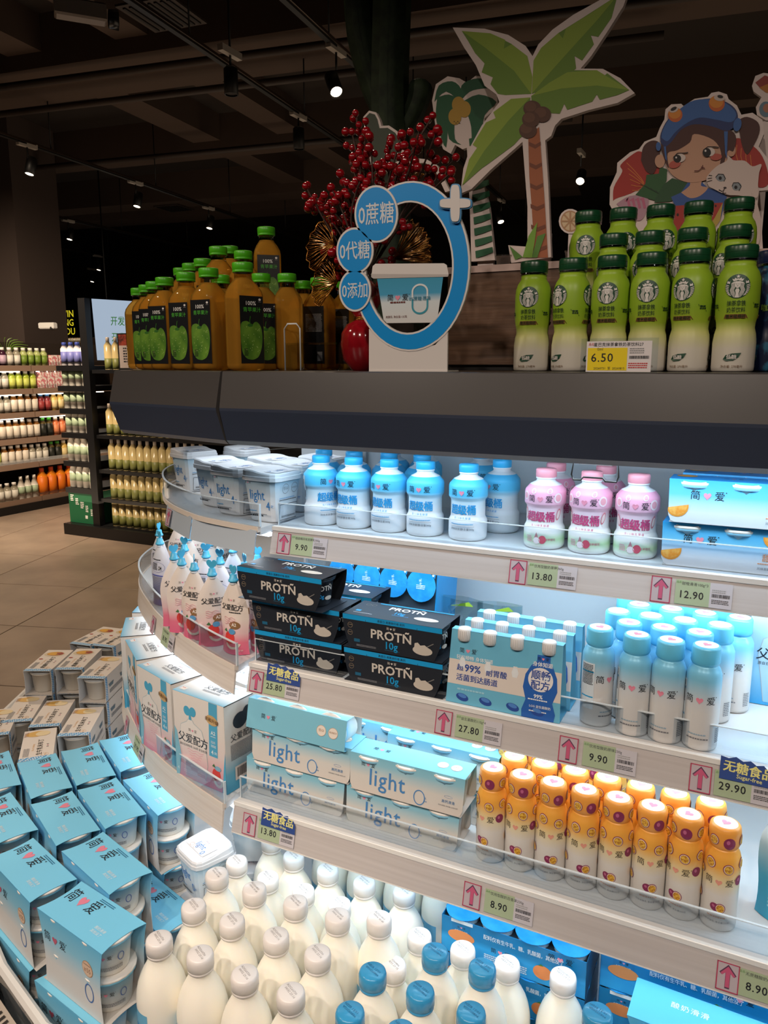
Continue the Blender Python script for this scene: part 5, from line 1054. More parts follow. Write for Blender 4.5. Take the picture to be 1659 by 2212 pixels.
# ---- four-bottle carrier
def carrier():
    t = thing('bottle_carrier', '', 'pack'); L, H = .2, .128; AQ = M('6db8d6', .45, key='aqua_board'); NV = M('2b4c9a', .45, key='navy_ink'); CRM = M('ddd3ca', .5)
    P = [(-L/2, 0), (L/2, 0), (L/2-.004, H-.002), (L/2-.06, H), (-L/2+.06, H+.004), (-L/2+.006, H+.004)]
    sl = .017/H; fs = plane((0, -.025, 0), (1, 0, 0), (0, sl, 1), (0, -1, sl)); fb = plane((0, .025, 0), (-1, 0, 0), (0, -sl, 1), (0, 1, sl))
    g = MB(); g.poly([(-L/2, 0), (L/2, 0), (L/2-.003, H), (-L/2+.003, H)], fs, 0, AQ, .0008); g.poly([(-L/2, 0), (L/2, 0), (L/2-.003, H), (-L/2+.003, H)], fb, 0, AQ, .0008)
    g.poly([(-L/2+.003, -.0085), (L/2-.003, -.0085), (L/2-.003, .0085), (-L/2+.003, .0085)], plane((0, 0, H), (1, 0, 0), (0, 1, 0), (0, 0, 1)), 0, AQ, .0008); g.poly([(-L/2, -.025), (L/2, -.025), (L/2, .025), (-L/2, .025)], plane((0, 0, .0008), (1, 0, 0), (0, 1, 0), (0, 0, 1)), 0, AQ, .0008); g.build('sleeve', t)
    g = MB(); g.poly([(-L/2+.001, .033), (L/2-.001, .033), (L/2-.002, .083), (.055, .083), (-.01, .076), (-L/2+.002, .076)], fs, .0003, CRM)
    brand(g, .0095, -.065, .093, fs, .0006); wt = M('eef2f2', .5); g.text('轻松顺畅 身体知道', .008, -.052, .081, fs, .0006, wt, .01, 'C'); g.text('超', .0125, -.083, .063, fs, .0006, NV, .02, 'L'); g.text('99%', .0175, -.069, .064, fs, .0006, NV, .02, 'L'); g.text('耐胃酸', .0125, -.030, .062, fs, .0006, NV, .02, 'L'); g.text('活菌到达肠道', .0125, -.083, .046, fs, .0006, NV, .02, 'L'); tiny(g, -.08, .024, fs, .0006, M('9fd0e2', .5), .05, .003, 1)
    B = M('2a62b4', .45, key='bottle_blue_print')
    out = [(.036, 0), (.090, 0), (.092, .012), (.086, .03), (.093, .05), (.091, .072), (.084, .088), (.078, .097), (.078, .107), (.056, .107), (.056, .097), (.047, .088), (.038, .072), (.035, .05), (.041, .03), (.035, .012)]
    g.poly([(min(a, .0985), b) for a, b in out], fs, .0005, B); g.text('身体知道', .0085, .066, .0915, fs, .0008, wt, .02); g.disc(.064, .066, .021, .02, fs, .0007, M('e9e4e2', .5), 26); g.text('顺畅', .0165, .064, .0735, fs, .0010, NV, .02); g.text('配方', .0165, .064, .0565, fs, .0010, NV, .02); g.text('99%', .009, .062, .038, fs, .0010, wt, .02); tiny(g, .045, .031, fs, .001, wt, .035, .002, 1); g.text('LGG 益生菌酸奶', .005, .066, .021, fs, .001, wt, .01); tiny(g, .048, .012, fs, .001, wt, .03, .0018, 1)
    brand(g, .006, .066, .101, fs, .0008)
    for x in (-.07, -.028, .02, .062): g.disc(x, .012, .0115, .0065, fs, .0007 if x < .05 else .0009, NV, 16, -.2); g.disc(x, .0145, .008, .0035, fs, .0009 if x < .05 else .0011, M('4f84cc', .5), 12, -.2)
    g.build('design_print', t)
    for x in (-.074, -.028, .020, .074):
        g = MB(); n = 20; r = .0115; V = []
        g.lathe([(.0095, -.022), (r, -.0215), (r, -.002), (r*.9, 0), (0, 0)], M('eceae8', .35, key='carrier_cap'), n, cap=False)
        for k in range(20): a = 2*PI*k/20; g.box(math.cos(a)*r-.0005, math.cos(a)*r+.0005, math.sin(a)*r-.0005, math.sin(a)*r+.0005, -.019, -.003, M('cfcdcb', .4))
        c = g.build('cap', t, (x, -.006, H+.006-.002))
        g = MB(); g.lathe([(.016, .001), (.0175, .004), (.0175, .07), (.010, .098), (.0095, .108)], M('e4e8ea', .4), 14); g.build('bottle', t, (x, 0, 0))
    return t
for k in range(3): put('car', carrier, f"sky blue four-bottle carrier with a navy bottle picture, {['nearest', 'middle', 'rearmost'][k]} of the three", 'pack', (-.366+k*.004, 1.202+k*.054, z2), 0, 'four-bottle carriers')
# ---- spouted pouches
def pouch(big=1.0, kind='pink'):
    def f():
        t = thing('spouted_pouch', '', 'pouch'); s = big; H = .148*s
        def hw(z): q = z/H; return s*(.0335 if q < .62 else .0335-(.0255)*((q-.62)/.38)**1.7)*(1-.05*math.sin(q*9))
        def th(z): q = z/H; return s*(.0145*(1-q)**.6*.8+.0045)
        FRM = GR([(0, 'e0698c'), (.026*s, 'e4788f'), (.045*s, 'e9c3c4'), (.075*s, 'eadcd2'), (.15*s, 'e4d8cd')], rough=.32, key='pink_pouch') if kind == 'pink' else GR([(0, '2f9fc4'), (.05*s, '49a9c8'), (.1*s, 'b6c4cb'), (.15*s, 'bdb9b6')], rough=.32, key='teal_pouch')
        BKM = GR([(0, '4a4a9c'), (.045*s, '8f92cc'), (.08*s, 'd9dcec'), (.15*s, 'e8ebf2')], rough=.32, key='violet_pouch')
        NZ, NX = 12, 8; g = MB()
        for side, m in ((-1, FRM), (1, BKM)):
            V = []
            for j in range(NZ+1):
                z = H*j/NZ; w_, d = hw(z), th(z)
                for i in range(NX+1):
                    u = -1+2*i/NX; V.append((u*w_, side*d*(1-abs(u)**2.2)+(.0006*s*math.sin(j*2.1+i)), z))
            F = [(j*(NX+1)+i, j*(NX+1)+i+1, (j+1)*(NX+1)+i+1, (j+1)*(NX+1)+i) for j in range(NZ) for i in range(NX)]
            if side > 0: F = [q[::-1] for q in F]
            g.add(V, F, m, True)
        g.build('body', t)
        def surf(side):
            def fm(x, y, h):
                w_, d = hw(y), th(y); u = max(-1, min(1, x/w_)); return Vector((x*(-side), side*(d*(1-abs(u)**2.2)+h), y))
            return fm
        fm = surf(-1); fm2 = lambda x, y, h: surf(-1)(x, y, h)
        g = MB(); h_ = .0012
        g.text('父爱配方', .0135*s, .0, .098*s, fm, h_, INK, .012, sp=.95); brand(g, .0055*s, .0, .113*s, fm, h_, M('9a8a80', .5)); tiny(g, -.005*s, .087*s, fm, h_, INK, .028*s, .002*s, 1)
        if kind == 'pink':
            pk = M('d98a98', .5); 
            for q in range(4): g.stroke([(-.018*s+i*.004*s, (.076-q*.004)*s+.0015*s*math.sin(i*1.6+q)) for i in range(8)], .0008*s, fm, h_, pk)
            g.disc(.008*s, .062*s, .0125*s, .008*s, fm, h_, M('8f6a44', .5, key='brown_bubble'), 18); g.poly([(.0*s, .057*s), (-.006*s, .050*s), (.004*s, .055*s)], fm, h_, M('8f6a44', .5, key='brown_bubble')); g.text('A2', .009*s, .007*s, .063*s, fm, h_+.0005, M('eee4d8', .5), .03)
            g.disc(-.004*s, .035*s, .012*s, .013*s, fm, h_, M('d8403c', .5, key='berry_red'), 18); g.disc(.002*s, .048*s, .008*s, .006*s, fm, h_+.0004, M('5a9ac8', .5), 10); g.poly([(-.018*s, .048*s), (-.008*s, .046*s), (-.013*s, .054*s)], fm, h_+.0003, M('4a7a4a', .5)); g.ring(.003*s, .025*s, .017*s, .014*s, .005*s, fm, h_-.0002, M('ddd0c4', .5), 16, PI*1.05, PI*1.95); g.text('草莓', .0045*s, .02*s, .009*s, fm, h_, M('f2c8cc', .5), .01)
        else:
            g.ring(-.012*s, .045*s, .006*s, .0075*s, .0015*s, fm, h_, M('e6eef0', .5)); tiny(g, -.02*s, .03*s, fm, h_, M('9fd0dc', .5), .04*s, .0024*s, 4); g.poly([(.0, .078*s), (.012*s, .084*s), (.010*s, .066*s), (.002*s, .062*s)], fm, h_, M('3fa8cc', .5))
        fm = surf(1); h_ = .0012
        tiny(g, -.018*s, .112*s, fm, h_, INK, .03*s, .0022*s, 1); g.ring(0, .095*s, .023*s, .013*s, .0006*s, fm, h_, M('6a6ea8', .5), 24); g.grid(.004*s, .013*s, .088*s, .098*s, fm, h_, NOISE('222222', 'e8e8ee', (500, 500, 500), .5, lo=.49, hi=.51), 2, 2); tiny(g, -.018*s, .103*s, fm, h_, INK, .018*s, .0014*s, 7, 1.8); g.grid(-.022*s, .02*s, .073*s, .0755*s, fm, h_, M('4a55a8', .5), 4, 1); tiny(g, -.02*s, .07*s, fm, h_, GINK, .035*s, .0012*s, 26, 1.8, 5)
        g.build('design_print', t)
        CP = M('4fb6dc', .35, key='spout_cap'); g = MB(); z0 = H-.001
        g.lathe([(.0055*s, -.004), (.0075*s, -.003), (.0075*s, .0005), (.0055*s, .001), (.0055*s, .004)], M('e6e6e8', .35), 16, o=(0, 0, z0)); g.build('spout', t)
        g = MB(); g.lathe([(.0100*s, .003), (.0105*s, .0045), (.0100*s, .007), (.0085*s, .0075), (.0078*s, .012), (.0072*s, .0125), (.0070*s, .017), (.0055*s, .0185), (0, .0186)], CP, 18, o=(0, 0, z0)); c = g.build('cap', t)
        g = MB(); P = []
        for k in range(20):
            a = 2*PI*k/20; P.append((s*.00072*16*math.sin(a)**3, z0+.027*s+s*.0008*(13*math.cos(a)-5*math.cos(2*a)-2*math.cos(3*a)-math.cos(4*a))))
        g.poly(P[::-1], plane((0, -.0008, 0)), 0, CP, .0018); g.stroke([(0, z0+.016), (0, z0+.022*s)], .004, plane((0, -.0005, 0)), 0, CP); g.build('heart_tab', c)
        return t
    return f
PO = [(-.938, 1.203, 0, 1, 'second from the right corner, facing forward'), (-.905, 1.238, -28, 1, 'rightmost, against the black packs'), (-1.008, 1.221, 50, 1, 'third from the right corner, edge on'), (-1.066, 1.232, 6, 1, 'centre, strawberry print facing forward'), (-1.118, 1.256, 40, 1, 'left of the centre one, narrow side showing'),
      (-1.164, 1.285, 58, 1, 'at the left of the pink front row'), (-1.30, 1.385, 172, 1, 'far left, its printed violet back facing out'), (-1.37, 1.46, 175, 1, 'outermost left, behind the violet-backed one'), (-.975, 1.285, 10, 1, 'in the second row behind the corner pair'),
      (-1.05, 1.30, 190, 1, 'in the second row showing its back, right'), (-1.115, 1.335, 200, 1, 'in the second row showing its back, left'), (-1.20, 1.36, 30, 1, 'in the second row between pink and violet ones'), (-1.27, 1.46, 10, 1, 'in the third row, left'), (-1.18, 1.43, 60, 1, 'in the third row, middle'),
      (-1.09, 1.40, 185, 1, 'in the third row, right, under the clear holder'), (-1.33, 1.55, 40, 1, 'in the rear row, far left'), (-1.23, 1.53, 90, 1, 'in the rear row, middle'), (-1.41, 1.58, 20, 1, 'at the rim, rear left'), (-.99, 1.36, 195, 1, 'in the third row nearest the spine panel')]
for x, y, a, s_, d in PO:
    o = put('po', pouch(), f"spouted yogurt pouch with blue heart cap, {d}", 'pouch', (x, y, z2), a, 'spouted yogurt pouches'); o.rotation_euler[0] = math.radians(random.uniform(-2, 2))
    for c_ in o.children:
        for h_ in c_.children:
            if h_.name.startswith('heart_tab'): h_.rotation_euler[2] = random.uniform(-1.3, 1.3)
o = put('pob', pouch(1.35, 'teal'), 'large grey and teal spouted pouch at the right end of the lowest shelf', 'pouch', (.088, 1.215, z3), -8)
# ---- family boxes
def fambox(blue=False):
    def f():
        t = thing('pouch_yogurt_box', '', 'box'); W, D, H = .148, .088, .188
        if blue: FR = GR([(0, '2f9cda'), (.06, '8cc8ea'), (.19, 'd6e8f2')], key='fam_blue')
        else: FR = GR([(0, 'd98098'), (.03, 'dfa0ac'), (.075, 'e2cfca'), (.12, 'e4dad2'), (.19, 'e8e0d8')], key='fam_front')
        SD = GR([(0, '42a5d0'), (.04, '66b4d2'), (.085, 'e0dad4'), (.19, 'e6dfd8')], key='fam_side'); TP = GR([(-.044, '7cc2e4'), (-.015, 'dfe6ea'), (.044, 'e6e2e0')], 1, key='fam_top')
        g = MB(); g.box(-W/2, W/2, -D/2, D/2, 0, H-.001, SD); g.grid(-W/2+.0005, W/2-.0005, .0005, H-.0015, plane((0, -D/2, 0)), .0004, FR, 1, 1); g.box(-W/2, W/2, -D/2, D/2, H-.001, H, TP); g.box(W/2-.0004, W/2+.0002, -D/2, D/2, H-.0025, H-.0008, M('2a2420', .7)); g.build('carton', t)
        fs = plane((0, -D/2, 0)); g = MB(); h = .0008; AQ = M('4fa9cc', .5, key='band_aqua'); 
        if not blue: g.poly([(.028, .072), (.052, .072), (.056, H-.001), (.032, H-.001)], fs, h, M('56a9cc', .5)); g.poly([(.062, .001), (.0735, .001), (.0735, .09), (.069, .06)], fs, h, AQ); g.poly([(-.0735, .001), (-.064, .001), (-.056, .05), (-.066, .1), (-.0735, .11)], fs, h, M('86bccf', .5))
        PO_ = [(-.050, .045), (-.058, .09), (-.052, .118), (-.034, .128), (-.030, .134), (-.018, .134), (-.014, .128), (.008, .118), (.018, .09), (.022, .045), (.012, .006), (-.044, .006)]
        PW = GR([(0, 'd98aa0'), (.035, 'e2b4b8'), (.08, 'e8ddd6'), (.14, 'e9e4de')], key='pouch_pic') if not blue else GR([(0, '8ac6e6'), (.14, 'd3e4ee')], key='pouch_pic_b')
        g.poly([(a-.0012*(1 if a < -.02 else -1), b+.001) for a, b in PO_], fs, h, M('b9c4c8', .5)); g.poly(PO_, fs, h+.0003, PW)
        g.disc(-.033, .152, .0095, .0105, fs, h, AQ if not blue else M('5fb8dc', .5), 14, .2); g.disc(-.016, .153, .0095, .0105, fs, h+.0002, AQ if not blue else M('5fb8dc', .5), 14, -.2); g.poly([(-.028, .134), (-.02, .134), (-.022, .148), (-.027, .148)], fs, h+.0003, AQ)
        brand(g, .0075, -.018, .112, fs, h+.0006, M('6a6460', .5)); g.text('父爱配方', .0225, -.018, .092, fs, h+.0006, M('1c2634', .5), .008, sp=.95); g.text('源自自有牧场 550项 安全检测', .0062, -.018, .0755, fs, h+.0006, M('3a4450', .5), .0)
        pk = M('e09aac', .5) if not blue else M('7fc0de', .5)
        for q in range(5):
            w_ = .024-.003*q; g.stroke([(-.012-w_+i*w_/4, .068-q*.0055+.0015*math.sin(i*1.7+q)) for i in range(9)], .0009, fs, h+.0006, pk)
        if not blue:
            g.disc(.040, .150, .017, .0105, fs, h+.0006, M('caa672', .5, key='tan_seal'), 18, -.15); g.text('亲和升级', .0098, .040, .150, fs, h+.0009, M('5a3a22', .5), .01, rot=-.12)
            wt = M('dcecf2', .5); g.text('A2', .011, .042, .124, fs, h+.0006, wt, .03); tiny(g, .035, .115, fs, h+.0006, wt, .014, .0016, 1); g.text('阻断', .0065, .0415, .1035, fs, h+.0006, wt, .0); tiny(g, .035, .096, fs, h+.0006, wt, .014, .0016, 2); g.text('4', .0125, .038, .082, fs, h+.0006, wt, .03); tiny(g, .044, .082, fs, h+.0006, wt, .008, .0016, 2)
            g.disc(.047, .035, .0115, .0145, fs, h+.0006, M('d8453e', .5), 18); g.disc(.052, .05, .009, .0055, fs, h+.0009, M('86b4cc', .5), 10); g.poly([(.036, .052), (.046, .05), (.041, .058)], fs, h+.0009, M('4a7a4a', .5)); g.ring(.052, .026, .015, .018, .006, fs, h+.0003, M('e6dcd4', .5), 16, PI, PI*2)
            g.text('4', .011, -.066, .018, fs, h+.0006, wt, 0); tiny(g, -.05, .018, fs, h+.0006, M('eac0ca', .5), .04, .002, 2)
        else: g.disc(.055, .07, .017, .02, fs, h+.0006, M('d8e6ee', .5), 18); g.disc(.055, .072, .012, .01, fs, h+.0009, M('6ab4e0', .5), 14)
        fr_ = plane((W/2, 0, 0), (0, 1, 0), (0, 0, 1), (1, 0, 0)); g.disc(-.002, .145, .02, .017, fr_, .0008, M('26303c', .5, key='cow_spot'), 16); g.disc(.014, .155, .01, .016, fr_, .0008, M('26303c', .5, key='cow_spot'), 12, -.5); g.text('父爱配方', .017, .004, .113, fr_, .0008, M('1c2634', .5), .005); tiny(g, -.03, .098, fr_, .0008, GINK, .06, .0016, 12, 1.8, 3); g.grid(-.02, .02, .02, .05, fr_, .0008, M('e2d8d2', .5), 1, 1); barcode(g, -.015, .026, .03, .02, fr_, .001)
        ft = plane((0, 0, H), (1, 0, 0), (0, 1, 0), (0, 0, 1)); g.text('父爱配方', .017, .008, .004, ft, .0006, M('2a3440', .5), .0); brand(g, .005, .008, .018, ft, .0006, GINK); tiny(g, -.02, -.01, ft, .0006, GINK, .05, .0018, 2); tiny(g, -.02, .030, ft, .0006, M('9ab4c4', .5), .06, .002, 1); g.grid(-.066, -.05, -.034, -.022, ft, .0006, M('eceae8', .5), 1, 1); tiny(g, -.064, -.026, ft, .0008, M('d05a4a', .5), .011, .002, 1)
        g.build('design_print', t)
        return t
    return f
FB = [(-.972, 1.168, -8, 'nearest the corner, two faces showing'), (-1.128, 1.218, -19, 'second from the corner'), (-1.268, 1.30, -36, 'third, turned along the curve'), (-1.395, 1.405, -50, 'fourth, only its plain top showing')]
for x, y, a, d in FB: put('fam', fambox(), f"white and aqua tall yogurt box, {d}", 'box', (x, y, z3), a, 'tall pouch yogurt boxes')
put('fam', None, 'white and aqua tall yogurt box at the outer rear of the lowest curved shelf', 'box', (-1.49, 1.56, z3), -62, 'tall pouch yogurt boxes')
for k, (x, y, a) in enumerate([(-.99, 1.28, 165), (-1.12, 1.36, 150)]): put('fam', None, f"tall yogurt box lying behind the front row on the curved shelf, {['right','left'][k]} one", 'box', (x, y, z3), a, 'tall pouch yogurt boxes')
put('famb', fambox(True), 'large pale blue yogurt box standing at the back right of the middle shelf', 'box', (.075, 1.45, z2), 0)
# cow-spotted carton and clear bags behind on the middle shelf
put('fam', None, 'cow-spotted yogurt box lying under the top shelf behind the pouches', 'box', (-.80, 1.43+.09, z2), 170, 'tall pouch yogurt boxes')
for k, (x, a) in enumerate(((-.53, -5), (-.45, 6))):
    t = thing('clear_bag', f"crumpled clear bag beside the foil cup case, {['left','right'][k]} one", 'bag', (x, 1.42, z2), math.radians(a)); g = MB(); V = []; rg = random.Random(k)
    for s in (-1, 1):
        b = [(-.045+.09*i/5, s*(.012+.006*rg.random())*(1-abs(i-2.5)/3.2), .11*j/6) for j in range(7) for i in range(6)]; g.add(b, [(j*6+i, j*6+i+1, j*6+i+7, j*6+i+6) for j in range(6) for i in range(5)], CLEAR('e8f4f4', .25, .12, 'film'))
    g.build('film', t); g = MB(); g.poly([(-.02, .095), (.03, .1), (.02, .108)], plane((0, -.012, 0)), 0, M('9ab432', .5), .001); g.build('tag', t)
# ================================================================== on top of the canopy
ZT = 1.4904
def pm(u, v, y, o): p = aty(u, v, y); return (p.x-o[0], p.z-o[2])
def board(name, label, cat, y, base, outline, tr, th=.012, col='e2d2cc', zb=ZT):
    """free-standing printed foam board: base (x,z), outline in photo pixels turned to metres on its own plane"""
    o = (base, y, zb); t = thing(name, label, cat, (base, y, zb)); P = [pm(tr(a, b)[0], tr(a, b)[1], y, o) for a, b in outline]
    ar = sum(P[i][0]*P[(i+1) % len(P)][1]-P[(i+1) % len(P)][0]*P[i][1] for i in range(len(P)))
    if ar < 0: P = P[::-1]
    g = MB(); g.poly(P, plane((0, 0, 0)), 0, M(col, .6, key='foam_board'), th); g.build('board', t)
    art = MB(); fp = plane((0, 0, 0)); st = [0]
    def draw(pts, c, stroke=None, cl=False):
        st[0] += 1; h = .0003+st[0]*.00012; Q = [pm(*tr(a, b), y, o) for a, b in pts]; m = M(c, .6)
        if stroke: w_ = stroke*abs(pm(*tr(1, 0), y, o)[0]-pm(*tr(0, 0), y, o)[0]); art.stroke(Q, w_, fp, h, m); return
        a_ = sum(Q[i][0]*Q[(i+1) % len(Q)][1]-Q[(i+1) % len(Q)][0]*Q[i][1] for i in range(len(Q)))
        art.poly(Q if a_ > 0 else Q[::-1], fp, h, m)
    def oval(cx, cy, rx, ry, c, rot=0, n=22):
        draw([(cx+rx*math.cos(2*PI*k/n)*math.cos(rot)-ry*math.sin(2*PI*k/n)*math.sin(rot), cy+rx*math.cos(2*PI*k/n)*math.sin(rot)+ry*math.sin(2*PI*k/n)*math.cos(rot)) for k in range(n)], c)
    return t, draw, oval, lambda: art.build('art_print', t)
def sm(P, k=4): P = [tuple(p) for p in P]; return [(q.x, q.y) for q in spline([Vector(p) for p in P+[P[0]]], k)[:-1]]
T2 = lambda a, b: (a/1.5666+600, b/1.5666)
palm = [(592, 93), (700, 97), (780, 118), (838, 155), (862, 190), (882, 150), (930, 100), (1000, 50), (1090, 0), (1190, -40), (1170, 20), (1120, 100), (1060, 190), (1025, 232), (1100, 233), (1160, 265), (1208, 315), (1150, 348), (1050, 373), (960, 402), (938, 425), (925, 460), (905, 475), (915, 620), (925, 870), (790, 890), (780, 830), (845, 835), (845, 700), (828, 480), (800, 505), (720, 575), (655, 640), (618, 655), (628, 570), (655, 490), (690, 425), (750, 345), (740, 320), (700, 290), (670, 220), (630, 160)]
t, dr, ov, fin = board('palm_board', 'tall palm tree cutout board with green leaves and brown coconuts', 'cutout board', 1.76, -.52, palm, T2, .014)
G1, G2, G3 = '8fa83c', '6d8e34', '566f28'
dr([(623, 105), (720, 113), (790, 148), (845, 190), (862, 260), (858, 318), (770, 322), (745, 318), (720, 285), (728, 262), (690, 245), (700, 215), (668, 180), (645, 140)], G2)
dr([(623, 105), (720, 113), (770, 135), (765, 165), (792, 150), (845, 190), (862, 260), (858, 318), (800, 240), (700, 160)], G1)
dr([(860, 318), (866, 205), (892, 162), (950, 112), (1030, 62), (1150, -15), (1130, 60), (1085, 125), (1060, 120), (1070, 150), (1030, 205), (1005, 190), (1010, 232), (930, 290)], G2)
dr([(860, 318), (866, 205), (892, 162), (950, 112), (965, 130), (975, 98), (1060, 45), (1150, -15), (1080, 70), (980, 180), (900, 270)], G1)
dr([(858, 325), (920, 280), (980, 245), (985, 262), (1000, 238), (1080, 238), (1100, 262), (1115, 248), (1190, 305), (1150, 322), (1090, 338), (1080, 320), (1065, 344), (980, 372), (970, 352), (955, 385), (900, 382), (860, 350)], G2)
dr([(858, 325), (920, 280), (980, 245), (1080, 238), (1190, 305), (1080, 290), (960, 300)], G1)
dr([(855, 330), (790, 335), (730, 380), (738, 400), (705, 415), (660, 490), (675, 500), (648, 540), (625, 628), (690, 570), (700, 550), (712, 555), (800, 490), (798, 465), (818, 470), (850, 440), (850, 345)], G1)
dr([(855, 330), (850, 440), (818, 470), (800, 490), (712, 555), (690, 570), (625, 628), (700, 510), (780, 410)], G2)
dr([(848, 460), (885, 430), (895, 560), (905, 700), (915, 872), (870, 872), (860, 700), (852, 600)], 'a8623f')
for q in range(6): z = 480+q*70; dr([(850+q*2, z), (872+q*2, z+10), (890+q*4, z), (891+q*4, z+12), (872+q*2, z+24), (851+q*2, z+14)], '7a4530')
for cx, cy in ((862, 368), (896, 388), (848, 442), (858, 405)): ov(cx, cy, 30, 27, '5a3a2c'); ov(cx-6, cy-6, 20, 17, '6a4736')
dr([(785, 832), (830, 870), (805, 880)], '5a8a3a'); dr([(830, 872), (850, 800), (880, 752), (872, 810), (862, 872)], '7aa83c'); dr([(862, 872), (880, 800), (908, 790), (890, 840), (880, 872)], '5a8a3a')
fin(); g = MB(); g.box(-.02, .02, .0145, .026, 0, .3, M('e2d2cc', .6)); k_ = aty(1165, 560, 1.76); g.build('support', t, (k_.x+.52, 0, 0))
sp_ = [(522, 340), (535, 285), (575, 258), (615, 265), (640, 280), (670, 256), (710, 262), (740, 300), (745, 360), (700, 400), (700, 470), (670, 520), (700, 640), (715, 700), (735, 880), (655, 885), (650, 700), (640, 500), (625, 505), (600, 490), (585, 520), (560, 505), (535, 440), (530, 400)]
t, dr, ov, fin = board('palm_board', 'smaller dark green palm cutout board with yellow coconuts behind the big palm', 'cutout board', 1.84, -.70, sp_, T2, .014)
for P in ([(530, 345), (545, 290), (590, 275), (620, 300), (615, 340), (570, 310)], [(620, 340), (622, 290), (660, 268), (700, 270), (735, 310), (720, 300), (690, 300), (650, 310)], [(540, 330), (580, 320), (610, 345), (580, 400), (570, 500), (545, 440), (535, 390)], [(590, 345), (615, 350), (600, 400), (600, 470), (622, 490), (580, 470), (578, 400)], [(625, 345), (680, 320), (740, 345), (700, 390), (690, 460), (660, 500), (655, 430), (640, 380)]): dr(sm(P, 3), '1f5a3a')
for cx, cy in ((612, 355), (632, 370), (600, 395)): ov(cx, cy, 22, 28, 'b8923a')
for q in range(4): ov(598+q*6, 412+(q % 2)*5, 2, 2, '5a4420')
for q in range(11): z = 470+q*38; x0 = 648+q*2.2; dr([(x0, z), (x0+58, z-14), (x0+60, z+4), (x0+30, z+16), (x0+2, z+24)], '22603e')
fin(); g = MB(); g.box(-.02+.07, .02+.07, .0005, .012, 0, .26, M('e2d2cc', .6)); k_ = aty(1045, 560, 1.84); g.build('support', t, (k_.x+.70-.07, 0.012, 0))
cu = [(650, 130), (700, 75), (760, 90), (790, 150), (805, 205), (870, 202), (940, 250), (990, 340), (1002, 470), (1190, 490), (1280, 540), (1390, 760), (1350, 770), (1260, 580), (1180, 520), (960, 530), (790, 630), (720, 545), (690, 440), (700, 300), (660, 220)]
T7 = lambda a, b: (a/3.95+620, b/3.95+220)
t, dr, ov, fin = board('cactus_board', 'white-edged dark green cactus cutout board behind the red berries', 'cutout board', 1.70, -.80, cu, T7, .012)
dr([(672, 130), (705, 95), (750, 108), (772, 150), (790, 225), (860, 222), (925, 265), (970, 345), (980, 460), (950, 500), (800, 600), (740, 530), (708, 440), (722, 300), (680, 210)], '3c4638'); fin()
T3 = lambda a, b: (a/4.158+1260, b/4.158+140)
girl = [(236, 1255), (240, 1100), (300, 965), (305, 880), (420, 785), (500, 757), (550, 690), (655, 648), (690, 560), (728, 490), (738, 400), (790, 355), (880, 350), (900, 370), (1000, 305), (1120, 287), (1150, 252), (1215, 240), (1290, 265), (1305, 308), (1380, 365), (1420, 448), (1520, 430), (1610, 495), (1622, 620), (1575, 735), (1700, 900), (1720, 1120), (1580, 1132), (1565, 1250), (1600, 1400), (1620, 1800), (420, 1800), (400, 1560)]
t, dr, ov, fin = board('girl_board', 'cartoon girl in a blue frog-eyed cap cutout board behind the green bottles', 'cutout board', 1.74, -.24, girl, T3, .014)
RD, HB, SK, BU = 'a83028', '4a2620', 'c79a80', '35589a'
dr(sm([(268, 1225), (275, 1100), (350, 960), (335, 900), (450, 800), (520, 780), (640, 850), (700, 960), (480, 1130), (300, 1200)]), RD)
for q in range(7): dr([(390+q*10, 880+q*50), (450+q*8, 940+q*38), (520, 1020+q*18), (545, 1060+q*12)], 'd0763a', 6)
dr(sm([(1330, 700), (1400, 660), (1560, 760), (1640, 900), (1663, 1070), (1560, 1090), (1500, 900), (1340, 860)]), RD)
for q in range(4): dr([(1380+q*40, 720+q*30), (1370+q*45, 800+q*20), (1400+q*40, 900+q*30)], 'd0763a', 6)
dr(sm([(520, 860), (540, 740), (610, 685), (680, 700), (690, 800), (640, 970), (570, 960)]), HB)
dr(sm([(1390, 500), (1470, 470), (1570, 520), (1580, 620), (1500, 780), (1460, 800), (1420, 700)]), HB)
dr(sm([(300, 1250), (420, 1180), (580, 1190), (560, 1340), (480, 1400)]), 'b890a0')
for q in range(4): dr([(380+q*45, 1230-q*5), (400+q*45, 1200), (420+q*45, 1290)], 'c06a88', 22)
dr([(470, 1170), (560, 1070), (570, 990), (680, 980), (690, 920), (755, 940), (750, 1040), (700, 1150), (640, 1220)], '2c5a30'); dr([(650, 1200), (720, 1080), (800, 1020), (960, 1070), (900, 1180), (780, 1230), (640, 1240)], '28502f')
for q in range(4): dr([(680, 1160), (650-q*45, 1130-q*20)], '1c3a22', 5)
dr([(790, 1190), (880, 1150), (940, 1060), (1060, 1050), (1120, 1110), (1230, 1130), (1290, 1190), (1260, 1290), (1230, 1400), (860, 1420), (820, 1260)], BU)
dr(sm([(880, 1150), (955, 1090), (970, 1030), (1060, 1040), (1060, 1090), (1120, 1110), (1050, 1180), (960, 1200)]), SK)
dr([(815, 1270), (1255, 1240), (1180, 1400), (1050, 1600), (900, 1600), (800, 1400)], 'a8342c'); ov(850, 1350, 10, 14, '2a1a14'); ov(1190, 1270, 8, 12, '2a1a14'); dr([(1255, 1240), (1180, 1380), (1050, 1560), (1100, 1580), (1230, 1400)], 'b8a04a')
dr(sm([(750, 800), (760, 700), (900, 600), (1000, 560), (1200, 600), (1290, 720), (1300, 850), (1240, 960), (1100, 1040), (940, 1060), (810, 1000), (745, 900)]), SK)
ov(690, 870, 45, 60, SK); ov(1330, 770, 40, 60, SK)
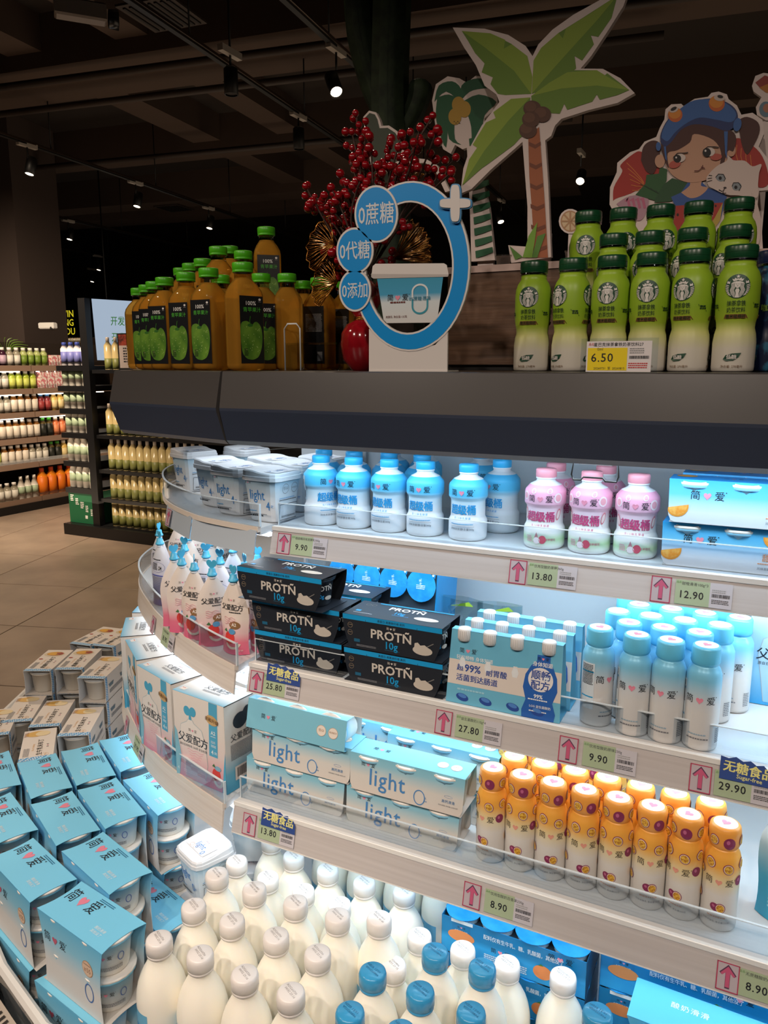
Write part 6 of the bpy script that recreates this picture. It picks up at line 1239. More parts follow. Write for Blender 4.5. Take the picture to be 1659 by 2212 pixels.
dr(sm([(700, 760), (720, 660), (860, 560), (1060, 500), (1260, 560), (1370, 640), (1350, 780), (1300, 780), (1250, 940), (1215, 970), (1240, 800), (1170, 680), (1000, 625), (960, 700), (850, 770), (760, 800), (770, 930), (740, 880)]), HB)
dr(sm([(695, 700), (700, 620), (760, 500), (880, 400), (1000, 330), (1180, 310), (1320, 360), (1385, 440), (1375, 540), (1290, 600), (1160, 560), (1000, 540), (880, 590), (800, 690), (740, 740)]), '25356a')
dr(sm([(705, 660), (715, 600), (770, 500), (880, 395), (1000, 325), (1180, 318), (1310, 370), (1375, 450), (1330, 520), (1200, 500), (1050, 480), (930, 530), (830, 610), (760, 690)]), '3a64a4')
for cx, cy, rx, ry in ((828, 455, 65, 66), (1200, 355, 72, 72)): ov(cx, cy, rx, ry, 'c8642c'); ov(cx-4, cy-14, rx*.85, ry*.75, 'd98a34'); 
ov(815, 410, 42, 24, 'cdbdb4', -.3); ov(815, 402, 30, 15, '1c1618', -.5); ov(1225, 305, 50, 28, 'cdbdb4', .1); ov(1232, 294, 26, 15, '1c1618', .2)
dr([(725, 740), (745, 740), (755, 870), (740, 850)], '3a64a4'); dr([(1265, 605), (1300, 605), (1290, 850), (1275, 800)], '3a64a4'); ov(678, 740, 22, 40, '3a64a4'); ov(1385, 545, 36, 60, '3a64a4', .2)
ov(825, 900, 55, 34, 'b8584a', -.3); ov(1195, 835, 52, 30, 'b8584a', -.1); ov(870, 845, 52, 38, 'd9ccc4', -.2); ov(848, 850, 34, 36, '181214'); ov(1135, 790, 50, 40, 'd9ccc4', -.1); ov(1112, 795, 37, 40, '181214'); ov(838, 840, 8, 9, 'e0d8d4'); ov(1100, 780, 9, 10, 'e0d8d4')
dr([(812, 840), (850, 802), (910, 800), (945, 795)], '181214', 8); dr([(1080, 775), (1120, 745), (1180, 745), (1220, 750)], '181214', 8); dr([(1000, 960), (1040, 958), (1075, 930), (1075, 908)], '5a1c1c', 7); dr([(1060, 925), (1095, 938)], '5a1c1c', 7)
dr(sm([(1130, 1100), (1110, 1020), (1200, 920), (1290, 870), (1300, 820), (1350, 865), (1450, 870), (1520, 920), (1600, 900), (1580, 980), (1570, 1080), (1560, 1200), (1400, 1180), (1280, 1170)]), 'd6c4bc')
dr(sm([(1510, 1150), (1560, 1240), (1590, 1400), (1580, 1600), (1500, 1600)]), 'd0beb6')
ov(1236, 1022, 42, 34, '8a9298', .2); ov(1380, 1100, 42, 36, '8a9298', -.3); ov(1232, 1026, 14, 16, '1c1618'); ov(1372, 1108, 14, 16, '1c1618')
dr([(1190, 1020), (1215, 990), (1260, 992), (1278, 1030), (1265, 1055)], '1c1618', 6); dr([(1338, 1100), (1350, 1068), (1395, 1066), (1420, 1100), (1400, 1140)], '1c1618', 6)
ov(1275, 1112, 14, 8, '2a2020'); dr([(1220, 1130), (1250, 1145), (1272, 1118), (1255, 1160), (1285, 1160)], '1c1618', 6)
for q in range(3): dr([(1110+q*10, 1060-q*30), (1160, 1045-q*25+q*4)], '1c1618', 4)
fin()
# board at the right edge and lemon slice board
e_ = [(1515, 190), (1545, 100), (1620, 72), (1750, 90), (1760, 500), (1640, 500), (1560, 450), (1550, 380), (1600, 290), (1530, 240)]
t, dr, ov, fin = board('drink_board', 'cutout board with a red and yellow drink at the right edge above the girl', 'cutout board', 1.80, -.03, e_, T3, .014)
dr([(1545, 160), (1630, 95), (1700, 120), (1640, 230), (1580, 200)], '9a3c34'); dr([(1580, 205), (1663, 170), (1700, 260), (1640, 250)], 'c07a34'); ov(1640, 400, 60, 70, '6a8698'); ov(1650, 390, 36, 40, 'b87a62'); fin()
g = MB(); g.tube([(0, .005, .2), (0, .005, .0)], .006, M('d8c8c2', .6), 6)
k_ = aty(1655, 260, 1.8); g = MB(); g.box(-.01, .01, .0, .01, 0, k_.z-ZT, M('e2d2cc', .6)); g.build('support', t, (k_.x+.03, .003, 0))
lm = [(1232+25*math.cos(a*PI/8), 478+27*math.sin(a*PI/8)) for a in range(13)]+[(1228, 530), (1228, 570), (1240, 570), (1240, 520)]
lm = [(1232+25*math.cos(2*PI*a/18), 478+27*math.sin(2*PI*a/18)) for a in range(18)]
t, dr, ov, fin = board('lemon_board', 'small round lemon slice cutout left of the back green bottles', 'cutout board', 1.60, -.38, lm, lambda a, b: (a, b), .01)
ov(1232, 478, 21, 23, 'b98f6a'); ov(1232, 478, 18, 20, 'd9bf9a')
for q in range(8): dr([(1232, 478), (1232+18*math.cos(q*PI/4), 478+20*math.sin(q*PI/4))], 'b98f6a', 1.6)
fin(); k_ = aty(1232, 500, 1.6); g = MB(); g.box(-.004, .004, .002, .008, 0, k_.z-ZT, M('e2d2cc', .6)); g.build('support', t, (k_.x+.38, 0, 0))
# wooden planter box with pale edge
WOOD = NOISE('3f2a1c', '80604a', (3, 3, 46), .6, .25, 8, 'weathered_wood', lo=.3, hi=.72)
t = thing('wooden_planter', 'weathered brown wood-faced planter with a pale top edge behind the display', 'planter', (-.44, 1.62, ZT))
g = MB(); g.box(-.212, .5, 0, .004, .012, .205, WOOD); g.box(-.212, -.208, .004, .12, .012, .205, WOOD); g.build('side_panel', t)
g = MB(); g.box(-.215, .5, -.003, .125, .205, .219, M('c9b0a8', .6, key='pale_edge')); g.build('top_edge', t); g = MB(); g.box(-.21, .5, .01, .12, 0, .012, M('1a1614', .6)); g.build('foot', t)
for u, v, lab in ((1088, 553, 'small clear glass cup on the planter left of the palm sprout'), (1238, 548, 'small clear glass cup on the planter beside the back green bottles')):
    p = aty(u, v, 1.68); t = thing('glass_cup', lab, 'cup', (p.x, 1.68, ZT+.2195)); g = MB(); g.lathe([(.012, 0), (.0145, .004), (.016, .022), (.0175, .023), (.0175, .026), (.015, .026)], CLEAR('f0ece4', .18, .05, 'cup_glass'), 18, cap=False); g.build('cup_body', t)
t = thing('dark_glass_panel', 'narrow dark green panel between the round sign and the planter', 'panel', (-.655, 1.50, ZT)); g = MB(); g.box(-.022, .0, -.004, .004, 0, .115, M('22302a', .25)); g.build('panel', t)
# ---- round sign
YS = 1.215; SO = (-.57, YS, ZT)
t = thing('round_sign', 'white-based sign with a blue ring, three blue bubbles and a yogurt tub picture', 'sign', SO)
SX = lambda u, v: pm(u, v, YS, SO); fp = plane((0, 0, 0)); BLU = M('0a90dc', .35, key='sign_blue'); SW = M('dcd6d2', .45, key='sign_white')
def ell(cx, cy, rx, ry, n=48, tilt=0): return [SX(cx+rx*math.cos(-2*PI*k/n)*math.cos(tilt)-ry*math.sin(-2*PI*k/n)*math.sin(tilt), cy+rx*math.cos(-2*PI*k/n)*math.sin(tilt)+ry*math.sin(-2*PI*k/n)*math.cos(tilt)) for k in range(n)]
def annulus(g, A, B, h, m, th=0):
    n = len(A); V = [fp(x, y, h) for x, y in A]+[fp(x, y, h) for x, y in B]; F = [(k, (k+1) % n, n+(k+1) % n, n+k) for k in range(n)]
    if th:
        V += [fp(x, y, h-th) for x, y in A]+[fp(x, y, h-th) for x, y in B]
        F += [(k, 2*n+k, 2*n+(k+1) % n, (k+1) % n) for k in range(n)]+[(n+k, n+(k+1) % n, 3*n+(k+1) % n, 3*n+k) for k in range(n)]+[(2*n+k, 3*n+k, 3*n+(k+1) % n, 2*n+(k+1) % n) for k in range(n)]
    g.add(V, F, m)
R0 = ell(888, 575, 128, 184, tilt=.03); R1 = ell(888, 575, 124, 180, tilt=.03); R2 = ell(884, 578, 97, 145, tilt=.03); R3 = ell(884, 578, 93, 141, tilt=.03)
g = MB(); annulus(g, R0, R3, .001, SW, .005); g.build('ring_base', t); g = MB(); annulus(g, R1, R2, .0014, BLU); g.build('ring_face', t)
g = MB(); g.poly(R3[::-1] if False else R3, fp, -.001, CLEAR('f4f6f8', .04, .05), .002); g.build('clear_panel', t)
for (cx, cy, rx, ry), s_ in (((815, 463, 47, 62), '0蔗糖'), ((769, 542, 40, 50), '0代糖'), ((769, 628, 34.5, 45.5), '0添加')):
    g = MB(); g.poly(ell(cx, cy, rx, ry, 36), fp, .004, SW, .003); b_ = g.build('bubble', t)
    a = SX(cx, cy); sz = (SX(cx+10, cy)[0]-a[0])/10; szy = (SX(cx, cy-10)[1]-a[1])/10
    g = MB(); g.poly(ell(cx, cy, rx-4, ry-4.5, 36), fp, .0044, BLU); g.text(s_, rx*.72*sz, a[0], a[1], fp, .0048, M('d8dde2', .45), .012, sx=.92, sy=1.25); g.build('bubble_print', b_)
def cross(cx, cy, r, w_, c, h, th, nm, par):
    g = MB()
    for (ax, ay) in ((r, w_), (w_, r*1.2)):
        P = []
        for k in range(24): a = -2*PI*k/24; q = 4; P.append(SX(cx+ax*abs(math.cos(a))**(2/q)*(1 if math.cos(a) > 0 else -1), cy+ay*abs(math.sin(a))**(2/q)*(1 if math.sin(a) > 0 else -1)))
        g.poly(P, fp, h, M(c, .4), th); h += .0002
    return g.build(nm, par)
c_ = cross(987, 441, 35.5, 12.5, '4a90c4', .006, .004, 'plus_border', t); cross(987, 441, 33, 10, 'dcd6d2', .008, .0018, 'plus_face', t)
g = MB(); P0 = SX(797, 700); P1 = SX(967, 803)
g.poly([SX(797, 803), SX(966, 803), SX(967, 715), SX(940, 745), SX(888, 757), SX(840, 748), SX(797, 710)], fp, 0, SW, .004); g.box(P0[0], P1[0], -.001, .05, 0, .002, SW); g.build('base', t)
g = MB(); WB = GR([(.07, 'd9d4d0'), (.115, 'd2dce0'), (.128, '3f9cc4'), (.17, '2a8fae')], key='tub_picture')
g.poly([SX(a, b) for a, b in ((815, 600), (829, 690), (836, 698), (934, 697), (946, 686), (958, 598))], fp, .0013, WB); g.poly([SX(a, b) for a, b in ((806, 575), (803, 598), (808, 602), (968, 598), (970, 594), (966, 573), (960, 569), (812, 570))], fp, .0018, SW)
g.poly([SX(a, b) for a, b in ((803, 592), (803, 599), (808, 602), (968, 598), (970, 593))], fp, .002, M('b9b2ae', .5)); a = SX(860, 643); q_ = (SX(870, 643)[0]-a[0])/10; brand(g, 14*q_, a[0], a[1], fp, .002); a = SX(861, 655); tiny(g, a[0]-17*q_, a[1], fp, .002, M('6a2c24', .5), 36*q_, 3*q_, 1)
a = SX(908, 645); g.text('0%蔗糖·原味', 8.4*q_, a[0], a[1], fp, .0022, M('1f7f9a', .5), .005); a = SX(908, 628)
for (u, v, a0, a1, c) in ((908, 630, 0, PI, 'dfe3e4'), (908, 662, PI, 2*PI, '2f93a8')):
    a = SX(u, v); rr = SX(u+18, v)[0]-a[0]; ry_ = (a[1]-SX(u, v+17)[1]); g.ring(a[0], a[1], rr, ry_, rr*.2, fp, .002, M(c, .5), 20, a0, a1)
    s_ = 1 if a0 == 0 else -1
    for sx_ in (-1, 1): g.poly([(a[0]+sx_*rr-(rr*.2 if sx_ > 0 else 0), a[1]-s_*.012*1), (a[0]+sx_*rr+(rr*.2 if sx_ < 0 else 0), a[1]-s_*.012), (a[0]+sx_*rr+(rr*.2 if sx_ < 0 else 0), a[1]), (a[0]+sx_*rr-(rr*.2 if sx_ > 0 else 0), a[1])][::1 if s_ > 0 else -1], fp, .002, M(c, .5))
a = SX(840, 685); g.text('发酵乳 净含量:135克', 5.2*q_, a[0]-6*q_, a[1], fp, .002, M('6a2c24', .5), 0, 'L'); g.build('tub_picture', t)
# ---- matcha drink bottles
STR = [(.0285, 0), (.0308, .003), (.0312, .008), (.0312, .045), (.0298, .058), (.0276, .067), (.0282, .075), (.0306, .086), (.0316, .105), (.0316, .132), (.0305, .142), (.0275, .151), (.0235, .157), (.0222, .160), (.0222, .166)]
def siren(g, cx, cy, R_, m, h):
    DG = M('1c4a34', .45, key='emblem_green'); W_ = M('e6e2dc', .45, key='emblem_white'); f = offmap(m, cx, cy)
    g.disc(0, 0, R_, R_, f, h, DG, 28, 0, 3); S = lambda P: [(a*R_, b*R_) for a, b in P]
    g.poly(S([(-.34, .40), (-.46, .62), (-.28, .56), (-.24, .70), (-.08, .60), (0, .66), (.08, .60), (.24, .70), (.28, .56), (.46, .62), (.34, .40), (0, .5)])[::-1], f, h+.0004, W_)
    g.poly(S([(.17*(1 if k % 2 == 0 else .42)*math.sin(2*PI*k/10), .80+.17*(1 if k % 2 == 0 else .42)*math.cos(2*PI*k/10)) for k in range(10)])[::-1], f, h+.0004, W_)
    g.disc(0, .12*R_, .2*R_, .29*R_, f, h+.0004, W_, 14, 0, 1)
    for s in (-1, 1):
        g.disc(s*.08*R_, .17*R_, .04*R_, .02*R_, f, h+.0006, DG, 6, 0, 1)
        for q in range(4): g.stroke(S([(s*(.10+q*.075), .42-q*.03), (s*(.23+q*.085), .22), (s*(.20+q*.08), -.05), (s*(.30+q*.085), -.32), (s*(.20+q*.085), -.60), (s*(.24+q*.08), -.93+q*.09)]), .052*R_, f, h+.0004, W_)
        g.poly(S([(s*.62, .2), (s*.60, .46), (s*.70, .36), (s*.80, .48), (s*.88, .26), (s*.74, .24)])[::-s], f, h+.0004, W_)
        for q in range(7):
            y = .14-q*.135; xo = math.sqrt(max(0, .97-y*y)); g.stroke(S([(s*(xo-.30+q*.01), y-.10), (s*(xo-.14), y-.03), (s*xo*.985, y)]), .065*R_, f, h+.0004, W_)
    g.disc(0, .02*R_, .05*R_, .02*R_, f, h+.0006, DG, 6, 0, 1); g.poly(S([(-.1, -.2), (.1, -.2), (.17, -.35), (.11, -.6), (.18, -.95), (-.18, -.95), (-.11, -.6), (-.17, -.35)])[::-1], f, h+.0004, W_)
def matcha(navy=False):
    def f():
        t = thing('matcha_bottle', '', 'bottle')
        mt = GR([(0, 'd6d0c6'), (.035, 'd9d4c4'), (.062, 'd8d98a'), (.078, 'a6bf3a'), (.1, '93b72c'), (.17, '9cc030')], rough=.4, key='matcha_print') if not navy else NOISE('0f1c3c', '2a6a8a', (60, 60, 40), .35, key='navy_print', lo=.5, hi=.62)
        g = MB(); n = 48; g.lathe(STR, mt, n)
        for i in range(len(g.v)):      # twisted flutes round the lower half
            x, y, z = g.v[i]
            if .006 < z < .1: a = math.atan2(y, x); k = 1+.022*(abs(math.sin(8*a+z*38))-.5)*min(1, (z-.006)/.02, (.1-z)/.02); g.v[i] = (x*k, y*k, z)
        g.build('body', t)
        g = MB(); CG = M('164a2c' if not navy else '14204a', .3, key='dark_green_cap'); g.lathe([(.0225, .1655), (.0238, .166), (.0238, .1695), (.0225, .170), (.0238, .171), (.0242, .172), (.0242, .1868), (.0230, .1895), (0, .1902)], [CLEAR('cfd8c8', .2)]*2+[CG]*6, 36, cap=False); g.tube([(.0244*math.cos(2*PI*k/24), .0244*math.sin(2*PI*k/24), .1795) for k in range(24)], .0003, CG, 4, True); g.build('cap', t)
        g = MB(); rf = lerp_prof([(r+.0003, z) for r, z in STR]); DG = M('1d3a22', .5, key='dark_green_ink')
        for a0 in ((0, 2.0, -2.1) if not navy else (0,)):
            m = cyl(rf, a0); 
            if navy: g.text('咖啡', .012, 0, .1, m, .0012, M('8ab43a', .5), 0); continue
            siren(g, 0, .1275, .0176, m, .0008)
            g.text('抹茶拿铁', .0078, 0, .1025, m, .001, DG, .01, sx=.85, sy=1.1); g.text('奶茶饮料', .0078, 0, .0928, m, .001, DG, 0, sx=.85, sy=1.1)
            g.poly([(-.0165, .0805), (-.0145, .0865), (.0145, .0865), (.0180, .0805)][::-1], m, .0008, M('8a6238', .5)); g.grid(-.0145, .0145, .0805, .0865, m, .001, M('8a6238', .5), 6, 1); g.text('微米级细研', .0055, 0, .0835, m, .0014, DG, .01)
            g.poly([(-.0125, .0195), (-.009, .0255), (0, .028), (.0125, .029), (.009, .0225), (.002, .0175), (-.008, .0165)][::-1], m, .0012, M('1c4a34', .45)); g.text('低糖', .0072, -.001, .0228, m, .0016, M('e6e2dc', .5), .02); g.text('净含量: 270毫升', .0046, 0, .0085, m, .0010, M('7a5a3a', .5), 0)
            m = cyl(rf, a0+1.0); tiny(g, -.004, .1, m, .001, DG, .010, .0022, 2, 1.5); g.stroke([(-.007, .104), (-.005, .1015)], .0006, m, .001, DG); g.stroke([(.006, .095), (.008, .093)], .0006, m, .001, DG)
        g.build('label_print', t)
        return t
    return f
for u, y, rz, d in ((1150, 1.385, 0, 'leftmost'), (1233, 1.378, -34, 'second from the left'), (1316, 1.372, 0, 'third from the left, behind the yellow price card'), (1400, 1.366, 0, 'third from the right'), (1491, 1.356, -22, 'second from the right'), (1589, 1.345, 0, 'rightmost')):
    p = aty(u, 700, y); put('mat', matcha(), f"lime green matcha bottle, front row, {d}", 'bottle', (p.x, y, ZT), rz, 'lime green matcha bottles')
for q, (y, zz, us, rw) in enumerate(((1.435, .044, (1327, 1405, 1497, 1589), 'middle'), (1.505, .098, (1270, 1345, 1425, 1506, 1592), 'back'))):
    for k, u in enumerate(us):
        p = aty(u, 500, y); put('mat', None, f"lime green matcha bottle, {ORD[k]} from the left in the raised {rw} row", 'bottle', (p.x, y, ZT+zz), -36 if q == 0 and k > 1 else (-12 if q == 0 else (6, 25, 30, 12, 26)[k]), 'lime green matcha bottles')
    a = aty(us[0], 500, y).x-.034; t = thing('clear_riser', f"clear acrylic riser under the {rw} row of matcha bottles", 'riser', (a, y, ZT)); g = MB(); L = .36
    g.box(0, L, -.031, .031, zz-.004, zz-.0005, ACR); g.box(0, .003, -.031, .031, 0, zz-.004, ACR); g.box(L-.003, L, -.031, .031, 0, zz-.004, ACR); g.build('step', t)
p = aty(1672, 560, 1.43); put('nav', matcha(True), 'dark navy patterned bottle cut by the right edge beside the matcha bottles', 'bottle', (p.x, 1.43, ZT), 0)
# ---- apple juice bottles
def JUICE():
    if 'juice' in _M: return _M['juice']
    m = bpy.data.materials.new('mat_juice'); m.use_nodes = True; nt = m.node_tree; nt.nodes.clear()
    t = nt.nodes.new('ShaderNodeBsdfTransparent'); t.inputs[0].default_value = lin('f6d890'); d = nt.nodes.new('ShaderNodeBsdfTranslucent'); d.inputs[0].default_value = lin('f8c860')
    e = nt.nodes.new('ShaderNodeBsdfDiffuse'); e.inputs[0].default_value = lin('ecb048'); g = nt.nodes.new('ShaderNodeBsdfGlossy'); g.inputs['Roughness'].default_value = .06
    a = nt.nodes.new('ShaderNodeMixShader'); b = nt.nodes.new('ShaderNodeMixShader'); c = nt.nodes.new('ShaderNodeMixShader'); o = nt.nodes.new('ShaderNodeOutputMaterial')
    a.inputs[0].default_value = .45; b.inputs[0].default_value = .5; lw = nt.nodes.new('ShaderNodeLayerWeight'); lw.inputs[0].default_value = .12
    nt.links.new(d.outputs[0], a.inputs[1]); nt.links.new(e.outputs[0], a.inputs[2]); nt.links.new(t.outputs[0], b.inputs[1]); nt.links.new(a.outputs[0], b.inputs[2])
    nt.links.new(lw.outputs['Fresnel'], c.inputs[0]); nt.links.new(b.outputs[0], c.inputs[1]); nt.links.new(g.outputs[0], c.inputs[2]); nt.links.new(c.outputs[0], o.inputs[0]); _M['juice'] = m; return m
def juice():
    t = thing('apple_juice_bottle', '', 'bottle'); 
    JM = JUICE(); PET = CLEAR('f0e4c8', .12, .03, 'pet_plastic')
    def sq(r, z, e=5): return [((r*math.cos(2*PI*k/32)/((abs(math.cos(2*PI*k/32))**e+abs(math.sin(2*PI*k/32))**e)**(1/e))), (r*math.sin(2*PI*k/32)/((abs(math.cos(2*PI*k/32))**e+abs(math.sin(2*PI*k/32))**e)**(1/e))), z) for k in range(32)]
    prof = [(.020, .0, 3), (.026, .002, 5), (.029, .006, 7), (.0295, .012, 7), (.0295, .140, 7), (.0285, .149, 5), (.024, .160, 3), (.0185, .168, 2), (.0165, .172, 2)]
    g = MB(); R_ = [sq(*p_) for p_ in prof]; V = sum(R_, []); F = [(i*32+k, i*32+(k+1) % 32, (i+1)*32+(k+1) % 32, (i+1)*32+k) for i in range(len(R_)-1) for k in range(32)]+[tuple(range(32))[::-1], tuple(range((len(R_)-1)*32, len(R_)*32))]
    g.add(V, F, JM, True); g.build('body', t)
    g = MB(); g.lathe([(.0165, .1722), (.0165, .181), (.0185, .182), (.0185, .1835), (.017, .184)], PET, 24, cap=False); g.build('neck', t)
    LG = M('4fb81e', .35, key='lime_cap'); g = MB(); g.lathe([(.0185, .182), (.0195, .1825), (.0195, .1855), (.0188, .186), (.0198, .187), (.0198, .1985), (.0188, .2003), (0, .2006)], LG, 32, cap=False); c = g.build('cap', t)
    g = MB(); 
    for side, rot in ((0, 0), (1, PI)):
        c_, s_ = math.cos(rot), math.sin(rot); fp = plane((.0*c_, -.0300*c_, 0), (c_, 0, 0), (0, 0, 1), (0, -c_, 0))
        g.grid(-.0245, .0245, .014, .138, fp, .0003, M('15171a', .35, key='black_label'), 1, 1)
        if side: tiny(g, -.02, .12, fp, .0006, GREY, .04, .0014, 14, 2, 3); barcode(g, .008, .02, .012, .02, fp, .0006, GREY); continue
        g.text('100%', .0105, -.001, .125, fp, .0006, M('e4e4e0', .5), .012); g.text('青苹果汁', .0095, .001, .113, fp, .0006, M('4fb83a', .5), .0); g.disc(.0175, .132, .0026, .0022, fp, .0006, M('e4e0dc', .5), 12); tiny(g, .0145, .1275, fp, .0006, GREY, .006, .0008, 1)
        AP = NOISE('2c6418', '6f9c34', (38, 38, 26), .4, key='apple_skin', lo=.3, hi=.7); P = [(.000, .084), (-.006, .090), (-.014, .092), (-.0235, .086), (-.0243, .06), (-.022, .036), (-.014, .024), (-.004, .021), (.004, .022), (.013, .028), (.0195, .045), (.0215, .065), (.0185, .082), (.011, .0905), (.005, .090)]
        g.poly(sm(P, 3), fp, .0006, AP); g.stroke([(-.003, .084), (-.005, .092), (-.003, .101)], .0016, fp, .0009, M('2f6a1c', .5)); g.disc(-.004, .0845, .006, .003, fp, .0008, M('2f6a1c', .5), 12)
        rg = random.Random(4)
        for q in range(26): x = rg.uniform(-.02, .018); z = rg.uniform(.034, .085); g.disc(x, z, .0007, .001, fp, .0009, M('b4d47a', .3), 6, 0, 1)
        tiny(g, -.018, .04, fp, .0009, M('14240c', .5), .009, .0014, 6, 1.7, 2)
    g.build('label', t)
    return t
def jk(u, v, H=.2): d = ray(u, v); return (ZT+H-EYE)/(d[2]/d[1])
JB = [(528, 568, 64, 0, 'front, its whole apple label facing the camera side'), (455, 580, 0, 0, 'left of the front one, half turned'), (406, 589, 2, 0, 'third along the left curve, half turned'), (360, 600, 2, 0, 'fourth along the left curve'), (338, 609, 2, 0, 'fifth along the left curve'), (322, 616, 2, 0, 'sixth along the left curve'), (304, 623, 78, 0, 'outermost at the left end of the canopy'),
      (567, 592, 55, 0, 'right behind the front one'), (622, 592, -48, 0, 'rightmost, plain side showing'), (480, 595, 20, 0, 'between the front one and its left neighbour, behind')]
jp = []
for u, v, rz, r_, d in JB:
    y = jk(u, v); 
    p = aty(u, 700, y); jp.append((p.x, y)); put('juice', juice, f"green-capped apple juice bottle, {d}", 'bottle', (p.x, y, ZT), rz, 'green-capped apple juice bottles')
for u, v, y, zz, d in ((471, 534, 1.42, .062, 'raised, tall behind the two left-turned ones'), (437, 560, 1.47, .045, 'raised, next further left'), (411, 570, 1.53, .04, 'raised, left rear'), (391, 580, 1.60, .04, 'raised, farthest left rear'), (525, 543, 1.42, .06, 'raised directly behind the front one'), (496, 533, 1.54, .07, 'raised at the very back, cap only'), (575, 492, 1.50, .104, 'topmost on the tall riser, standing clear')):
    p = aty(u, v, y); zz = p.z-.2-ZT; put('juice', None, f"green-capped apple juice bottle, {d}", 'bottle', (p.x, y, p.z-.2), random.choice((20, 40, 55)), 'green-capped apple juice bottles')
    t = thing('clear_riser', f"clear acrylic block under the apple juice bottle {d.replace('raised', 'set').split(',')[0]} {ORD[len(jp) % 12]}", 'riser', (p.x, y, ZT)); jp.append((p.x, y)); g = MB(); g.box(-.031, .031, -.031, .031, 0, zz-.0005, ACR); g.build('block', t)
for k, (u, y) in enumerate(((655, 1.56), (700, 1.60), (745, 1.62), (690, 1.52))):
    p = aty(u, 640, y); put('juice', None, f"apple juice bottle with its black back label, {ORD[k]} from the left behind the clear rack", 'bottle', (p.x, y, ZT), 180+(8, -4, 3, 5)[k], 'green-capped apple juice bottles')
t = thing('clear_rack', 'low clear acrylic rack between the juice bottles and the red vase', 'rack', (-.86, 1.42, ZT)); g = MB()
g.box(-.06, .07, -.04, .03, .052, .056, ACR); g.box(-.06, -.057, -.04, .03, 0, .052, ACR); g.box(.067, .07, -.04, .03, 0, .052, ACR); g.tube([(-.06, -.04, 0), (-.06, -.04, .085), (-.052, -.04, .095), (-.03, -.04, .095), (-.022, -.04, .085), (-.022, -.04, 0)], .0018, ACRE, 6); g.build('frame', t)
# ---- berry arrangement in a red vase
YV = 1.36; v0 = aty(775, 802, YV); t = thing('berry_arrangement', 'red vase holding red berry branches with gold fan leaves', 'plant', (v0.x+.012, YV, ZT)); VO = (v0.x+.012, YV, ZT)
g = MB(); g.lathe([(.022, 0), (.027, .004), (.041, .022), (.046, .05), (.044, .072), (.034, .088), (.019, .096), (.017, .102), (.024, .112), (.033, .13), (.033, .152), (.02, .167), (.012, .172)], M('9c1420', .12, key='red_lacquer', Coat_Weight=.5), 28, cap=False); vz = g.build('vase', t)
GOLD = M('b07a3a', .25, 1, key='gold'); g = MB()
for q in range(3): g.tube([(.0185*math.cos(2*PI*k/20), .0185*math.sin(2*PI*k/20), .094+q*.0035+.001*math.sin(k*3)) for k in range(20)], .002, GOLD, 5, True)
g.tube([(.018, -.004, .094), (.03, -.012, .085), (.05, -.015, .07), (.055, -.012, .045), (.05, -.015, .03)], .003, GOLD, 6); g.build('gold_cord', vz)
rg = random.Random(11); BR = M('8f0e18', .18, key='berry', Coat_Weight=.4); g = MB(); g.ball((0, 0, 0), .0076, BR, 10); g.ball((0, -.0, -.0066), .001, M('2a1410', .6), 6); bo = g.build('berry', t); nb = 0; bo.location = (0, 0, .3)
ends = [(768, 245), (760, 285), (790, 262), (800, 300), (845, 300), (838, 340), (870, 340), (868, 290), (935, 250), (945, 280), (908, 275), (905, 310), (880, 330), (985, 340), (975, 372), (940, 345), (925, 385), (660, 402), (680, 425), (672, 440), (705, 470), (745, 445), (735, 480), (755, 500), (715, 405), (735, 375), (780, 385), (800, 420), (840, 400), (860, 415), (760, 350), (775, 330), (700, 545), (735, 545), (745, 590), (890, 360), (860, 370), (820, 360), (850, 620), (870, 480), (845, 560), (830, 520), (820, 600)]
org = aty(790, 640, YV)
for k, (u, v) in enumerate(ends):
    y = YV+rg.uniform(-.06, .10); e = aty(u, v, y); a = Vector((0, 0, .165)); b = e-Vector(VO); mid = (a+b)*.5+Vector((rg.uniform(-.02, .02), rg.uniform(-.02, .03), .02))
    pts = spline([a, mid, b], 5); g = MB(); g.tube(pts, [.0018]*len(pts), M('3a2016', .7, key='twig'), 5); g.build('branch', t)
    for q in range(7 if k < 37 else 4):
        if nb >= 290: break
        c = bo.copy(); C.objects.link(c); c.parent = t; i_ = pts[max(3, len(pts)-1-(q+1)//2)] if q else b
        c.location = i_+Vector((rg.uniform(-.016, .016), rg.uniform(-.014, .014), rg.uniform(-.015, .015)))*(0 if q == 0 else 1.1); c.scale = [rg.uniform(.85, 1.15)]*3; c.rotation_euler = (rg.uniform(-1, 1), rg.uniform(-1, 1), 0); nb += 1
def fan(u, v, R_, a0, a1, tilt, y, n=16):
    o = aty(u, v, y)-Vector(VO); g = MB(); rim = []
    for k in range(n+1):
        a = a0+(a1-a0)*k/n; r = R_*(1+.06*math.sin(k*2.3)); e = Vector((math.cos(a)*r, math.sin(a)*tilt*r, math.sin(a)*r)); rim.append(e); m_ = e*.55+Vector((0, .006*math.sin(k), 0)); g.tube([(0, 0, 0), m_, e], [.0011, .0009, .0008], GOLD, 4)
        if k < n: a += (a1-a0)/n*.5; e2 = Vector((math.cos(a)*r*.98, math.sin(a)*tilt*r, math.sin(a)*r*.98)); g.tube([m_, e2], .0008, GOLD, 4)
    g.tube(rim, .0013, GOLD, 4); g.build('gold_leaf', t, o)
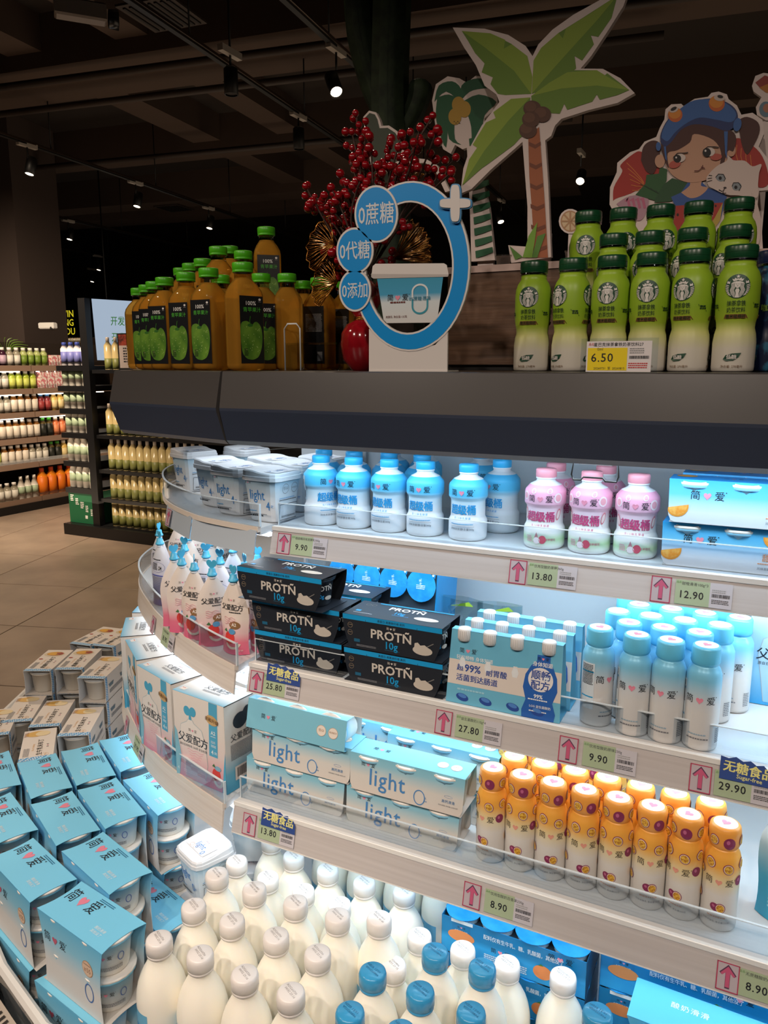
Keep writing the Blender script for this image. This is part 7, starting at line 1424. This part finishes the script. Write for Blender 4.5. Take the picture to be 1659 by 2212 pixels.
fan(722, 530, .060, PI*.6, PI*1.3, .3, YV-.04); fan(728, 612, .055, PI*.62, PI*1.3, .3, YV-.04); fan(850, 560, .075, -.15, PI*.42, .3, YV+.02, 22); fan(868, 585, .06, -.5, PI*.2, .3, YV+.03, 18); fan(880, 420, .045, PI*.1, PI*.9, .3, YV+.03, 18)
g = MB(); o = aty(735, 598, YV-.01)-Vector(VO)
for q in range(60):
    a = rg.uniform(0, 2*PI); z = rg.uniform(-.022, .022); r = .022*math.cos(z*45); c_ = o+Vector((r*math.cos(a), r*math.sin(a), z)); s_ = .006; n_ = Vector((rg.uniform(-1, 1), rg.uniform(-1, 1), rg.uniform(-1, 1))).normalized()*s_; m_ = Vector((math.cos(a), math.sin(a), .3)).cross(n_).normalized()*s_
    g.add([c_, c_+n_, c_+n_+m_, c_+m_], [(0, 1, 2, 3)], GOLD)
tag(g.build('gold_cone', t), kind='stuff')
# ---- cactus behind
cz = 1.95; cb = aty(850, 420, cz); t = thing('tall_cactus', 'tall dark green column cactus rising out of the frame behind the berries', 'plant', (cb.x, cz, ZT))
CM = NOISE('1d2a1a', '33432a', (30, 30, 30), .7, key='cactus_skin')
def ribs(P, R_):
    g = MB(); P = spline(P, 5); n = 20; V = []
    for i, p_ in enumerate(P):
        rr = R_*(1 if i < len(P)-3 else (.9, .65, .2)[i-len(P)+3])
        for k in range(n): a = 2*PI*k/n; r = rr*(1 if k % 2 else .72); V.append((p_.x+r*math.cos(a), p_.y+r*math.sin(a), p_.z))
    g.add(V, [(i*n+k, i*n+(k+1) % n, (i+1)*n+(k+1) % n, (i+1)*n+k) for i in range(len(P)-1) for k in range(n)], CM, True); return g
def cp(u, v, dy=0): p = aty(u, v, cz+dy); return (p.x-cb.x, dy, p.z-ZT)
ribs([(0, 0, 0), cp(845, 420), cp(840, 200), cp(845, 0), cp(845, -150)], .052).build('trunk', t)
ribs([cp(840, 260), cp(810, 190, .0), cp(785, 100, -.02), cp(775, 20, -.02), cp(770, -100, -.02)], .038).build('arm', t)
ribs([cp(840, 330, .02), cp(880, 270, .02), cp(905, 210, .02), cp(905, 170, .02)], .032).build('arm', t)
g = MB(); g.lathe([(.06, 0), (.075, .12), (.07, .12), (.06, .1), (0, .1)], M('3a2c24', .7), 20, cap=False); g.build('pot', t)
